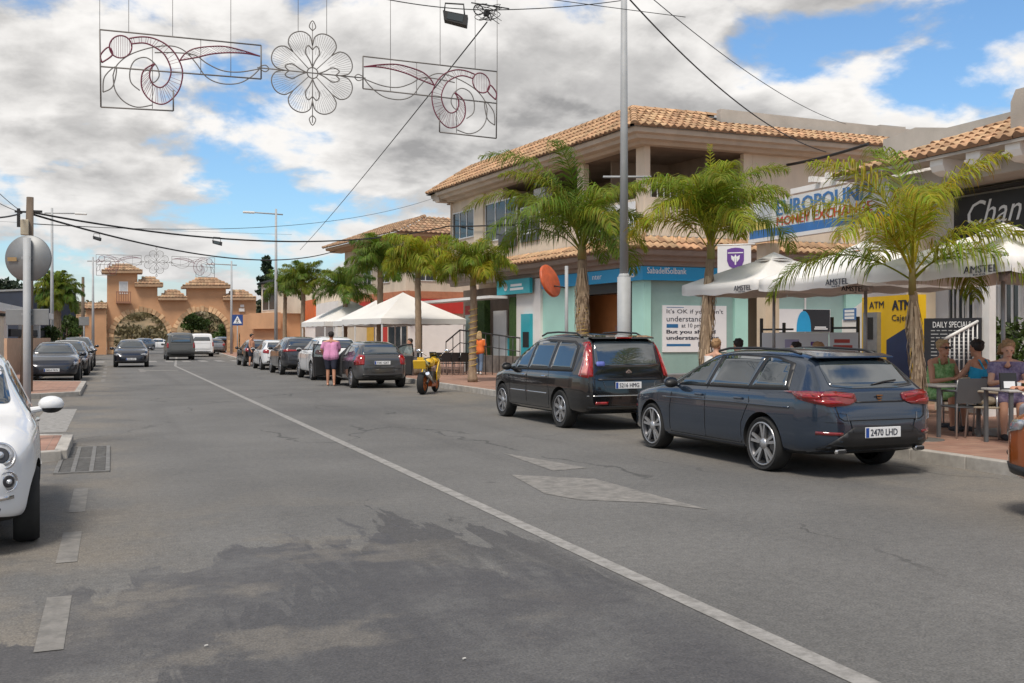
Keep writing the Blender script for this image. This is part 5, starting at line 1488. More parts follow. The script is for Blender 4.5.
# ---- small white hatchback facing us ----
def fit_mini(P):
    add, bvh = P['add'], P['bvh']
    add('windscreen', M_cglass, lambda bm: decal(bm, bvh, [(-.60, 1.06), (-.52, 1.36), (.52, 1.36), (.60, 1.06)], 'F', .006, .06, .05))
    sides(P, 'window', M_cglass, [(.75, 1.0), (.85, 1.33), (1.3, 1.38), (1.75, 1.36), (2.0, 1.26), (2.35, 1.02), (2.3, .96)], .05, .006)
    sides(P, 'window_pillar', P['sp']['paint'], [(1.25, .98), (1.22, 1.38), (1.30, 1.38), (1.33, .98)], 0, .010)
    seams(P, [[(1.30, .3), (1.29, .95)], [(2.42, .32), (2.45, .6), (2.36, .95)], [(1.3, .3), (2.42, .3)]], .008)
    sides(P, 'side_moulding', M_chrome, [(1.36, .52), (2.38, .52), (2.38, .54), (1.36, .54)], 0, .010)
    for s in (1, -1):
        add('door_handle', M_chrome, lambda bm: box(bm, (1.5, s*.80, .85), (.15, .04, .03), (0, 0, 0), 0, .012))
        mirror(P['root'], 2.26, s*.77, 1.03, s, P['sp']['paint'], .98)
        for z, y, rr, nm in ((.725, .545, .105, 'headlamp'), (.54, .60, .075, 'fog_lamp')):
            n = Vector((.86, s*.5, .12)).normalized()
            h = bvh.ray_cast(Vector((3.2, s*y*.98, z))+Vector((2, 0, 0)), Vector((-1, 0, 0)))[0]
            nr = bvh.find_nearest(h)[1]
            n = (nr+Vector((.5, 0, 0))).normalized()
            q = n.to_track_quat('Z', 'Y').to_matrix().to_4x4(); Mx = Matrix.Translation(h-n*.02) @ q
            la = add(nm, M_lampw, lambda bm: lathe(bm, [(.001, .035), (rr*.5, .032), (rr*.85, .022), (rr*.93, .008), (rr*.93, -.04)], 28, Mx))
            add('bezel', M_chrome, lambda bm: lathe(bm, [(rr*.90, .012), (rr*.96, .026), (rr*1.06, .018), (rr*1.1, -.03)], 28, Mx, cap=False), la)
            add('reflector_bowl', M_alloyd, lambda bm: lathe(bm, [(rr*.42, .0335), (rr*.55, .0335), (rr*.6, .030)], 24, Mx), la)
            add('bulb', mat('lamp_core', (.6, .62, .65), .1, .6), lambda bm: ell(bm, h+n*.018, (rr*.26,)*3, 12, 8), la)
        add('moustache_bar', M_chrome, lambda bm: decal(bm, bvh, [(s*.12, .405), (s*.12, .43), (s*.62, .435), (s*.62, .41)][::s], 'F', .012, .06))
    add('lower_grille', M_trim, lambda bm: decal(bm, bvh, [(-.5, .28), (-.55, .36), (.55, .36), (.5, .28)], 'F', .006, .08, .03))
    add('bonnet_gap', M_seam, lambda bm: strip(bm, bvh, [(-.52, .9), (-.42, .72), (-.2, .62), (.2, .62), (.42, .72), (.52, .9)], 'F', .008, .004))
    add('emblem', mat('emblem_red', (.35, .02, .02), .3), lambda bm: decal(bm, bvh, [(.055*math.cos(t*PI/8), .60+.055*math.sin(t*PI/8)) for t in range(16)], 'F', .014, .1))
    plate(P['root'], bvh, 3.5, 0, .34, 'F', '4183 KBD', .48, .11)
    add('wiper', M_trim, lambda bm: [tube(bm, [(2.72, y, 1.0), (2.62, y+.25, 1.06), (2.55, y+.5, 1.10)], .01, 6) for y in (-.5, .0)])
    add('rear_window', M_cglass, lambda bm: decal(bm, bvh, [(-.48, 1.05), (-.42, 1.3), (.42, 1.3), (.48, 1.05)], 'B', .006, .07, .04))
    for s in (1, -1): add('tail_lamp', M_tail, lambda bm: decal(bm, bvh, [(s*.56, .72), (s*.56, .92), (s*.66, .92), (s*.68, .72)][::s], 'B', .01, .06))
MINI = dict(L=3.55, W=1.63, r=.295, tw=.185, axles=(.58, 2.88), wroof=.54, wheel=S_multi, paint=paint('white_paint', (.72, .73, .74), .25, .0),
            top=[(0, .5), (.03, .78), (.10, .98), (.28, 1.25), (.45, 1.38), (.7, 1.455), (1.2, 1.495), (1.7, 1.475), (2.0, 1.39), (2.35, 1.20), (2.62, 1.03), (2.75, .985), (3.05, .93), (3.3, .83), (3.45, .68), (3.52, .54), (3.55, .46)],
            belt=[(0, .97), (1, .955), (2.5, .93), (3.0, .86), (3.55, .66)], shoulder=.075,
            plan=[(0, .66), (.06, .80), (.2, .90), (.55, .985), (1.2, 1.0), (2.7, 1.0), (3.1, .95), (3.32, .84), (3.48, .66), (3.55, .54)],
            bottom=[(0, .36), (.3, .24), (1, .2), (2.6, .2), (3.3, .21), (3.55, .27)], fit=fit_mini)
car('city_car', 'small white city car with round lamps parked at the left kerb, nose to the camera', MINI, (-1.41, 8.0+1.775, 0), -PI/2+math.radians(4))

# ---- generic cars ----
def fit_generic(P):
    add, bvh, sp, L = P['add'], P['bvh'], P['sp'], P['L']
    b = lambda x: interp(sp['belt'], x)
    t = lambda x: interp(sp['top'], x)
    H = max(z for x, z in sp['top'])
    # side glass limits from the profile: where the roof stands well above the belt
    x0 = min(x/100 for x in range(0, int(L*100)) if t(x/100) > b(x/100)+.18)+sp.get('c_in', .22); x1 = max(x/100 for x in range(0, int(L*100)) if t(x/100) > b(x/100)+.14)-.06
    xm = [x0+(x1-x0)*k/12 for k in range(13)]
    low = [(x, b(x)+.03) for x in (x0+.02, x1)]
    hi = [(x, max(b(x)+.05, min(t(x)-.115, H-.14))) for x in xm]
    sides(P, 'window', M_cglass, [low[0]]+hi+[low[1]], .03, .006)
    cuts = sp.get('cuts', (.47, .12))
    xa = x0+(x1-x0)*cuts[0]
    sides(P, 'door_pillar', M_trim, [(xa-.035, b(xa)+.02), (xa-.05, H-.15), (xa+.02, H-.15), (xa+.045, b(xa)+.02)], 0, .009)
    if cuts[1]:
        xb = x0+(x1-x0)*cuts[1]
        sides(P, 'rear_pillar', sp['paint'], [(xb-.02, b(xb)+.02), (xb-.03, min(H-.15, t(xb)-.1)), (xb+.03, min(H-.15, t(xb)-.1)), (xb+.04, b(xb)+.02)], 0, .009)
    xr, xf = sp['axles']; r = sp['r']
    seams(P, [[(xa, .3), (xa, b(xa))], [(xf-r-.12, .32), (xf-r-.1, .6), (xf-r-.2, b(x1)-.02)], [(xr+r+.12, .32), (xr+r+.1, .55), (xr+r*.3, b(xr)-.02)]], .010)
    for s in (1, -1):
        for x in (xa+.16, x0+.45): add('door_handle', sp.get('trim', sp['paint']), lambda bm: box(bm, (x, s*(P['W']-.006), b(x)-.11), (.16, .035, .03), (0, 0, 0), 0, .012))
        mirror(P['root'], x1-.22, s*(P['W']-.05), b(x1)+.07, s, sp.get('mirror_m', sp['paint']))
    W_ = P['W']
    zr = b(.2)
    if sp.get('kind') != 'truck':
        rw = sp.get('rear_glass', (zr+.08, H-.14))
        add('rear_window', M_cglass, lambda bm: decal(bm, bvh, [(-W_*.70, rw[0]), (-W_*.60, rw[1]), (W_*.60, rw[1]), (W_*.70, rw[0])], 'B', .007, .08, .05))
    zc = t(x1+.05)
    fw = sp.get('front_glass', (b(x1)+.10, H-.09))
    add('windscreen', M_cglass, lambda bm: decal(bm, bvh, [(-W_*.76, fw[0]), (-W_*.62, fw[1]), (W_*.62, fw[1]), (W_*.76, fw[0])], 'F', .006, .08, .06))
    tl = sp.get('tail', [(.62, zr-.18), (.60, zr+.0), (.86, zr+.02), (.90, zr-.14)])
    for s in (1, -1):
        def lamp(bm):
            decal(bm, bvh, [(s*y*W_, z) for y, z in tl][::-s], 'B', .012, .06, .015)
            decal(bm, bvh, [(.05, tl[0][1]+.02), (.08, tl[1][1]), (.30, tl[1][1]-.01), (.26, tl[0][1]+.05)], 'L' if s > 0 else 'R', .011, .07, .01)
        add('tail_lamp', sp.get('tail_m', M_tail), lamp)
        hl = sp.get('head', [(.48, .60), (.50, .70), (.80, .74), (.86, .64)])
        add('headlamp', M_lampw, lambda bm: (decal(bm, bvh, [(s*y*W_, z) for y, z in hl][::s], 'F', .011, .06, .015), decal(bm, bvh, [(L-.42, hl[2][1]-.10), (L-.5, hl[2][1]-.01), (L-.2, hl[2][1]-.03), (L-.16, hl[0][1])], 'L' if s > 0 else 'R', .009, .06)))
    gr = sp.get('grille', [(-.40, .50), (-.46, .66), (.46, .66), (.40, .50)])
    add('grille', M_trim, lambda bm: decal(bm, bvh, [(y*W_, z) for y, z in gr], 'F', .009, .08, .02))
    add('lower_grille', M_trim, lambda bm: decal(bm, bvh, [(-.75*W_, .27), (-.7*W_, .42), (.7*W_, .42), (.75*W_, .27)], 'F', .007, .08, .03))
    add('rear_bumper_trim', M_trim, lambda bm: decal(bm, bvh, [(-.72*W_, .36), (-.72*W_, .46), (.72*W_, .46), (.72*W_, .36)], 'B', .007, .08, .02))
    add('tailgate_gap', M_seam, lambda bm: strip(bm, bvh, [(-W_*.7, zr-.02), (-W_*.68, .62), (W_*.68, .62), (W_*.7, zr-.02)], 'B', .012, .004))
    if sp.get('plate_r'): plate(P['root'], bvh, 0, 0, sp.get('plate_z', .72), 'B', sp['plate_r'])
    if sp.get('plate_f'): plate(P['root'], bvh, L, 0, .44, 'F', sp['plate_f'])
    if sp.get('extra'): sp['extra'](P)
def gen(kind, pnt, **k):
    base = dict(
        hatch=dict(L=4.1, W=1.74, r=.31, axles=(.72, 3.28), wroof=.57,
            top=[(0, .55), (.02, .8), (.08, .98), (.16, 1.06), (.42, 1.33), (.55, 1.40), (1.0, 1.455), (1.7, 1.475), (2.15, 1.43), (2.6, 1.23), (2.98, 1.03), (3.15, .98), (3.6, .90), (3.9, .78), (4.05, .62), (4.1, .5)],
            belt=[(0, .98), (1, .96), (3.0, .92), (3.6, .84), (4.1, .66)]),
        suv=dict(L=4.4, W=1.84, r=.35, axles=(.82, 3.48), wroof=.62,
            top=[(0, .65), (.02, .9), (.08, 1.10), (.16, 1.2), (.36, 1.46), (.5, 1.55), (1.0, 1.61), (1.8, 1.625), (2.3, 1.57), (2.75, 1.36), (3.12, 1.15), (3.3, 1.11), (3.8, 1.04), (4.15, .93), (4.34, .74), (4.4, .58)],
            belt=[(0, 1.12), (1, 1.08), (3.1, 1.04), (3.8, .97), (4.4, .8)], head=[(.50, .74), (.52, .84), (.82, .89), (.88, .78)], grille=[(-.42, .58), (-.46, .80), (.46, .80), (.42, .58)], plate_z=.85,
            bottom=[(0, .45), (.3, .32), (1.2, .26), (3.6, .26), (4.4, .34)]),
        sedan=dict(L=4.5, W=1.81, r=.32, axles=(.98, 3.74), wroof=.56,
            top=[(0, .6), (.03, .86), (.12, .98), (.5, 1.02), (.75, 1.06), (1.2, 1.28), (1.5, 1.385), (2.0, 1.425), (2.4, 1.40), (2.85, 1.21), (3.2, 1.03), (3.35, .98), (3.9, .90), (4.25, .79), (4.45, .63), (4.5, .5)],
            belt=[(0, .95), (1, .95), (3.2, .91), (4.0, .82), (4.5, .66)], rear_glass=(1.1, 1.33)),
        van=dict(L=4.8, W=1.9, r=.33, axles=(.95, 3.85), wroof=.78,
            top=[(0, .7), (.02, 1.0), (.05, 1.4), (.09, 1.75), (.16, 1.85), (.5, 1.90), (2.0, 1.92), (3.0, 1.88), (3.3, 1.78), (3.75, 1.4), (4.05, 1.15), (4.2, 1.1), (4.55, 1.0), (4.72, .82), (4.8, .6)],
            belt=[(0, 1.15), (1, 1.13), (3.8, 1.05), (4.3, .95), (4.8, .8)], plan=[(0, .88), (.06, .95), (.3, .99), (1, 1), (3.8, 1), (4.4, .94), (4.7, .78), (4.8, .66)], rear_glass=(1.2, 1.68), tail=[(.84, .85), (.84, 1.2), (.94, 1.2), (.95, .85)], cuts=(.6, .3)))[kind]
    sp = dict(base); L = sp['L']
    sp.setdefault('plan', [(0, .68), (.06, .82), (.2, .91), (.5, .975), (1.0, 1.0), (L-1.0, 1.0), (L-.45, .94), (L-.2, .82), (L-.05, .66), (L, .56)])
    sp.update(wheel=S_multi, tw=.205, fit=fit_generic, paint=pnt); sp.update(k)
    if 'L' in k: pass
    return sp
PZero = 0
def park(name, label, sp, X, Y, rz, group=None, cat='car'): return car(name, label, sp, (X, Y, 0), rz, group, cat)
UP, DN = PI/2, -PI/2
# right row, rears towards us
YAR_X, YAR_Y = 6.95+.85, 30.3
def yaris_extra(P):
    add, bvh = P['add'], P['bvh']
    for s in (1, -1):
        # the opening the door has left, then the door itself swung out on its front edge
        side = 'L' if s > 0 else 'R'
        poly = [(1.98, .30), (1.95, 1.0), (2.0, 1.36), (2.3, 1.33), (2.62, 1.18), (2.92, .97), (2.92, .33)]
        add('door_opening', M_inter, lambda bm: decal(bm, bvh, poly, side, .012, .08, .04))
        ang = math.radians(62)*s
        H = Vector((2.92, s*.85, 0))
        def sw(x, z, o=0.0):
            d = Vector((x-2.92, 0, 0)); ca, sa = math.cos(-ang), math.sin(-ang)
            n = Vector((-sa*1, ca, 0))*s
            return H+Vector((d.x*ca, d.x*sa, 0))+n*o+Vector((0, 0, z))
        def slab_(bm, pl, th, o):
            a = [sw(x, z, o) for x, z in pl]; n = sw(2.92, 0, o+th)-sw(2.92, 0, o); prism(bm, a, n)
        dr = add('door', P['sp']['paint'], lambda bm: slab_(bm, [(1.98, .30), (1.95, .96), (2.92, .93), (2.92, .33)], .05, -.02))
        add('inner_trim', M_inter, lambda bm: slab_(bm, [(2.02, .34), (2.0, .94), (2.88, .91), (2.88, .36)], .03, -.055), dr)
        def fr(bm):
            pts = [(1.95, .95), (1.99, 1.36), (2.3, 1.34), (2.62, 1.19), (2.92, .93)]
            tube(bm, [sw(x, z, 0) for x, z in pts], .028, 6)
        add('window_frame', M_trim, fr, dr)
        add('pane', glassy('door_glass', (.25, .3, .3), .05, .45), lambda bm: slab_(bm, [(1.97, .95), (2.0, 1.35), (2.3, 1.33), (2.62, 1.18), (2.9, .93)], .006, 0), dr)
M_grey = paint('grey_paint', (.085, .085, .088), .3, .5)
park('hatchback_car', 'dark grey hatchback with both front doors open beside the yellow motorbike',
     gen('hatch', M_grey, L=4.1, plate_r='7341 GXT', plate_z=.80, extra=yaris_extra, tail=[(.66, .74), (.62, 1.02), (.80, 1.06), (.94, .84), (.94, .72)], wheel=S_wide), YAR_X, YAR_Y+2.05, UP)
park('white_suv', 'white tall car parked in front of the dark grey hatchback with open doors', gen('suv', paint('white_paint', (.72, .73, .74), .25, .0), plate_r='1952 JLR'), 7.75, 36.4+2.2, UP)
park('grey_suv', 'dark grey sport utility car between the two white cars of the right row', gen('suv', paint('slate_paint', (.05, .052, .06), .28, .5), L=4.4, plate_r='6604 KVM', tail=[(.0, 1.02), (.0, 1.06), (.92, 1.08), (.93, .98)]), 7.5, 42.2+2.2, UP)
park('white_hatchback', 'low white hatchback near the far end of the right row', gen('hatch', paint('white_paint', (.72, .73, .74))), 7.55, 49+2.05, UP)
park('black_hatchback', 'black small car at the far end of the right row', gen('hatch', paint('black_paint', (.006, .006, .007)), wheel=S_wide), 7.5, 55.6+2.05, UP)
# orange car at the right edge
M_ora = paint('orange_paint', (.42, .10, .015), .25, .3)
def ora_extra(P):
    for s in 'LR': P['add']('arch_cladding', M_trim, lambda bm: decal(bm, P['bvh'], [(3.48+.46*math.cos(t*PI/12), .36+.46*math.sin(t*PI/12)) for t in range(13)]+[(3.48+.41*math.cos(t*PI/12), .36+.41*math.sin(t*PI/12)) for t in range(12, -1, -1)], s, .012, .1))
    for s in 'LR': P['add']('lower_cladding', M_trim, lambda bm: decal(bm, P['bvh'], [(3.9, .30), (3.9, .46), (4.3, .47), (4.36, .36)], s, .012, .1))
    P['add']('front_cladding', M_trim, lambda bm: decal(bm, P['bvh'], [(-.86, .33), (-.88, .48), (.88, .48), (.86, .33)], 'F', .010, .1))
park('orange_car', 'orange car with black lower cladding cut off by the right edge', gen('suv', M_ora, extra=ora_extra), 7.33+.92, 6.9-2.2, UP)
# left row, noses towards us
def bmw_extra(P):
    for s in (1, -1):
        P['add']('kidney_frame', M_chrome, lambda bm: decal(bm, P['bvh'], [(s*.03, .60), (s*.03, .74), (s*.24, .73), (s*.27, .62)][::s], 'F', .013, .06, .03))
        P['add']('kidney_grille', M_trim, lambda bm: decal(bm, P['bvh'], [(s*.05, .62), (s*.05, .72), (s*.22, .71), (s*.245, .635)][::s], 'F', .016, .06, .02))
M_dblue = paint('midnight_paint', (.018, .021, .032), .25, .5)
park('saloon_car', 'dark blue saloon with a split grille heading the left parked row', gen('sedan', M_dblue, plate_f='0824 FKN', extra=bmw_extra, grille=[(-.1, .52), (-.1, .54), (.1, .54), (.1, .52)], wheel=S_five), -1.05-.905, 38.4+2.25, DN)
park('parked_hatchback', 'black hatchback right behind the dark blue saloon', gen('hatch', paint('black_paint', (.006, .006, .007))), -1.75, 44.6+2.05, DN)
park('parked_saloon', 'silver grey saloon third in the left parked row', gen('sedan', paint('silver_paint', (.22, .225, .235), .3, .6)), -1.75, 50.6+2.2, DN)
park('parked_suv', 'dark grey tall car last in the left parked row', gen('suv', paint('slate_paint', (.05, .052, .06))), -1.75, 57+2.2, DN)
# on the road
gx = G(132, 367.5)
park('oncoming_car', 'dark blue hatchback driving towards the camera in the left lane', gen('hatch', M_dblue, W=1.78, plate_f='3390 HTC', wheel=S_wide), gx.x, gx.y+2.05, DN-.02)
M_van = paint('van_grey', (.11, .115, .115), .45, .2, .3)
def van_extra(P):
    P['add']('load_cover', mat('load_sheet', (.25, .26, .27), .8), lambda bm: [ell(bm, (.5, .1, 1.25), (.3, .45, .2), 12, 8)])
    P['add']('rear_bumper', M_trim, lambda bm: box(bm, (-.03, 0, .5), (.14, 1.8, .16), (0, 0, 0), 0, .03))
vx = G(181, 360.3)
park('grey_van', 'boxy grey van driving away into the right arch of the gate', gen('van', M_van, extra=van_extra, plan=[(0, .96), (.06, .985), (.3, .99), (1, 1), (3.8, 1), (4.4, .94), (4.7, .78), (4.8, .66)], rear_glass=(1.22, 1.74)), vx.x, vx.y+2.4, UP)
wx = G(203, 357.0)
park('white_van', 'white panel van driving ahead of the grey van through the gate', gen('van', paint('white_paint', (.72, .73, .74)), rear_glass=(1.3, 1.6)), wx.x, wx.y+2.6, UP-.03)
for k, (px_, py_, kind, pnt, rz, lab, nm) in enumerate((
        (216, 354.4, 'hatch', paint('silver_paint', (.22, .225, .235)), UP, 'silver car queuing under the right arch behind the white van', 'distant_car'),
        (222.5, 353.2, 'suv', paint('wine_paint', (.11, .03, .035)), UP, 'dark red car queuing beyond the gate at the right pier', 'distant_car'),
        (156, 350.2, 'sedan', paint('white_paint', (.72, .73, .74)), PI, 'white saloon crossing the street side on beyond the gate', 'crossing_car'),
        (141, 350.6, 'hatch', paint('steel_blue_paint', (.10, .13, .17), .3, .4), -PI/2-.6, 'grey blue car beyond the left arch behind the oncoming car', 'distant_car'))):
    g = G(px_, py_)
    park(nm, lab, gen(kind, pnt), g.x, g.y+1.5, rz)
# ------------------------------------------------------------------ plants
def leafmat(name, c0, c1, tr=0.35, scale=6):
    m = mat(name, c1, .55, var=.2, scale=scale, tint=True, col2=c0)
    nt = m.node_tree; N, L = nt.nodes, nt.links
    b = N['Principled BSDF']; b.inputs['Specular IOR Level'].default_value = .3
    t = N.new('ShaderNodeBsdfTranslucent'); mx = N.new('ShaderNodeMixShader'); mx.inputs[0].default_value = tr
    src = b.inputs['Base Color'].links[0].from_socket
    L.new(src, t.inputs[0]); L.new(b.outputs[0], mx.inputs[1]); L.new(t.outputs[0], mx.inputs[2]); L.new(mx.outputs[0], N['Material Output'].inputs[0])
    return m
M_frond = leafmat('palm_frond', (.17, .215, .014), (.35, .37, .035), .45)
M_frondd = leafmat('dark_palm_frond', (.09, .15, .018), (.18, .25, .035), .45)
M_leaf = leafmat('tree_leaf', (.03, .06, .012), (.075, .115, .025), .25, 3)
M_conif = leafmat('conifer_needle', (.012, .026, .014), (.03, .05, .022), .1, 3)
M_trunk = mat('palm_trunk', (.36, .265, .18), .95, col2=(.19, .135, .09), scale=7, bump=1.0, bscale=22, stretch=(1, 1, .35))
M_fibre = mat('palm_fibre', (.50, .38, .26), .95, col2=(.30, .215, .14), scale=9, stretch=(1, 1, .2))
M_shaft = mat('palm_crownshaft', (.20, .21, .05), .6, col2=(.26, .17, .06), scale=4)
M_bark = mat('bark', (.12, .09, .065), .95, var=.3, scale=9, bump=.8, stretch=(1, 1, .3))

def frond(bm, lay, P, az, e0, Lg, droop, rnd, nl=52, ll=.5, wl=.026, tint=(1, 1, 1), hang=.55, wid=.02):
    """arched leaf: rachis with two plumes of drooping leaflets"""
    ns = 22; pts = []; p = Vector(P); tw = rnd.uniform(-.25, .25)
    for i in range(ns+1):
        t = i/ns
        e = e0-droop*(t**1.35); a = az+tw*t
        pts.append(p.copy())
        p = p+Vector((math.cos(a)*math.cos(e), math.sin(a)*math.cos(e), math.sin(e)))*(Lg/ns)
    def setc(f, c):
        for l in f.loops: l[lay] = (*c, 1)
    # rachis: flat three-sided rib
    prev = None
    for i, q in enumerate(pts):
        t = i/ns; d = (pts[min(i+1, ns)]-pts[max(i-1, 0)]).normalized()
        s = d.cross(Vector((0, 0, 1))); s = s.normalized() if s.length > 1e-3 else Vector((1, 0, 0))
        u = s.cross(d); w = wid*(1-t*.85)
        ring = [bm.verts.new(q+s*w), bm.verts.new(q-s*w), bm.verts.new(q-u*w*1.3)]
        if prev:
            for k in range(3):
                f = bm.faces.new((prev[k], prev[(k+1) % 3], ring[(k+1) % 3], ring[k])); setc(f, (1.35*tint[0], 1.15*tint[1], tint[2]))
        prev = ring
    for k in range(nl):
        t = .16+.84*(k+rnd.random()*.6)/nl
        x = t*ns; i = min(int(x), ns-1); q = pts[i].lerp(pts[i+1], x-i)
        d = (pts[min(i+1, ns)]-pts[i]).normalized()
        s = d.cross(Vector((0, 0, 1))); s = s.normalized() if s.length > 1e-3 else Vector((1, 0, 0))
        u = s.cross(d)
        lp = ll*(math.sin(PI*min(1, .18+t*.82))**.6)*(1 if t < .85 else 1.0)*rnd.uniform(.8, 1.12)+.05
        for sg in (1, -1):
            up = rnd.uniform(-.9, 1.0); fw = .6+.6*t+rnd.uniform(-.25, .25)
            v = (s*sg+u*up*.55+d*fw).normalized()
            c = tuple(x_*rnd.uniform(.75, 1.22) for x_ in tint)
            a = q; wv = d*wl*.5 if abs(v.dot(d)) < .95 else u*wl*.5
            wv = (wv-v*wv.dot(v)).normalized()*wl*.5
            L1 = lp*.5
            b1 = a+v*L1
            v2 = (v+Vector((0, 0, -hang*rnd.uniform(.6, 1.5)))).normalized(); b2 = b1+v2*lp*.32
            v3 = (v2+Vector((0, 0, -hang*1.6*rnd.uniform(.5, 1.4)))).normalized(); b3 = b2+v3*lp*.28
            V = [bm.verts.new(z) for z in (a-wv*.6, a+wv*.6, b1+wv, b1-wv, b2+wv*.8, b2-wv*.8, b3)]
            for f in (bm.faces.new((V[0], V[1], V[2], V[3])), bm.faces.new((V[3], V[2], V[4], V[5])), bm.faces.new((V[5], V[4], V[6]))): setc(f, c)

def palm(label, base, hz, r0, seed, nf=14, Lf=2.6, ll=.5, nl=52, mt=None, droop=(1.7, 2.4), elev=(.75, 1.45), hang=.55, shag=False, lights=False, spear=0, name='palm_tree', lean=(0, 0), bias=None, tints=None, wl=.026, split=None):
    rnd = random.Random(seed)
    root = thing(name, label, 'palm tree', base, 0, 'palms along the right pavement' if name == 'palm_tree' else None)
    top = Vector((lean[0], lean[1], hz))
    def tr(bm):
        n = 26; pts = []; rs = []
        for i in range(n+1):
            t = i/n
            pts.append(Vector((lean[0]*t*t+.02*math.sin(5*t+seed), lean[1]*t*t+.02*math.cos(4*t+seed), hz*t)))
            rs.append(r0*(1.25-.25*min(1, t*6)-.18*t)*(1+.05*((i % 2)*2-1))+(.10*r0 if t < .05 else 0))
        tube(bm, pts, rs, 14)
    part('trunk', M_trunk, root, tr)
    def sh(bm):
        tube(bm, [top-Vector((0, 0, .05)), top+Vector((0, 0, .25)), top+Vector((0, 0, .5))], [r0*.80, r0*.72, r0*.45], 10)
    part('crownshaft', M_shaft, root, sh)
    if shag:
        def fb(bm):
            for k in range(240):
                a = rnd.uniform(0, 2*PI); z0 = rnd.uniform(shag[0], shag[1]); l = rnd.uniform(.3, .8)
                o = Vector((math.cos(a), math.sin(a), 0)); s = Vector((-o.y, o.x, 0))*rnd.uniform(.005, .018)
                p = top*((z0/hz)**2)*1.0; p.z = z0
                A = p+o*r0*.85; B = p+o*(r0*1.15+rnd.uniform(0, .05))-Vector((0, 0, l*.6))+s*rnd.uniform(-1, 1); Cc = p+o*(r0*1.0)-Vector((0, 0, l))
                V = [bm.verts.new(x) for x in (A-s, A+s, B+s*.8, B-s*.8, Cc)]
                bm.faces.new(V[:4]); bm.faces.new((V[3], V[2], V[4]))
        part('old_leaf_bases', M_fibre, root, fb)
    if lights:
        def wr(bm):
            n = 90; rr = r0*1.08
            tube(bm, [Vector((lean[0]*(z/hz)**2+math.cos(k*.7)*rr, lean[1]*(z/hz)**2+math.sin(k*.7)*rr, z)) for k in range(n) for z in [lights[0]+(lights[1]-lights[0])*k/n]], .011, 5)
        part('light_cord', mat('cord_yellow', (.55, .38, .07), .5), root, wr)
    def cr(bm):
        lay = bm.loops.layers.float_color.new('tint')
        for k in range(nf):
            az = 2*PI*k*.382+rnd.uniform(-.3, .3)
            lvl = (k+.5)/nf
            e = lerp(elev[0], elev[1], lvl)+rnd.uniform(-.08, .08); dr = lerp(droop[1], droop[0], lvl)+rnd.uniform(-.15, .15)
            L_ = Lf*rnd.uniform(.85, 1.1)
            if bias: L_ *= 1+bias[1]*math.cos(az-bias[0])
            tn = rnd.choice(tints or [(1, 1, 1), (.85, .92, .9), (1.15, 1.05, .8), (1.25, 1.05, .7), (.7, .8, .8)])
            frond(bm, lay, top+Vector((math.cos(az)*r0*.4, math.sin(az)*r0*.4, .15+.3*lvl)), az, e, L_, dr, rnd, nl, ll*rnd.uniform(.9, 1.1), wl, tn, hang)
        if spear:
            frond(bm, lay, top+Vector((0, 0, .4)), 1.0, 1.54, spear, .12, rnd, 26, .12, .02, (1.1, 1.05, .8), .1)
    part('crown', mt or M_frond, root, cr)
    return root
# the palms along the right pavement, near to far
def pb(px, X): v = atX(px, X, PZ); return v
pA = pb(921, 10.7)
palm('nearest palm, shaggy pale trunk, beside the navy estate tail', pA, 2.1, .07, 4, nf=12, Lf=2.3, ll=.55, nl=84, elev=(.55, 1.5), droop=(1.45, 2.0), shag=(1.0, 2.0), lean=(-.12, .04), hang=.9, bias=(2.2, .12), wl=.019)
palm('palm with a shaggy fibre trunk and an upright spear leaf, behind the navy estate bonnet', pb(704, 10.95), 3.05, .105, 8, nf=17, Lf=2.35, ll=.62, nl=88, elev=(1.0, 1.5), droop=(1.7, 2.3), shag=(1.2, 2.7), spear=1.9, hang=.75, lean=(.16, 0), wl=.022)
palm('large full palm with a yellow cord round its trunk, behind the black people carrier', pb(582, 11.0), 3.45, .145, 15, nf=23, Lf=2.9, ll=.62, nl=90, elev=(.7, 1.45), droop=(1.7, 2.3), lights=(1.3, 2.2), shag=(1.9, 3.2), hang=.9, wl=.024, bias=(2.75, .22), mt=leafmat('deep_palm_frond', (.11, .175, .016), (.23, .29, .035), .45))
palm('drooping palm with banded yellow cords, standing beside the handrail ramp', pb(473, 10.8), 3.1, .13, 23, nf=18, Lf=1.7, ll=.62, nl=80, elev=(.85, 1.5), droop=(1.6, 2.5), lights=(.4, 2.4), hang=1.2, wl=.024)
palm('yellowish palm in front of the big white gazebo', pb(418, 10.9), 3.7, .14, 31, nf=20, Lf=1.85, ll=.66, nl=76, elev=(.75, 1.5), droop=(1.6, 2.5), hang=1.2, wl=.028, tints=[(1.2, 1.1, .8), (1, 1, .9), (1.35, 1.15, .8)])
for k, (px_, hz_, sd, n_, lf_, lab) in enumerate(((380, 4.1, 41, 22, 2.0, 'dark bushy palm rising between the white gazebos'), (345, 3.3, 47, 20, 1.9, 'low dark palm by the leftmost gazebo'),
                               (303, 4.3, 53, 22, 2.1, 'rounded dark palm beside the orange sign'), (285, 4.2, 59, 20, 1.9, 'rounded dark palm farthest along the right pavement'))):
    palm(lab, pb(px_, 10.9), hz_, .15, sd, nf=n_, Lf=lf_, ll=.66, nl=64, mt=M_frondd, elev=(.5, 1.55), droop=(1.3, 2.2), hang=1.0, wl=.034)
palm('tall palm with a feathery crown before the dark blue block on the left', atD(57, 68), 4.3, .32, 71, nf=34, Lf=1.7, ll=.7, nl=60, mt=M_frondd, elev=(-.2, 1.5), droop=(1.0, 1.9), hang=1.0, wl=.045, name='left_palm')

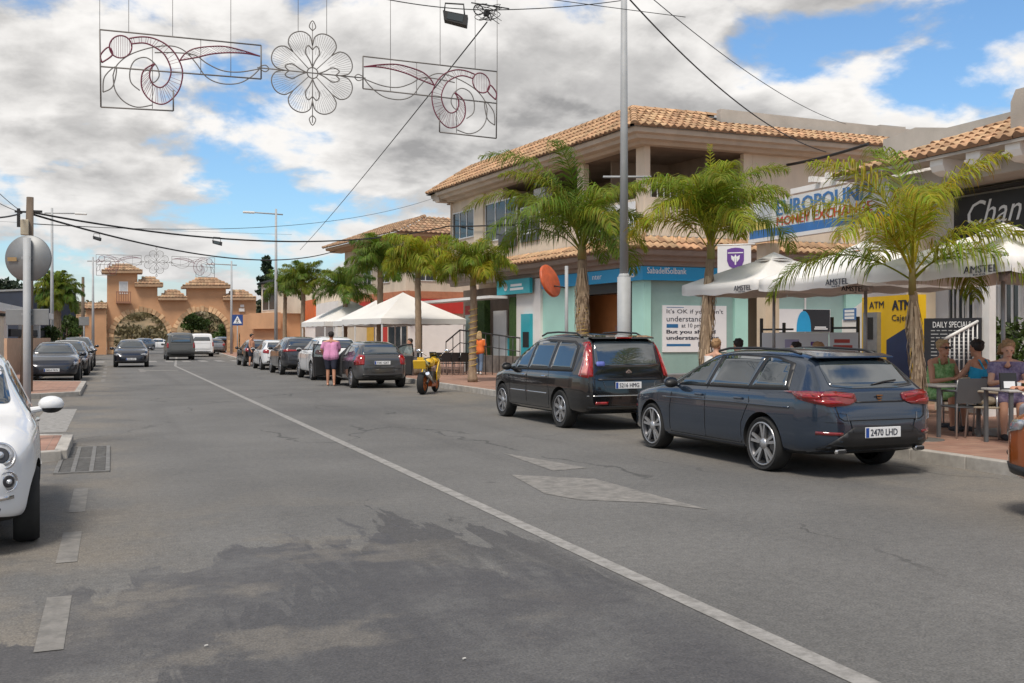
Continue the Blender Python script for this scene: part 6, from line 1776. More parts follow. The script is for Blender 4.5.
def leafcloud(bm, blobs, n, sz, rnd, lay, flat=.6):
    for (c, r) in blobs:
        c = Vector(c); r = Vector(r) if not isinstance(r, (int, float)) else Vector((r, r, r))
        tb = rnd.uniform(.7, 1.25)
        for k in range(n):
            d = Vector((rnd.gauss(0, 1), rnd.gauss(0, 1), rnd.gauss(0, 1))).normalized()*(rnd.random()**.4)
            p = c+Vector((d.x*r.x, d.y*r.y, d.z*r.z))
            a = Vector((rnd.gauss(0, 1), rnd.gauss(0, 1), rnd.gauss(0, 1)*flat)).normalized(); b = a.orthogonal().normalized()
            b = (Matrix.Rotation(rnd.uniform(0, PI), 3, a) @ b); e = a.cross(b)
            s = sz*rnd.uniform(.6, 1.4)
            f = bm.faces.new([bm.verts.new(p+b*s), bm.verts.new(p+e*s*.5), bm.verts.new(p-b*s), bm.verts.new(p-e*s*.5)])
            t = tb*rnd.uniform(.8, 1.2)
            for l in f.loops: l[lay] = (t, t, t, 1)
def tree(name, label, base, h, R, seed, mt, nb=16, n=260, sz=.16, trunk=.18, cat='tree', low=.35, group=None):
    rnd = random.Random(seed)
    root = thing(name, label, cat, base, 0, group)
    def tr(bm):
        tube(bm, [(0, 0, -.1), (.05, .02, h*.3), (.02, -.05, h*.75)], [trunk, trunk*.8, trunk*.25], 9)
        for k in range(6):
            a = 2*PI*k/6+rnd.random(); z = h*rnd.uniform(.3, .6)
            tube(bm, [(0.03, 0, z), (math.cos(a)*R*.4, math.sin(a)*R*.4, z+h*.15), (math.cos(a)*R*.75, math.sin(a)*R*.75, z+h*.25)], [trunk*.45, trunk*.3, trunk*.08], 6)
    part('trunk', M_bark, root, tr)
    def cr(bm):
        lay = bm.loops.layers.float_color.new('tint')
        bl = []
        for k in range(nb):
            a = rnd.uniform(0, 2*PI); z = rnd.uniform(low, .92); w = math.sin(PI*min(1, (z-low)/(1.02-low)*.85+.12))
            q = R*w*rnd.uniform(.2, .85)
            bl.append(((math.cos(a)*q, math.sin(a)*q, h*z), (R*rnd.uniform(.25, .42), R*rnd.uniform(.25, .42), R*rnd.uniform(.18, .32))))
        leafcloud(bm, bl, n, sz, rnd, lay)
    part('crown', mt, root, cr)
    return root
def conifer(name, label, base, h, R, seed):
    rnd = random.Random(seed)
    root = thing(name, label, 'tree', base)
    part('trunk', M_bark, root, lambda bm: tube(bm, [(0, 0, 0), (0, 0, h)], [.25, .04], 8))
    def cr(bm):
        lay = bm.loops.layers.float_color.new('tint')
        bl = []
        for k in range(34):
            z = rnd.uniform(.22, 1.0); w = R*(1.08-z)*rnd.uniform(.5, 1.1); a = rnd.uniform(0, 2*PI)
            bl.append(((math.cos(a)*w*.6, math.sin(a)*w*.6, h*z), (w*.5+.15, w*.5+.15, .28)))
        leafcloud(bm, bl, 90, .2, rnd, lay)
    part('crown', M_conif, root, cr); return root
conifer('conifer_tree', 'dark ragged conifer rising behind the balcony house right of the gate', atD(266, 100), 9.6, 2.6, 3)
tree('roundhead_tree', 'green bushy tree seen through the right arch of the gate', atD(227, 135), 3.2, 3.0, 5, M_leaf, 18, 240, .22)
tree('roundhead_tree', 'round dark treetop on the hill seen above the right arch opening', atD(196, 168), 7.8, 3.4, 9, M_leaf, 14, 200, .25)
tree('shrub', 'green shrub beside the lamp post left of the gate wing', atD(66, 74), 3.2, 1.6, 12, M_leaf, 14, 200, .14, .08, 'shrub', .1)
tree('roundhead_tree', 'dark low tree behind the veranda house', atD(4, 90), 6.6, 4.0, 17, M_conif, 16, 220, .25)
tree('shrub', 'dark bush under the veranda house roof edge', atD(38, 56), 2.4, 1.5, 19, M_leaf, 12, 180, .12, .08, 'shrub', .1)
for k, (px_, D_, h_, R_, lab) in enumerate(((124, 176, 1.6, 2.2, 'low olive bush on the dry slope, left inside the left arch'), (158, 182, 1.8, 2.0, 'low olive bush on the dry slope, right inside the left arch'), (188, 178, 1.5, 1.8, 'low olive bush on the dry slope, left inside the right arch'))):
    tree('scrub_bush', lab, atD(px_, D_, 2.0), h_, R_, 80+k, M_leaf, 10, 120, .3, .1, 'bush', .05, 'bushes on the slope beyond the gate')
# pot plants by the bar's barred windows
for px_, lab in ((997, 'tall green pot plant beside the white post of the bar'), (1018, 'green pot plant under the rightmost barred window')):
    r_ = random.Random(px_)
    b_ = atD(px_, 18.8, PZ)
    t_ = thing('pot_plant', lab, 'plant', b_)
    part('pot', M_whitep, t_, lambda bm: lathe(bm, [(.0, 0), (.16, 0), (.22, .4), (.2, .42), (.19, .38), (0, .37)], 18))
    def lv(bm):
        lay = bm.loops.layers.float_color.new('tint'); leafcloud(bm, [((0, 0, .5+.22*k), (.26, .26, .22)) for k in range(6)], 90, .06, r_, lay)
    part('foliage', M_leaf, t_, lv)

# dry scrub scattered over the slope beyond the gate: one mass
def _scrub():
    rnd = random.Random(6); bm = BM(); lay = bm.loops.layers.float_color.new('tint'); bl = []
    for k in range(230):
        px = rnd.uniform(60, 300); D = rnd.uniform(155, 205); p = atD(px, D)
        t = max(0, min(1, (p.y-165)/85)); e = math.sin(min(1, t*1.6)*PI/2)
        n = mnoise.fractal(Vector((p.x*.012+1.7, p.y*.012, 0)), 1.0, 2.0, 6)
        z = -.5+8.2*e*(.8+.45*n); r = rnd.uniform(.5, 1.5)
        bl.append(((p.x, p.y, z+.5+r*.3), (r*1.6, r, r*.6)))
    leafcloud(bm, bl, 40, .42, rnd, lay)
    o = obj('scrub', bm, leafmat('scrub_leaf', (.085, .075, .035), (.21, .17, .09), .2, 2)); tag(o, 'dry scrub dotted over the hillside beyond the gate', 'scrub', kind='stuff')
_scrub()
# ------------------------------------------------------------------ lamp posts, poles, signs
M_pole = mat('lamp_post_grey', (.36, .375, .385), .6, .0, var=.1, scale=3)
M_conc = mat('concrete_pole', (.34, .33, .31), .9, var=.2, scale=4)
M_wood = mat('pole_wood', (.13, .10, .075), .95, var=.35, scale=8, stretch=(1, 1, .15))
M_cable = mat('cable_black', (.02, .02, .021), .6)
M_sback = mat('sign_back_grey', (.22, .23, .235), .5, .4, var=.12, scale=4)
def cable(label, pts, r=.012, sag=.0, name='overhead_cable', group=None, n=26):
    """hanging cable through 3-D points with a parabolic sag on each span"""
    out = []
    for a, b in zip(pts, pts[1:]):
        for i in range(n+1):
            t = i/n
            if out and i == 0: continue
            p = Vector(a).lerp(Vector(b), t); p.z -= 4*sag*t*(1-t); out.append(p)
    bm = BM(); tube(bm, out, r, 5)
    return tag(obj(name, bm, M_cable), label, 'cable', group)
lb = atX(624, 10.3, PZ)
lp = thing('street_lamp', 'tall grey street lamp post rising out of the picture behind the black people carrier', 'street lamp', lb)
part('post', M_pole, lp, lambda bm: (tube(bm, [(0, 0, 0), (0, 0, 2.75)], .145, 20), tube(bm, [(0, 0, 2.72), (0, 0, 2.82)], [.145, .10], 20), tube(bm, [(0, 0, 2.8), (0, 0, 10)], [.095, .062], 18)))
part('base_plate', M_pole, lp, lambda bm: box(bm, (0, 0, .02), (.42, .42, .04)))
part('hatch', M_sback, lp, lambda bm: box(bm, (-.05, -.135, .7), (.12, .03, .4), (0, 0, -.37)))
part('banner_arm', M_pole, lp, lambda bm: tube(bm, [(-.42, .17, 4.92), (.55, -.21, 4.92)], .025, 8))
part('lamp_arm', M_pole, lp, lambda bm: tube(bm, [(0, 0, 9.7), (-2.2, 0, 10.1)], .04, 8))
part('lamp_head', M_pole, lp, lambda bm: box(bm, (-2.5, 0, 10.12), (.8, .3, .14), (0, .05, 0), 0, .05))
def far_lamp(label, px, D, ytop, side, arms=1):
    b = atD(px, D); H = EYE+(337-ytop)/1000*D
    t = thing('street_lamp', label, 'street lamp', b, 0, 'distant street lamps')
    part('post', M_pole, t, lambda bm: tube(bm, [(0, 0, 0), (0, 0, H)], [.13, .07], 10))
    part('lamp_arm', M_pole, t, lambda bm: tube(bm, [(-side*.45, 0, H-.35), (side*1.9, 0, H-.28)], .045, 6))
    part('lamp_head', M_whitem, t, lambda bm: box(bm, (side*1.75, 0, H-.30), (.75, .28, .13), (0, 0, 0), 0, .04))
    return t
far_lamp('grey street lamp standing behind the small far palms', 276, 66, 209, -1)
far_lamp('thin street lamp on the left pavement beyond the round sign', 52, 66, 208, 1)
far_lamp('distant street lamp before the left turret of the gate', 93, 84, 257, 1)
far_lamp('distant street lamp before the right end of the gate', 231.5, 86, 261, -1)
# round road sign seen from the back, on its post
rs = thing('road_sign', 'round road sign seen from behind with a plate under it, on the left kerb', 'road sign', atD(27, 14.2, PZ))
e = lambda y: EYE-(y-337)/1000*14.2-PZ
part('post', M_pole, rs, lambda bm: tube(bm, [(0, 0, 0), (0, 0, e(238))], .052, 16))
part('disc', M_sback, rs, lambda bm: lathe(bm, [(0, .0), (.325, 0), (.33, .012), (.33, .03), (.318, .032), (.315, .012), (0, .012)], 48, Matrix.Translation((.005, .06, e(258))) @ Matrix.Rotation(-TH, 4, 'Z'), 0, 'y'))
part('sticker', mat('sticker_ochre', (.30, .2, .09), .6), rs, lambda bm: box(bm, (-.2, .115, e(259)), (.13, .006, .055), (0, 0, -TH)))
part('lower_plate', M_sback, rs, lambda bm: box(bm, (0, .07, e(317)), (.62, .015, .23), (0, 0, -TH), 0, .006))
part('clamp', M_steel, rs, lambda bm: (box(bm, (0, .03, e(258)), (.12, .1, .04), (0, 0, -TH)), box(bm, (0, .03, e(314)), (.12, .1, .03), (0, 0, -TH))))
# wooden utility pole
wp = thing('utility_pole', 'weathered wooden utility pole with cable fittings behind the round sign', 'utility pole', atD(26, 27, 0))
ez = lambda y: EYE-(y-337)/1000*27
part('pole', M_wood, wp, lambda bm: tube(bm, [(0, 0, 0), (.05, 0, ez(310)), (.1, 0, ez(197))], [.17, .13, .09], 12))
part('fittings', M_cable, wp, lambda bm: (box(bm, (-.18, 0, ez(218)), (.08, .08, .5)), box(bm, (-.1, 0, ez(212)), (.35, .05, .05)), box(bm, (.25, 0, ez(211)), (.3, .06, .06))))
part('junction_box', mat('box_cream', (.45, .40, .30), .7), wp, lambda bm: box(bm, (-.02, -.16, ez(228)), (.2, .14, .42), (0, 0, 0), 0, .02))
wp2 = thing('utility_pole', 'dark wooden pole beside the grey square sign left of the gate', 'utility pole', atD(83, 76))
part('pole', M_wood, wp2, lambda bm: tube(bm, [(0, 0, 0), (0, 0, EYE+(337-277)*.076)], [.16, .1], 10))
sq = thing('square_sign', 'grey square sign seen from behind on the far left pavement', 'road sign', atD(84, 72))
part('plate', M_sback, sq, lambda bm: box(bm, (0, 0, EYE+(337-321)*.072), (.72, .03, .62), (0, 0, -TH)))
part('post', M_pole, sq, lambda bm: tube(bm, [(0, .04, 0), (0, .04, 3.0)], .035, 8))
# pedestrian crossing sign
cr_ = thing('crossing_sign', 'blue pedestrian crossing sign at the right end of the gate', 'road sign', atD(237.5, 78))
cz_ = EYE+(337-320)*.078
Rz = Matrix.Rotation(-TH, 4, 'Z')
part('plate', mat('sign_panel_blue', (.02, .06, .22), .4), cr_, lambda bm: box(bm, (0, 0, cz_), (.84, .03, .84), (0, 0, -TH)))
def tri(s, o, dz=0): return [Rz @ Vector((x*s, o, cz_+dz+y*s)) for x, y in ((-.34, -.27), (.34, -.27), (0, .33))]
part('triangle', M_paper, cr_, lambda bm: prism(bm, tri(1.0, -.018), Rz.to_3x3() @ Vector((0, -.006, 0))))
def walker(bm):
    for a, b, r in (((0, .05), (-.02, -.08), .035), ((-.02, -.08), (-.10, -.22), .025), ((-.02, -.08), (.08, -.22), .025), ((0, .04), (.09, -.04), .018), ((0, .04), (-.09, -.05), .018)):
        tube(bm, [Rz @ Vector((a[0], -.027, cz_+a[1])), Rz @ Vector((b[0], -.027, cz_+b[1]))], r*.8, 6)
    ell(bm, Rz @ Vector((0, -.027, cz_+.11)), (.035,)*3, 10, 8)
part('walking_figure', M_ink, cr_, walker)
part('post', M_pole, cr_, lambda bm: tube(bm, [(0, .04, 0), (0, .04, cz_+.4)], .04, 8))
# orange round hanging sign on its own thin post
hp_ = atX(566.5, 12.2, PZ)
os_ = thing('round_shop_sign', 'round orange shop sign bracketed from a thin grey post before the bank', 'sign', hp_)
Dh = sn*hp_.x+cs*hp_.y; zz = lambda y: EYE-(y-337)/1000*Dh-PZ
part('post', M_pole, os_, lambda bm: tube(bm, [(0, 0, 0), (0, 0, zz(266))], .05, 10))
part('bracket', M_cable, os_, lambda bm: (tube(bm, [(0, 0, zz(288)), (-.12, .02, zz(287)), (-.35, .1, zz(286))], .02, 6), tube(bm, [(0, 0, zz(293)), (0, 0, zz(287))], .03, 6)))
Mo = Matrix.Translation((-.46, .14, zz(281))) @ Matrix.Rotation(math.radians(-54), 4, 'Z') @ Matrix.Rotation(math.radians(-18), 4, 'Y')
d_ = part('disc', mat('shop_sign_orange', (.52, .10, .03), .45, var=.2, scale=6), os_, lambda bm: lathe(bm, [(0, -.05), (.46, -.05), (.49, -.03), (.49, .03), (.46, .05), (0, .05)], 36, Mo, 0, 'x'))
part('emblem', mat('emblem_brown', (.2, .03, .02), .5), d_, lambda bm: (lathe(bm, [(.18, -.056), (.22, -.058), (.26, -.056)], 24, Mo, 0, 'x'), lathe(bm, [(0, -.056), (.10, -.06), (.11, -.052)], 5, Mo, 0, 'x')))

# ------------------------------------------------------------------ festive lights across the street
YL = 18.5
M_wire = mat('light_frame_grey', (.17, .16, .15), .6, .0)
M_maroon = mat('light_tube_maroon', (.15, .02, .045), .5)
def lq(u, v):
    q = onY(80+u/4.555, v/4.555, YL); return q
XC = onY(313, 73, YL).x
def smoothpts(pts, k=6):
    P = [Vector(p) for p in pts]; out = []
    for i in range(len(P)-1):
        a, b, c, d = P[max(i-1, 0)], P[i], P[i+1], P[min(i+2, len(P)-1)]
        for j in range(k):
            t = j/k
            out.append(.5*((2*b)+(c-a)*t+(2*a-5*b+4*c-d)*t*t+(3*b-a-3*c+d)*t**3))
    out.append(P[-1]); return out
spO = [(225, 175), (280, 168), (335, 175), (395, 205), (440, 255), (467, 325), (455, 400), (420, 450), (375, 475), (325, 460), (290, 420), (279, 375), (290, 322), (338, 290)]
spI = [(235, 200), (290, 196), (335, 212), (385, 250), (414, 315), (405, 365), (382, 392), (358, 398), (330, 380), (317, 345), (325, 310), (342, 292)]
lfU = [(455, 275), (478, 245), (520, 222), (590, 212), (660, 212), (740, 230), (820, 256)]
lfL = [(455, 275), (530, 262), (600, 246), (680, 240), (760, 244), (820, 256)]
def light_panel(label, mirror_):
    root = thing('festive_light_panel', label, 'light decoration', (XC, YL, 0), 0, 'festive scroll panels over the street')
    def T(u, v):
        q = lq(u, v); x = q.x-XC
        return Vector((-x if mirror_ else x, 0, q.z))
    def frame(bm):
        for a, b in (((90, 135), (825, 207)), ((90, 135), (95, 488)), ((92, 303), (825, 360)), ((825, 207), (825, 360)), ((95, 488), (425, 505)), ((425, 410), (425, 505)), ((330, 215), (330, 495)), ((550, 180), (550, 340)), ((687, 192), (687, 350))):
            tube(bm, [T(*a), T(*b)], .014 if b[1] != 340 and b != (330, 495) and b[1] != 350 else .006, 5)
    part('frame', M_wire, root, frame)
    def maroon(bm):
        for c in (spO, spI, lfU, lfL): tube(bm, smoothpts([T(*p) for p in c]), .013, 6)
        tube(bm, [T(185+51*math.cos(t*PI/14), 213+51*math.sin(t*PI/14)) for t in range(29)], .013, 6)
        tube(bm, smoothpts([T(*p) for p in ((100, 285), (94, 250), (130, 215), (147, 250), (100, 285))]), .014, 6)
    part('maroon_tube', M_maroon, root, maroon)
    def grey(bm):
        for c in ([(150, 340), (160, 410), (200, 462), (260, 488), (330, 478)], [(150, 345), (170, 295), (230, 248), (330, 216), (420, 210), (480, 235), (530, 290), (575, 350), (640, 380), (720, 380), (780, 350), (820, 312)],
                  [(340, 240), (430, 240), (520, 250), (580, 290), (650, 322), (730, 328), (820, 313)], [(272, 412), (232, 375), (228, 320), (250, 275), (300, 262), (345, 295), (361, 340), (345, 370), (320, 378)],
                  [(105, 420), (112, 350), (165, 305), (150, 392), (105, 420)]): tube(bm, smoothpts([T(*p) for p in c]), .011, 5)
    part('grey_tube', M_wire, root, grey)
    def rungs(bm):
        O = smoothpts([T(*p) for p in spO], 5); I = smoothpts([T(*p) for p in spI], 6)
        n = 46
        for k in range(n): tube(bm, [O[int(k*(len(O)-1)/n)], I[int(k*(len(I)-1)/n)]], .004, 3, cap=False)
        U = smoothpts([T(*p) for p in lfU], 6); D_ = smoothpts([T(*p) for p in lfL], 6)
        for k in range(3, 30): tube(bm, [U[int(k*(len(U)-1)/30)], D_[int(k*(len(D_)-1)/30)]], .004, 3, cap=False)
        for k in range(-4, 5):
            h = 50*math.sqrt(max(0, 1-(k/5)**2)); tube(bm, [T(185+k*10, 213-h), T(185+k*10, 213+h)], .0035, 3, cap=False)
    part('light_string', M_maroon, root, rungs)
    for u in (90, 222, 422, 687):
        a = T(u, 135+(u-90)*72/735); part('hanger_wire', M_wire, root, lambda bm: tube(bm, [a, Vector((a.x, 0, 8.6))], .006, 4))
    return root
def rosette(label):
    q = onY(312.5, 73, YL); root = thing('festive_rosette', label, 'light decoration', (XC, YL, 0), 0, 'festive rosettes over the street')
    c = Vector((q.x-XC, 0, q.z)); R = abs(onY(353.5, 73, YL).x-q.x)
    def pol(a, r): return c+Vector((math.cos(a)*r*R, 0, math.sin(a)*r*R))
    def pet(bm):
        for k in range(8):
            a0 = 2*PI*(k+.5)/8
            pts = [pol(a0-PI/8, .66)]+[pol(a0+PI/8*1.0*math.sin(t/8*PI/2*1)*(1) if False else a0+(t/8)*PI/8, .66+.36*math.sqrt(max(0, 1-(abs(t)/8)**2.2))) for t in range(-7, 8)]+[pol(a0+PI/8, .66)]
            tube(bm, smoothpts(pts, 2), .012, 5); tube(bm, [pol(a0-PI/8, .12), pol(a0-PI/8, .66)], .010, 4)
    part('petals', M_wire, root, pet)
    def inner(bm):
        for k in range(4):
            a0 = PI/2*k
            for s in (-1, 1): tube(bm, smoothpts([pol(a0, .14), pol(a0+s*.22, .3), pol(a0+s*.34, .52), pol(a0+s*.16, .66), pol(a0, .56)], 4), .012, 5)
        tube(bm, [pol(t*PI/10, .13) for t in range(21)], .012, 5)
        for a in (PI/2, -PI/2, 0, PI): tube(bm, smoothpts([pol(a, 1.02), pol(a+.07, 1.12), pol(a, 1.26), pol(a-.07, 1.12), pol(a, 1.02)], 4), .010, 5)
        tube(bm, [pol(PI, 1.3), pol(0, 1.3)], .012, 5); tube(bm, [pol(PI/2, 1.2), pol(-PI/2, 1.2)], .008, 5)
    part('inner_tracery', M_wire, root, inner)
    def rays(bm):
        for k in range(8):
            a0 = 2*PI*(k+.5)/8
            for t in range(-5, 6): tube(bm, [pol(a0+t/6*PI/8*.9, .62 if t % 2 else .45), pol(a0+t/6*PI/8*.95, .66+.33*math.sqrt(max(0, 1-(abs(t)/6.2)**2)))], .0035, 3, cap=False)
    part('light_string', M_wire, root, rays)
    for s_ in (-1, 1):
        q2 = pol(PI/2+s_*.35, 1.0); part('hanger_wire', M_wire, root, lambda bm: tube(bm, [q2, Vector((q2.x, 0, 8.6))], .006, 4))
    return root
fl = light_panel('maroon and grey scroll light panel hanging over the street, left of the near rosette', False)
fr_ = light_panel('maroon and grey scroll light panel hanging over the street, right of the near rosette', True)
ro = rosette('grey eight petalled wire rosette hanging over the near street')
for o, lab in ((fl, 'small looking scroll light panel above the gate tower'), (fr_, 'small looking scroll light panel above the middle of the gate'), (ro, 'faint far rosette of wire above the gate')):
    far_ = dup(o, (XC-.75, 69, 0), 0, lab)
    for ch in list(far_.children):
        if ch.name.startswith('hanger_wire'): bpy.data.objects.remove(ch)
# support cable of the lights and a floodlight on it
cable('thin cable carrying the near festive lights', [(-6, YL, 8.75), (11.4, YL, 8.45)], .008, .12)
cable('thin cable carrying the far festive lights', [(-7, 69, 8.75), (11.4, 69, 8.6)], .008, .1)
def floodlight(label, P, s, rz):
    t = thing('floodlight', label, 'floodlight', P, rz, 'floodlights hung on cables')
    part('housing', M_cable, t, lambda bm: prism(bm, [(-.2*s, .12*s, -.13*s), (.22*s, .12*s, -.24*s), (.24*s, .12*s, -.05*s), (-.22*s, .12*s, .04*s)], (0, -.22*s, -.0)))
    part('bracket', M_cable, t, lambda bm: tube(bm, [(-.2*s, 0, .02*s), (-.18*s, 0, .2*s), (.16*s, 0, .18*s), (.18*s, 0, -.06*s)], .016*s, 6))
    part('lens', M_wglass, t, lambda bm: box(bm, (.01*s, -.102*s, -.09*s), (.3*s, .01*s, .12*s), (0, .22, 0)))
    return t
floodlight('black floodlight hanging at the top of the picture near the right scroll panel', onY(455, 14, YL), 1.05, -TH)
floodlight('black floodlight hanging on the cable near the left turret', W(97, 237, 52), .85, .3)
floodlight('black floodlight hanging on the cable at mid street', W(217, 241, 48), .95, -.3)
cl_ = thing('cable_clutter', 'tangle of wires and fittings on the top cable beside the floodlight', 'cable fittings', onY(488, 12, YL))
def tang(bm):
    r = random.Random(2)
    for k in range(9): tube(bm, smoothpts([Vector((r.uniform(-.28, .3), r.uniform(-.1, .1), r.uniform(-.2, .2))) for _ in range(4)], 5), .007, 4)
part('loose_wire', M_cable, cl_, tang)
part('fittings', M_cable, cl_, lambda bm: (tube(bm, [Vector((-.2+.1*math.cos(t*.5), 0, .02+.1*math.sin(t*.5))) for t in range(13)], .012, 6), box(bm, (-.03, 0, -.02), (.1, .1, .14), (.2, .1, 0), 0, .02), tube(bm, [(-.35, 0, .14), (.45, 0, .12)], .012, 6)))
# cables
PT = Vector(W(30, 212, 27))
cable('thick black cable from the left wooden pole to the bank building', [PT, FU.at(FU.len-.1, FU.z(447, 228), .25)], .028, .75)
cable('thick black cable from the left wooden pole to the tiled building', [PT-Vector((0, 0, .04)), GL.at(GL.len-.6, 7.35, .4)], .03, .9)
cable('black cable running along the bank wall under the upper windows', [FU.at(FU.len-.1, FU.z(447, 228), .25), FU.at(FU.sx(562), FU.z(562, 220), .2)], .03, .08)
cable('thin cable slanting down from the top tangle to the far tiled building', [onY(487, 22, YL), W(300, 250, 70)], .014, .15)
cable('black cable dropping from the street lamp to the bank upper wall', [lb+Vector((0, 0, 8.9)), W(826, 152, 33.5)], .018, .55)
cable('thick black cable bundle clipped to the bank upper wall', [W(787, 165, 34), W(868, 144, 29.5)], .05, .05)
cable('thin cable across the upper right sky', [W(640, -12, 16), W(846, 124, 30)], .008, .3)
cable('thin cable crossing the top of the picture', [onY(380, -2, YL), onY(488, 10, YL), onY(625, 0, YL+2)], .01, .05)
for k, (y0, y1) in enumerate(((150, 205), (176, 209), (214, 213))):
    cable(('upper', 'middle', 'lowest')[k]+' of three wires reaching the wooden pole from the left edge', [W(-40, y0, 20), PT+Vector((-.2, 0, -.02*k))], .009 if k < 2 else .022, .1)
cable('faint wire high over the street from pole to far lamps', [W(34, 224, 27), W(440, 196, 60)], .010, .8)

# ------------------------------------------------------------------ gazebos and parasols
M_canvas = mat('white_canvas', (.70, .685, .655), .8, var=.05, scale=1.5)
def gazebo(label, P, s, hr, hp, rz):
    t = thing('gazebo', label, 'gazebo', P, rz, 'white gazebos on the right pavement')
    def roof(bm):
        n = 8; a = s/2
        for q in range(4):
            R_ = Matrix.Rotation(q*PI/2, 3, 'Z')
            g = []
            for i in range(n+1):
                k = i/n; row = []
                for j in range(n+1):
                    w = lerp(-1, 1, j/n); x = a*k; y = a*k*w
                    z = hp-(hp-hr)*(k**.93)-.06*math.sin(PI*k)*(1-w*w); row.append(bm.verts.new(R_ @ Vector((x, y, z))))
                g.append(row)
            for i in range(n):
                for j in range(n):
                    vs = [g[i][j], g[i+1][j], g[i+1][j+1], g[i][j+1]]
                    if i == 0: vs = [g[0][0], g[1][j], g[1][j+1]]
                    try:
                        f = bm.faces.new(vs); f.smooth = True
                    except ValueError: pass
            va = [bm.verts.new(R_ @ Vector((a+.004, lerp(-a, a, j/n), hr))) for j in range(n+1)]
            vb = [bm.verts.new(R_ @ Vector((a+.004, lerp(-a, a, j/n), hr-.22-.02*(j % 2)))) for j in range(n+1)]
            for j in range(n): bm.faces.new((va[j], va[j+1], vb[j+1], vb[j]))
    part('canopy', M_canvas, t, roof)
    for x in (-1, 1):
        for y in (-1, 1): bx('leg', (x*(s/2-.04), y*(s/2-.04), hr/2), (.05, .05, hr), M_whitem, t)
    return t
gz = [atD(403, 42.5, PZ), atD(376, 47.5, PZ), atD(351, 51, PZ)]
gazebo('nearest white gazebo, large, behind the dark grey hatchback', gz[0], 3.9, 2.2, 3.35, .2)
gazebo('white gazebo half hidden behind the nearest one', gz[1], 3.2, 2.2, 3.2, .1)
gazebo('leftmost white gazebo beyond the white tall car', gz[2], 4.0, 2.2, 3.3, .1)
M_par = mat('parasol_canvas', (.72, .705, .68), .8, var=.04, scale=1.2)
def parasol(label, P, s, hr, hp, rz, words=True):
    t = thing('parasol', label, 'parasol', P, rz, 'white parasols on the terrace')
    a = s/2
    def surf(k, w): return hp-(hp-hr)*(k**1.12)-.09*math.sin(PI*k)*(1-w*w)+.035*k*w*w
    def roof(bm):
        n, m = 10, 14
        for q in range(4):
            R_ = Matrix.Rotation(q*PI/2, 3, 'Z'); g = []
            for i in range(n+1):
                k = .16+.84*i/n
                g.append([bm.verts.new(R_ @ Vector((a*k, a*k*lerp(-1, 1, j/m), surf(k, lerp(-1, 1, j/m))))) for j in range(m+1)])
            # valance, curling slightly in at the middle
            k = 1
            g.append([bm.verts.new(R_ @ Vector((a*(1.0-.012*(1-w*w)), a*w, surf(1, w)-.10))) for j in range(m+1) for w in [lerp(-1, 1, j/m)]])
            g.append([bm.verts.new(R_ @ Vector((a*(1.0-.03*(1-w*w)), a*w*.995, surf(1, w)-.20-.014*math.sin(j*1.3)))) for j in range(m+1) for w in [lerp(-1, 1, j/m)]])
            for i in range(len(g)-1):
                for j in range(m):
                    f = bm.faces.new((g[i][j], g[i+1][j], g[i+1][j+1], g[i][j+1])); f.smooth = True
        bmesh.ops.remove_doubles(bm, verts=bm.verts, dist=.002)
    part('canopy', M_par, t, roof)
    def cap(bm):
        for q in range(4):
            R_ = Matrix.Rotation(q*PI/2, 3, 'Z')
            V = [R_ @ Vector(v) for v in ((0, 0, hp+.09), (a*.2, -a*.2, hp-.075), (a*.21, 0, hp-.05), (a*.2, a*.2, hp-.075))]
            vs = [bm.verts.new(v) for v in V]; bm.faces.new((vs[0], vs[1], vs[2])); bm.faces.new((vs[0], vs[2], vs[3]))
            w = [bm.verts.new(R_ @ Vector(v)) for v in ((a*.2, -a*.2, hp-.10), (a*.2, a*.2, hp-.10))]; bm.faces.new((vs[1], w[0], w[1], vs[3]))
    part('vent_cap', M_par, t, cap)
    part('pole', M_steel, t, lambda bm: tube(bm, [(0, 0, .05), (0, 0, hp-.05)], .03, 12))
    part('base', M_conc, t, lambda bm: box(bm, (0, 0, .04), (.6, .6, .08), (0, 0, 0), 0, .02))
    def ribs(bm):
        for q in range(8):
            an = q*PI/4; e_ = a*(1.41 if q % 2 else 1)*.97
            z1 = surf(.97, 1 if q % 2 else 0)-.03
            tube(bm, [(0, 0, hp-.14), (math.cos(an)*e_*.5, math.sin(an)*e_*.5, surf(.5, 1 if q % 2 else 0)-.04), (math.cos(an)*e_, math.sin(an)*e_, z1)], .012, 6)
            tube(bm, [(0, 0, hr-.12), (math.cos(an)*e_*.42, math.sin(an)*e_*.42, surf(.42, 1 if q % 2 else 0)-.05)], .011, 6)
        tube(bm, [(0, 0, hr-.2), (0, 0, hr-.06)], .06, 10)
    part('ribs', M_steel, t, ribs)
    if words:
        for q in range(4):
            R_ = Matrix.Rotation(q*PI/2, 3, 'Z')
            for w0 in (.42,):
                p0 = R_ @ Vector((a*1.004, a*w0, hr-.155)); text('lettering', 'AMSTEL', M_ink, t, p0, R_ @ Vector((0, 1, 0)), (0, 0, 1), a*.42, .10, depth=.004, bold=.01)
                p0 = R_ @ Vector((a*1.004, a*(w0+.12), hr-.19)); text('lettering', 'BEER', M_ink, t, p0, R_ @ Vector((0, 1, 0)), (0, 0, 1), a*.16, .025, depth=.004)
    return t
parasol('white parasol farthest from the camera on the terrace, over the estate roof', (12.2, 16.5, PZ), 2.62, 2.47, 3.05, 0)
parasol('middle white parasol, its pole before the yellow kiosk', (12.2, 13.9, PZ), 2.6, 2.45, 3.05, 0)
parasol('nearest white parasol at the right edge over the seated women', (12.2, 11.0, PZ), 2.7, 2.47, 3.05, 0)

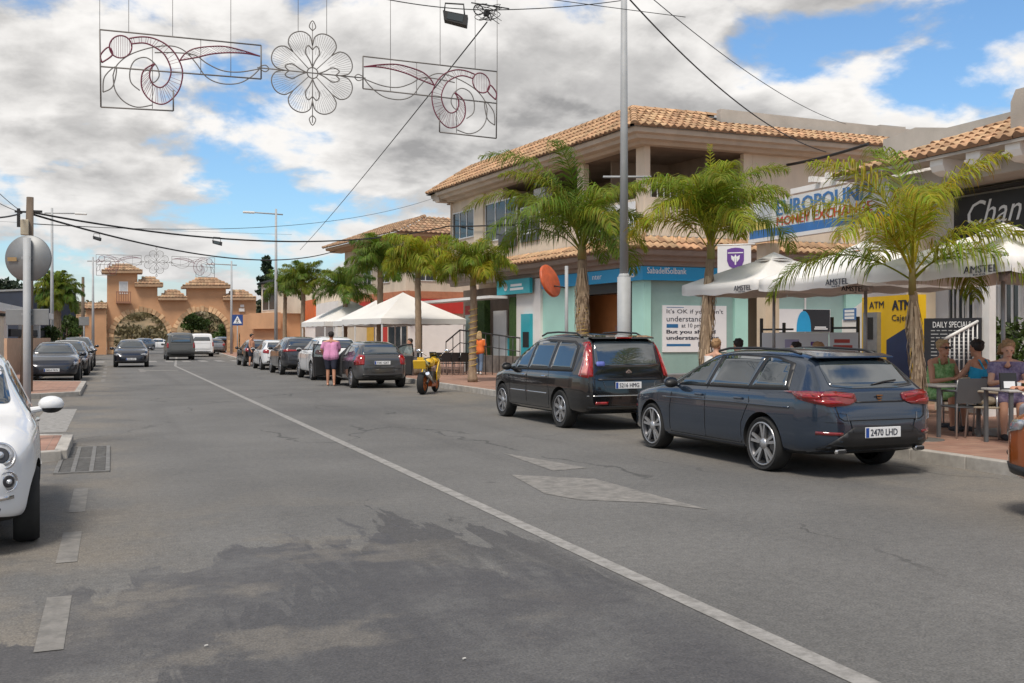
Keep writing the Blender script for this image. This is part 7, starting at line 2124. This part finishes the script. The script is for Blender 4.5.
# ------------------------------------------------------------------ ramp handrails and terrace stock by the restaurant
hr_ = thing('ramp_handrail', 'black metal handrail of the ramp before the dark restaurant', 'handrail', (0, 0, 0))
def _hrl(bm):
    A, B, C_ = W(446, 342, 40), W(460, 330, 39.5), W(520, 338, 37)
    for p, q in ((A, B), (B, C_)):
        tube(bm, [p, q], .03, 6); tube(bm, [p-Vector((0, 0, .5)), q-Vector((0, 0, .5))], .018, 6)
        n = max(2, int((q-p).length/.35))
        for k in range(n+1):
            v = p.lerp(q, k/n); tube(bm, [v, Vector((v.x, v.y, PZ))], .018, 5)
part('rail', M_black, hr_, _hrl)
M_chair = mat('chair_grey', (.10, .105, .11), .5, var=.1)
M_calu = mat('chair_aluminium', (.55, .55, .55), .35, .8)
def chair(label, P, rz, seatm=None, group='café chairs on the terrace'):
    t = thing('cafe_chair', label, 'chair', P, rz, group)
    sm = seatm or M_chair
    part('seat', sm, t, lambda bm: box(bm, (0, 0, .445), (.42, .44, .03), (0, 0, 0), 0, .012))
    def bk(bm):
        n = 6
        for i in range(n):
            a0, a1 = lerp(-.5, .5, i/n), lerp(-.5, .5, (i+1)/n)
            p = [Vector((-.20-.04*math.cos(a*2.2), a*.44, z)) for a, z in ((a0, .50), (a1, .50), (a1, .86), (a0, .86))]
            p[2].x -= .07; p[3].x -= .07
            prism(bm, p, (.018, 0, 0))
    part('backrest', sm, t, bk)
    for x, y in ((.19, .2), (.19, -.2), (-.2, .2), (-.2, -.2)):
        part('leg', M_calu, t, lambda bm: tube(bm, [(x*1.15, y*1.1, 0), (x, y, .44), (x if x > 0 else x-.03, y, .66 if x > 0 else .84)], .013, 8))
    for y in (-.225, .225):
        part('armrest', sm, t, lambda bm: tube(bm, [(-.25, y, .68), (0, y*1.05, .675), (.21, y, .66)], .018, 8))
    return t
def table(label, P, rz, w=.7, m=None):
    t = thing('cafe_table', label, 'table', P, rz, 'café tables on the terrace')
    bx('tabletop', (0, 0, .735), (w, w, .03), m or mat('table_pale', (.46, .45, .43), .4, var=.1), t, bev=.008)
    for x in (-1, 1):
        for y in (-1, 1): part('leg', M_chair, t, lambda bm: box(bm, (x*(w/2-.05), y*(w/2-.05), .36), (.045, .045, .72)))
    return t
TZ = PZ
def gd(px, D): return atD(px, D, TZ)
table('pale café table before the woman in the green dress', gd(948, 14.8), -.3)
table('pale café table at the right edge before the woman in purple', gd(1022, 13.5), -.35, .75)
c_ = gd(960, 14.3)
chair('empty grey café chair turned away nearest the kerb', gd(962, 14.5), math.radians(75))
chair('grey café chair under the woman in blue', gd(981, 15.6), math.radians(98))
chair('grey café chair under the woman in the green dress', gd(941, 15.9), math.radians(-98))
chair('grey café chair under the woman in purple', gd(1006, 14.6), math.radians(-110))
chair('grey café chair at the picture edge under the person in grey', gd(1062, 12.3), math.radians(165))
st_ = chair('aluminium framed chair holding a beige bag', gd(986, 14.4), math.radians(-60), mat('seat_beige', (.42, .36, .27), .8))
bag = tag(one('bag', lambda bm: ell(bm, (0, 0, 0), (.17, .15, .07), 16, 10), mat('bag_beige', (.55, .47, .34), .85, var=.15, scale=9, bump=.4), smooth=True, loc=gd(986, 14.4)+Vector((0, 0, .53))), 'crumpled beige bag lying on a chair seat', 'bag')
mh = thing('menu_holder', 'black table menu holder with a white card on the right edge table', 'menu holder', gd(1008, 13.35)+Vector((0, 0, .75)), -TH)
part('frame', M_black, mh, lambda bm: prism(bm, [(-.11, -.03, 0), (.11, -.03, 0), (.11, .0, .22), (-.11, .0, .22)], (0, .03, 0)))
part('card', M_paper, mh, lambda bm: prism(bm, [(-.07, -.033, .02), (.08, -.033, .02), (.08, -.02, .11), (-.07, -.02, .11)], (0, -.003, 0)))
tag(one('cup', lambda bm: lathe(bm, [(0, 0), (.03, 0), (.04, .09), (.036, .09), (.028, .01), (0, .01)], 18), M_paper, loc=gd(1018, 13.4)+Vector((0, 0, .751)), smooth=True, angle=40), 'white cup on the right edge café table', 'cup')
# stacked terrace furniture by the ramp: dark chairs behind the motorbike
for k, px_ in enumerate((441, 448, 455, 462)):
    chair('dark café chair in the row behind the yellow motorbike', atD(px_, 38.3, PZ), 1.2+.2*k, M_black, 'dark chairs in the row before the ramp')
# gas bottle shaped white planter by the bank window: low grey cabinets
cab = thing('planter_trough', 'low grey planter trough on the pavement behind the people carrier', 'planter', atX(672, 13.0, PZ), .2)
part('trough', M_steel, cab, lambda bm: (box(bm, (0, 0, .28), (1.4, .4, .5), (0, 0, 0), 0, .02),)); part('panel', M_whitem, cab, lambda bm: (box(bm, (-.4, -.215, .3), (.35, .02, .3)), box(bm, (.35, -.215, .3), (.3, .02, .3))))

# ------------------------------------------------------------------ yellow motorbike
M_my = paint('bike_yellow', (.70, .42, .01), .25, .0)
rb = G(422.5, 394.5)
mb_ = thing('motorbike', 'yellow sports motorbike parked at the kerb behind the dark grey hatchback', 'motorbike', (rb.x, rb.y, 0), math.radians(58))
def bwheel(x, r, w):
    t = part('wheel', M_rubber, mb_, lambda bm: lathe(bm, [(r*.68, -w*.4), (r*.86, -w*.5), (r*.97, -w*.3), (r, 0), (r*.97, w*.3), (r*.86, w*.5), (r*.68, w*.4)], 32, Matrix.Translation((x, 0, r)), 0, 'y', False))
    def sp(bm):
        lathe(bm, [(r*.69, -w*.38), (r*.62, -w*.3), (r*.62, w*.3), (r*.69, w*.38)], 28, Matrix.Translation((x, 0, r)), 0, 'y', False)
        for k in range(5):
            a = 2*PI*k/5; tube(bm, [(x, 0, r), (x+math.cos(a)*r*.63, 0, r+math.sin(a)*r*.63)], .018, 6)
        tube(bm, [(x, -w*.45, r), (x, w*.45, r)], .04, 10)
    part('rim', mat('rim_orange', (.40, .12, .03), .4, .4), t, sp)
bwheel(0, .315, .19); bwheel(1.40, .30, .12)
def fair(bm):
    # front fairing sides and nose
    for s in (1, -1):
        prism(bm, [(1.18, s*.17, .42), (1.32, s*.16, .66), (1.22, s*.16, .92), (.98, s*.19, .86), (.72, s*.2, .60), (.80, s*.19, .36)], (0, s*.03, 0))
    ell(bm, (1.26, 0, .90), (.22, .17, .14), 14, 10)
part('fairing', M_my, mb_, fair, True, 40)
part('tank', M_my, mb_, lambda bm: ell(bm, (.72, 0, .86), (.27, .16, .14), 16, 12), True)
def tail(bm):
    prism(bm, [(.32, -.10, .78), (.32, .10, .78), (-.22, .09, .95), (-.22, -.09, .95)], (0, 0, .09))
part('tail_unit', M_my, mb_, tail)
tb_ = part('rear_plate', M_my, mb_, lambda bm: box(bm, (-.31, 0, .84), (.05, .36, .26), (0, -.35, 0), 0, .03))
part('tail_light', M_tail, tb_, lambda bm: box(bm, (-.335, 0, .93), (.02, .18, .05), (0, -.35, 0)))
part('seat', M_trim, mb_, lambda bm: (ell(bm, (.36, 0, .86), (.2, .13, .05), 14, 8), ell(bm, (-.02, 0, .99), (.17, .10, .04), 14, 8)), True)
part('frame_and_engine', mat('engine_metal', (.10, .095, .09), .45, .6, var=.3, scale=12), mb_, lambda bm: (box(bm, (.72, 0, .44), (.42, .32, .34), (0, .2, 0), 0, .05), tube(bm, [(.4, .11, .5), (0, .13, .315)], .04, 8), tube(bm, [(.4, -.11, .5), (0, -.13, .315)], .04, 8), tube(bm, [(1.05, 0, .95), (.6, 0, .6), (.4, 0, .5)], .045, 8)))
part('belly_pan', mat('belly_orange', (.45, .09, .02), .35), mb_, lambda bm: prism(bm, [(.45, -.15, .2), (.95, -.15, .2), (1.0, -.16, .38), (.45, -.16, .38)], (0, .31, 0)))
part('fork', M_chrome, mb_, lambda bm: [tube(bm, [(1.40, s*.09, .30), (1.16, s*.09, .98)], .026, 8) for s in (1, -1)])
part('exhaust', M_chrome, mb_, lambda bm: tube(bm, [(.5, -.17, .3), (.1, -.2, .45), (-.22, -.2, .6)], [.03, .05, .055], 10))
part('handlebar', M_trim, mb_, lambda bm: tube(bm, [(1.0, .34, .95), (1.13, .12, 1.0), (1.13, -.12, 1.0), (1.0, -.34, .95)], .013, 6))
part('windscreen', M_wglass, mb_, lambda bm: prism(bm, [(1.3, -.13, .98), (1.3, .13, .98), (1.1, .10, 1.16), (1.1, -.10, 1.16)], (.012, 0, .01)))
for s in (1, -1): part('mirror', M_chrome, mb_, lambda bm: (ell(bm, (1.12, s*.42, 1.2), (.03, .08, .055), 12, 8), tube(bm, [(1.16, s*.2, 1.05), (1.12, s*.38, 1.19)], .01, 5)))
part('side_stand', M_trim, mb_, lambda bm: tube(bm, [(.6, .12, .3), (.55, .3, .02)], .014, 6))

# ------------------------------------------------------------------ people
M_skin = mat('skin', (.60, .34, .235), .6, var=.08, scale=6)
M_skint = mat('skin_tanned', (.52, .26, .165), .6, var=.08, scale=6)
def capsule(bm, a, b, ra, rb_, n=12, sq=1.0):
    """tapered limb with round ends"""
    a, b = Vector(a), Vector(b); d = b-a; Lg = d.length
    if Lg < 1e-5: return
    q = d.to_track_quat('Z', 'Y').to_matrix().to_4x4(); M = Matrix.Translation(a) @ q
    prof = [(0.0001, -ra)]+[(ra*math.sin(t*PI/8), -ra*math.cos(t*PI/8)) for t in range(1, 5)]+[(rb_*math.cos(t*PI/8), Lg+rb_*math.sin(t*PI/8)) for t in range(0, 4)]+[(0.0001, Lg+rb_)]
    v0 = len(bm.verts)
    lathe(bm, prof, n, M)
def remesh(name, bm, m, parent, vox, smooth_it=4):
    bmesh.ops.remove_doubles(bm, verts=bm.verts, dist=1e-5)
    bmesh.ops.recalc_face_normals(bm, faces=bm.faces[:])
    me = bpy.data.meshes.new('tmp'); bm.to_mesh(me); bm.free()
    o = bpy.data.objects.new('tmp', me); C.objects.link(o)
    r = o.modifiers.new('r', 'REMESH'); r.mode = 'VOXEL'; r.voxel_size = vox
    s = o.modifiers.new('s', 'SMOOTH'); s.iterations = smooth_it; s.factor = .5
    m2 = evalmesh(o); bpy.data.objects.remove(o); bpy.data.meshes.remove(me)
    m2.materials.clear(); m2.materials.append(m); m2.polygons.foreach_set('use_smooth', [True]*len(m2.polygons))
    m2.polygons.foreach_set('material_index', [0]*len(m2.polygons))
    ob = bpy.data.objects.new(name, m2); C.objects.link(ob); ob.parent = parent
    return ob
def hand(bm, w, f, up, s, r=1.0):
    """palm, four curled fingers, thumb. w wrist, f forward, up = back of the hand, s = thumb side"""
    w, f, up, s = Vector(w), Vector(f).normalized(), Vector(up).normalized(), Vector(s).normalized()
    for k in range(4):
        o = s*(.030-.02*k); capsule(bm, w+o*.5, w+f*.085+o, .016, .013, 8)
        l = (.068, .076, .07, .055)[k]
        p1 = w+f*(.09+l*.5)+o-up*.008; p2 = w+f*(.09+l*.85)+o-up*.035
        capsule(bm, w+f*.085+o, p1, .0105, .0095, 8); capsule(bm, p1, p2, .0095, .008, 8)
    capsule(bm, w+f*.02+s*.025, w+f*.065+s*.062-up*.01, .015, .011, 8); capsule(bm, w+f*.065+s*.062-up*.01, w+f*.105+s*.060-up*.02, .0105, .009, 8)
def person(label, P, rz, J, skin, vox, top, bottom, hair, shoes=None, sunglasses=False, dress=False, bare=False, apron=None, shoulders=.19, girth=1.0, name='person', cap=None, long_hair=False):
    """J: dictionary of joints in metres, figure facing +x"""
    t = thing(name, label, 'person', P, rz)
    g = girth
    H, N_, PV = Vector(J['head']), Vector(J['neck']), Vector(J['pelvis'])
    hd = (H-N_).normalized()
    mid = Vector(J.get('chest', tuple(PV.lerp(N_, .65))))
    S = {s: Vector(J['sh']) if False else N_+Vector((-.01, s*shoulders, -.07)) for s in (1, -1)}
    bm = BM()
    def torso(bm, e=0.0):
        for s in (1, -1):
            capsule(bm, PV+Vector((0, s*.075*g, 0)), PV.lerp(mid, .5)+Vector((.01, s*.065*g, 0)), .125*g+e, .115*g+e)
            capsule(bm, PV.lerp(mid, .5)+Vector((.01, s*.065*g, 0)), mid+Vector((.0, s*.085, .02)), .115*g+e, .115+.02*(g-1)+e)
            capsule(bm, mid+Vector((0, s*.085, 0)), S[s]+Vector((0, -s*.03, -.01)), .11+e, .065+e)
            capsule(bm, N_+Vector((0, s*.03, -.02)), S[s]+Vector((0, -s*.02, .0)), .05+e*.6, .055+e)
    torso(bm)
    capsule(bm, N_-Vector((0, 0, .06)), N_.lerp(H, .55), .058, .054)
    # head
    R_ = hd.to_track_quat('Z', 'X').to_matrix()
    fdir = Vector(J.get('face', (1, 0, 0))).normalized(); sd = Vector((0, 0, 1)).cross(fdir).normalized(); upv = fdir.cross(sd)
    def hp_(x, y, z): return H+fdir*x+sd*y+upv*z
    ell(bm, H+upv*.025-fdir*.01, (1, 1, 1), 18, 14, Matrix([fdir, sd, upv]).transposed() @ Matrix.Diagonal((.098, .078, .105)))
    ell(bm, hp_(.022, 0, -.055), (1, 1, 1), 16, 12, Matrix([fdir, sd, upv]).transposed() @ Matrix.Diagonal((.068, .058, .072)))
    capsule(bm, hp_(.085, 0, .02), hp_(.108, 0, -.022), .010, .015, 8)
    capsule(bm, hp_(.078, -.02, -.066), hp_(.078, .02, -.066), .010, .010, 8)
    capsule(bm, hp_(.066, 0, -.105), hp_(.066, 0, -.1), .022, .022, 8)
    for s in (1, -1):
        capsule(bm, hp_(-.005, s*.078, .015), hp_(-.01, s*.076, -.03), .014, .010, 8)
        capsule(bm, hp_(.082, s*.018, .045), hp_(.07, s*.045, .045), .010, .009, 8)
        E_, Hn = Vector(J['elbow%+d' % s]), Vector(J['hand%+d' % s])
        capsule(bm, S[s], E_, .054, .042); capsule(bm, E_, Hn, .042, .028)
        f = (Hn-E_).normalized(); up = Vector((0, 0, 1)) if abs(f.z) < .8 else Vector((0, s, 0))
        th = up.cross(f)*(-s) if abs(f.z) < .8 else Vector((1, 0, 0))
        hand(bm, Hn, f, up, th)
        K, A = Vector(J['knee%+d' % s]), Vector(J['ankle%+d' % s])
        hip = PV+Vector((0, s*.09*g, -.02))
        capsule(bm, hip, K, .095*g, .062); capsule(bm, K, K.lerp(A, .35), .06, .058); capsule(bm, K.lerp(A, .35), A, .058, .038)
        ft = Vector(J.get('toe%+d' % s, tuple(A+Vector((.17, 0, -.05)))))
        capsule(bm, A+Vector((-.03, 0, -.035)), ft, .036, .030); capsule(bm, ft+Vector((-.02, .022, 0)), ft+Vector((.035, .018, -.004)), .02, .018, 8); capsule(bm, ft+Vector((-.02, -.022, 0)), ft+Vector((.03, -.02, -.004)), .02, .016, 8)
    remesh('body', bm, skin, t, vox)
    # eyes and lips
    def eyes(bm):
        for s in (1, -1): ell(bm, hp_(.079, s*.031, .022), (.011, .013, .008), 10, 6)
    part('eyes', mat('eye_dark', (.04, .03, .025), .3), t, eyes)
    part('lips', mat('lips', (.36, .11, .09), .6), t, lambda bm: capsule(bm, hp_(.083, -.018, -.067), hp_(.083, .018, -.067), .007, .007, 8))
    if sunglasses:
        part('sunglasses', M_black, t, lambda bm: (ell(bm, hp_(.092, .034, .02), (.012, .03, .023), 12, 8), ell(bm, hp_(.092, -.034, .02), (.012, .03, .023), 12, 8), capsule(bm, hp_(.09, -.075, .028), hp_(.09, .075, .028), .005, .005, 6), [capsule(bm, hp_(.085, s*.078, .028), hp_(-.02, s*.085, .025), .005, .005, 6) for s in (1, -1)]))
    if not bare:
        bm = BM(); torso(bm, .022)
        if top[1]:
            for s in (1, -1): E_ = Vector(J['elbow%+d' % s]); capsule(bm, S[s], S[s].lerp(E_, top[1]), .070, .068)
        b2 = remesh('top', bm, top[0], t, max(vox, .010), 3)
        # neckline: keep cloth below the collar
        bmm = BM(); bmm.from_mesh(b2.data)
        cut = N_+Vector((.0, 0, -.035 if top[1] else -.115)); nrm = Vector((-.35 if not top[1] else -.2, 0, 1)).normalized()
        bmesh.ops.bisect_plane(bmm, geom=bmm.verts[:]+bmm.edges[:]+bmm.faces[:], plane_co=cut, plane_no=nrm, clear_outer=True)
        bmm.to_mesh(b2.data); bmm.free()
        if not top[1]:
            part('straps', top[0], t, lambda bm: [tube(bm, [mid+Vector((.118, s*.085, .07)), N_+Vector((.045, s*.085, -.012)), N_+Vector((-.07, s*.08, -.03)), mid+Vector((-.12, s*.08, .05))], .014, 6) for s in (1, -1)])
    if bottom:
        bm = BM()
        for s in (1, -1):
            K, A = Vector(J['knee%+d' % s]), Vector(J['ankle%+d' % s]); hip = PV+Vector((0, s*.09*g, -.02))
            capsule(bm, PV+Vector((0, s*.075*g, .04)), hip, .132*g, .116*g)
            if bottom[1] <= 1: capsule(bm, hip, hip.lerp(K, bottom[1]), .112*g, .088)
            else:
                capsule(bm, hip, K, .112*g, .078); capsule(bm, K, K.lerp(A, bottom[1]-1), .078, .066)
            if bottom[2] and s == 1:
                K2 = Vector(J['knee-1']); h2 = PV+Vector((0, -.09*g, -.02))
                for q in (.3, .6, .9): capsule(bm, hip.lerp(K, q*min(1, bottom[1])), h2.lerp(K2, q*min(1, bottom[1])), .085, .085)
        remesh('skirt' if bottom[2] else 'trousers', bm, bottom[0], t, max(vox, .010), 3)
    if hair:
        def hr(bm):
            Mh = Matrix([fdir, sd, upv]).transposed()
            ell(bm, H+upv*.045-fdir*.024, (1, 1, 1), 18, 14, Mh @ Matrix.Diagonal((.108, .090, .105)))
            if long_hair:
                for k in range(9):
                    a = lerp(-1, 1, k/8); p0 = hp_(-.06-.03*math.cos(a), a*.085, .05)
                    tube(bm, smoothpts([p0, p0-upv*.1-fdir*.02, p0-upv*.22-fdir*.01+sd*a*.02], 4), [.032]*4+[.03]*4+[.018], 8)
            for k in range(26):
                r2 = random.Random(k*7+len(label)); a = r2.uniform(0, 2*PI); b = r2.uniform(.3, 1.4)
                d = Vector((math.cos(a)*math.sin(b), math.sin(a)*math.sin(b), math.cos(b)))
                p = H+upv*.045-fdir*.024+Mh @ Vector((d.x*.100, d.y*.084, d.z*.098)); ell(bm, p, (.026, .026, .022), 8, 6)
        h_ = BM(); hr(h_)
        ho = remesh('hair', h_, hair, t, .009, 2)
        bmm = BM(); bmm.from_mesh(ho.data)
        # hairline: clear the face
        bmesh.ops.bisect_plane(bmm, geom=bmm.verts[:]+bmm.edges[:]+bmm.faces[:], plane_co=hp_(.055, 0, .075), plane_no=(fdir*1.0-upv*.85).normalized(), clear_outer=True)
        bmm.to_mesh(ho.data); bmm.free()
    if cap:
        def cp(bm):
            Mh = Matrix([fdir, sd, upv]).transposed()
            ell(bm, H+upv*.055-fdir*.01, (1, 1, 1), 16, 10, Mh @ Matrix.Diagonal((.112, .094, .085)))
            ell(bm, hp_(.12, 0, .055), (1, 1, 1), 12, 6, Mh @ Matrix.Diagonal((.07, .07, .010)))
        part('cap', cap, t, cp, True)
    if shoes:
        def sh(bm):
            for s in (1, -1):
                A = Vector(J['ankle%+d' % s]); ft = Vector(J.get('toe%+d' % s, tuple(A+Vector((.17, 0, -.05)))))
                capsule(bm, A+Vector((-.035, 0, -.045)), ft+Vector((.025, 0, -.004)), .046, .040)
        b3 = BM(); sh(b3); remesh('shoes', b3, shoes, t, .01, 2)
    return t
def STAND(h=1.72, lean=0.0, arms=None):
    k = h/1.72
    J = dict(pelvis=(0, 0, .95*k), chest=(.02+lean*.5, 0, 1.24*k), neck=(lean, 0, 1.46*k), head=(lean+.03, 0, 1.60*k))
    for s in (1, -1):
        J['elbow%+d' % s] = (-.02+lean, s*.25, 1.12*k); J['hand%+d' % s] = (.08+lean, s*.27, .88*k)
        J['knee%+d' % s] = (.03*s, s*.10, .50*k); J['ankle%+d' % s] = (-.01+.06*s, s*.11, .085)
    if arms:
        J.update(arms)
    return J
def SIT(lean=0.06, z=.50, arms=None, h=1.0, face=None, foot=.42):
    J = dict(pelvis=(-.05, 0, z+.06), chest=(-.02+lean*.5, 0, z+.36*h), neck=(lean, 0, z+.60*h), head=(lean+.045, 0, z+.745*h))
    for s in (1, -1):
        J['elbow%+d' % s] = (.13+lean, s*.25, z+.26); J['hand%+d' % s] = (.36+lean, s*.14, z+.30)
        J['knee%+d' % s] = (.40, s*.11, z+.04); J['ankle%+d' % s] = (foot, s*.11, .085)
    if arms: J.update(arms)
    if face: J['face'] = face
    return J
M_hair_b = mat('hair_blond', (.42, .29, .15), .7, var=.25, scale=30)
M_hair_s = mat('hair_sandy', (.33, .20, .10), .7, var=.3, scale=30)
M_hair_d = mat('hair_dark', (.018, .013, .011), .6, var=.3, scale=30)
M_hair_g = mat('hair_grey', (.30, .28, .26), .7, var=.25, scale=30)
def cloth(name, c, var=.15, sc=3, **k): return mat(name, c, .85, var=var, scale=sc, bump=.15, bscale=25, **k)
P_pink = cloth('shirt_pink', (.58, .25, .42)); P_navy = cloth('shorts_navy', (.02, .022, .04)); P_green = cloth('dress_green', (.42, .64, .30), col2=(.12, .33, .09), sc=22)
P_blue = cloth('top_bright_blue', (.02, .33, .56)); P_purple = cloth('dress_purple', (.12, .09, .20), col2=(.30, .26, .36), sc=26); P_orange = cloth('shirt_orange', (.66, .15, .03))
P_grey = cloth('shirt_grey', (.30, .30, .33)); P_jean = cloth('jeans_blue', (.12, .17, .26)); P_dark = cloth('shirt_dark', (.04, .04, .045)); P_white = cloth('shirt_white', (.62, .60, .58))
P_bag = None
# man between the open car door and the hatchback, his back to us
mp_ = G(331, 386)
person('person in a pink shirt and dark shorts standing by the open hatchback door', (mp_.x, mp_.y, 0), math.radians(72), STAND(1.76, .05, {'elbow-1': (.12, -.27, 1.18), 'hand-1': (.33, -.2, 1.1), 'elbow+1': (.02, .31, 1.2), 'hand+1': (.16, .26, 1.0)}), M_skint, .012, (P_pink, .75), (P_navy, .8, False), M_hair_d, None, girth=1.22, shoulders=.21, cap=cloth('cap_navy', (.03, .03, .05)))
op = atD(479, 38.5, PZ)
person('person with blond hair in an orange shirt walking on the pavement by the ramp', op, math.radians(60), STAND(1.64, .03, {'knee+1': (.12, .09, .5), 'ankle+1': (.2, .09, .1), 'knee-1': (0, -.09, .48), 'ankle-1': (-.15, -.09, .1)}), M_skin, .014, (P_orange, .7), (P_jean, 1.85, False), M_hair_b, P_white, long_hair=True)
fp_ = G(251.5, 366.5)
person('person without a shirt standing beside the black small car far along the street', (fp_.x, fp_.y, 0), math.radians(-30), STAND(1.75, .0), M_skint, .02, (P_grey, 0), (P_navy, .8, False), M_hair_d, P_dark, bare=True, girth=1.1)
# café guests
def guest(px_, D_, rz, lab, top, bottom, hair, skin=M_skin, vox=.0075, **k):
    J = k.pop('J', SIT())
    return person(lab, atD(px_, D_, TZ), math.radians(rz), J, skin, vox, top, bottom, hair, k.pop('shoes', P_dark), **k)
guest(941, 15.9, -98, 'woman with short blond hair and sunglasses in a green patterned sleeveless dress', (P_green, 0), (P_green, .95, True), M_hair_b, M_skint, sunglasses=True, girth=1.15, J=SIT(.02, .52, {'elbow+1': (.12, .26, .76), 'hand+1': (.30, .06, .80), 'elbow-1': (.14, -.26, .75), 'hand-1': (.34, -.06, .80)}, face=(1, .12, -.03)))
guest(981, 15.6, 98, 'woman with short dark hair in a bright blue strappy top seen from behind', (P_blue, 0), (P_blue, 1.55, False), M_hair_d, M_skint, girth=1.12, J=SIT(.04, .52, {'elbow+1': (.2, .27, .80), 'hand+1': (.40, .1, .82)}))
guest(1005, 14.55, -125, 'woman with sandy hair in a purple patterned dress looking down at her table', (P_purple, .35), (P_purple, .95, True), M_hair_s, M_skin, girth=1.1, long_hair=True, J=SIT(.12, .52, face=(1, 0, -.45)))
guest(1062, 12.3, 165, 'person in grey cut off by the right picture edge', (P_grey, .6), (P_grey, 1.6, False), M_hair_s, M_skint, J=SIT(.12, .52))
for px_, D_, rz, top, hair, lab in ((714, 19.6, 20, P_white, M_hair_s, 'person with sandy hair seated beside the shaggy palm trunk'), (741, 19.8, 100, P_dark, M_hair_d, 'dark haired person in a black top seated behind the navy estate'),
                                    (800, 19.0, 150, P_dark, M_hair_d, 'dark haired person low behind the estate roof by the banner'), (822, 18.6, 130, P_grey, M_hair_s, 'light haired person behind the estate roof before the notice wall')):
    guest(px_, D_, rz, lab, (top, .6), (P_jean, 1.8, False), hair, vox=.013, J=SIT(.05, .53 if px_ < 760 else .47))
    chair('grey café chair under the '+lab.split(' seated')[0].split(' low')[0].split(' behind')[0], atD(px_, D_, TZ), math.radians(rz))
for px_, lab in ((412, 'seated person in a white top behind the yellow motorbike'),):
    guest(px_, 37.5, 200, lab, (P_white, .5), (P_dark, 1.7, False), M_hair_d, M_skint, .016, J=SIT())
    chair('dark café chair under the seated person behind the motorbike', atD(px_, 37.5, TZ), math.radians(200), M_black)

for k, (px_, py_, rz_) in enumerate(((206, 646, .4), (464, 659, 1.1))):
    tag(one('paper_scrap', lambda bm: prism(bm, [(-.010, -.006, 0), (.011, -.004, .003), (.008, .008, .004), (-.006, .006, .002)], (0, 0, .003)), mat('scrap_grey', (.42, .41, .39), .8), loc=G(px_, py_, .006)), ('white paper scrap on the dark stain at the lower left of the road', 'white paper scrap on the road near the bottom middle')[k], 'litter')
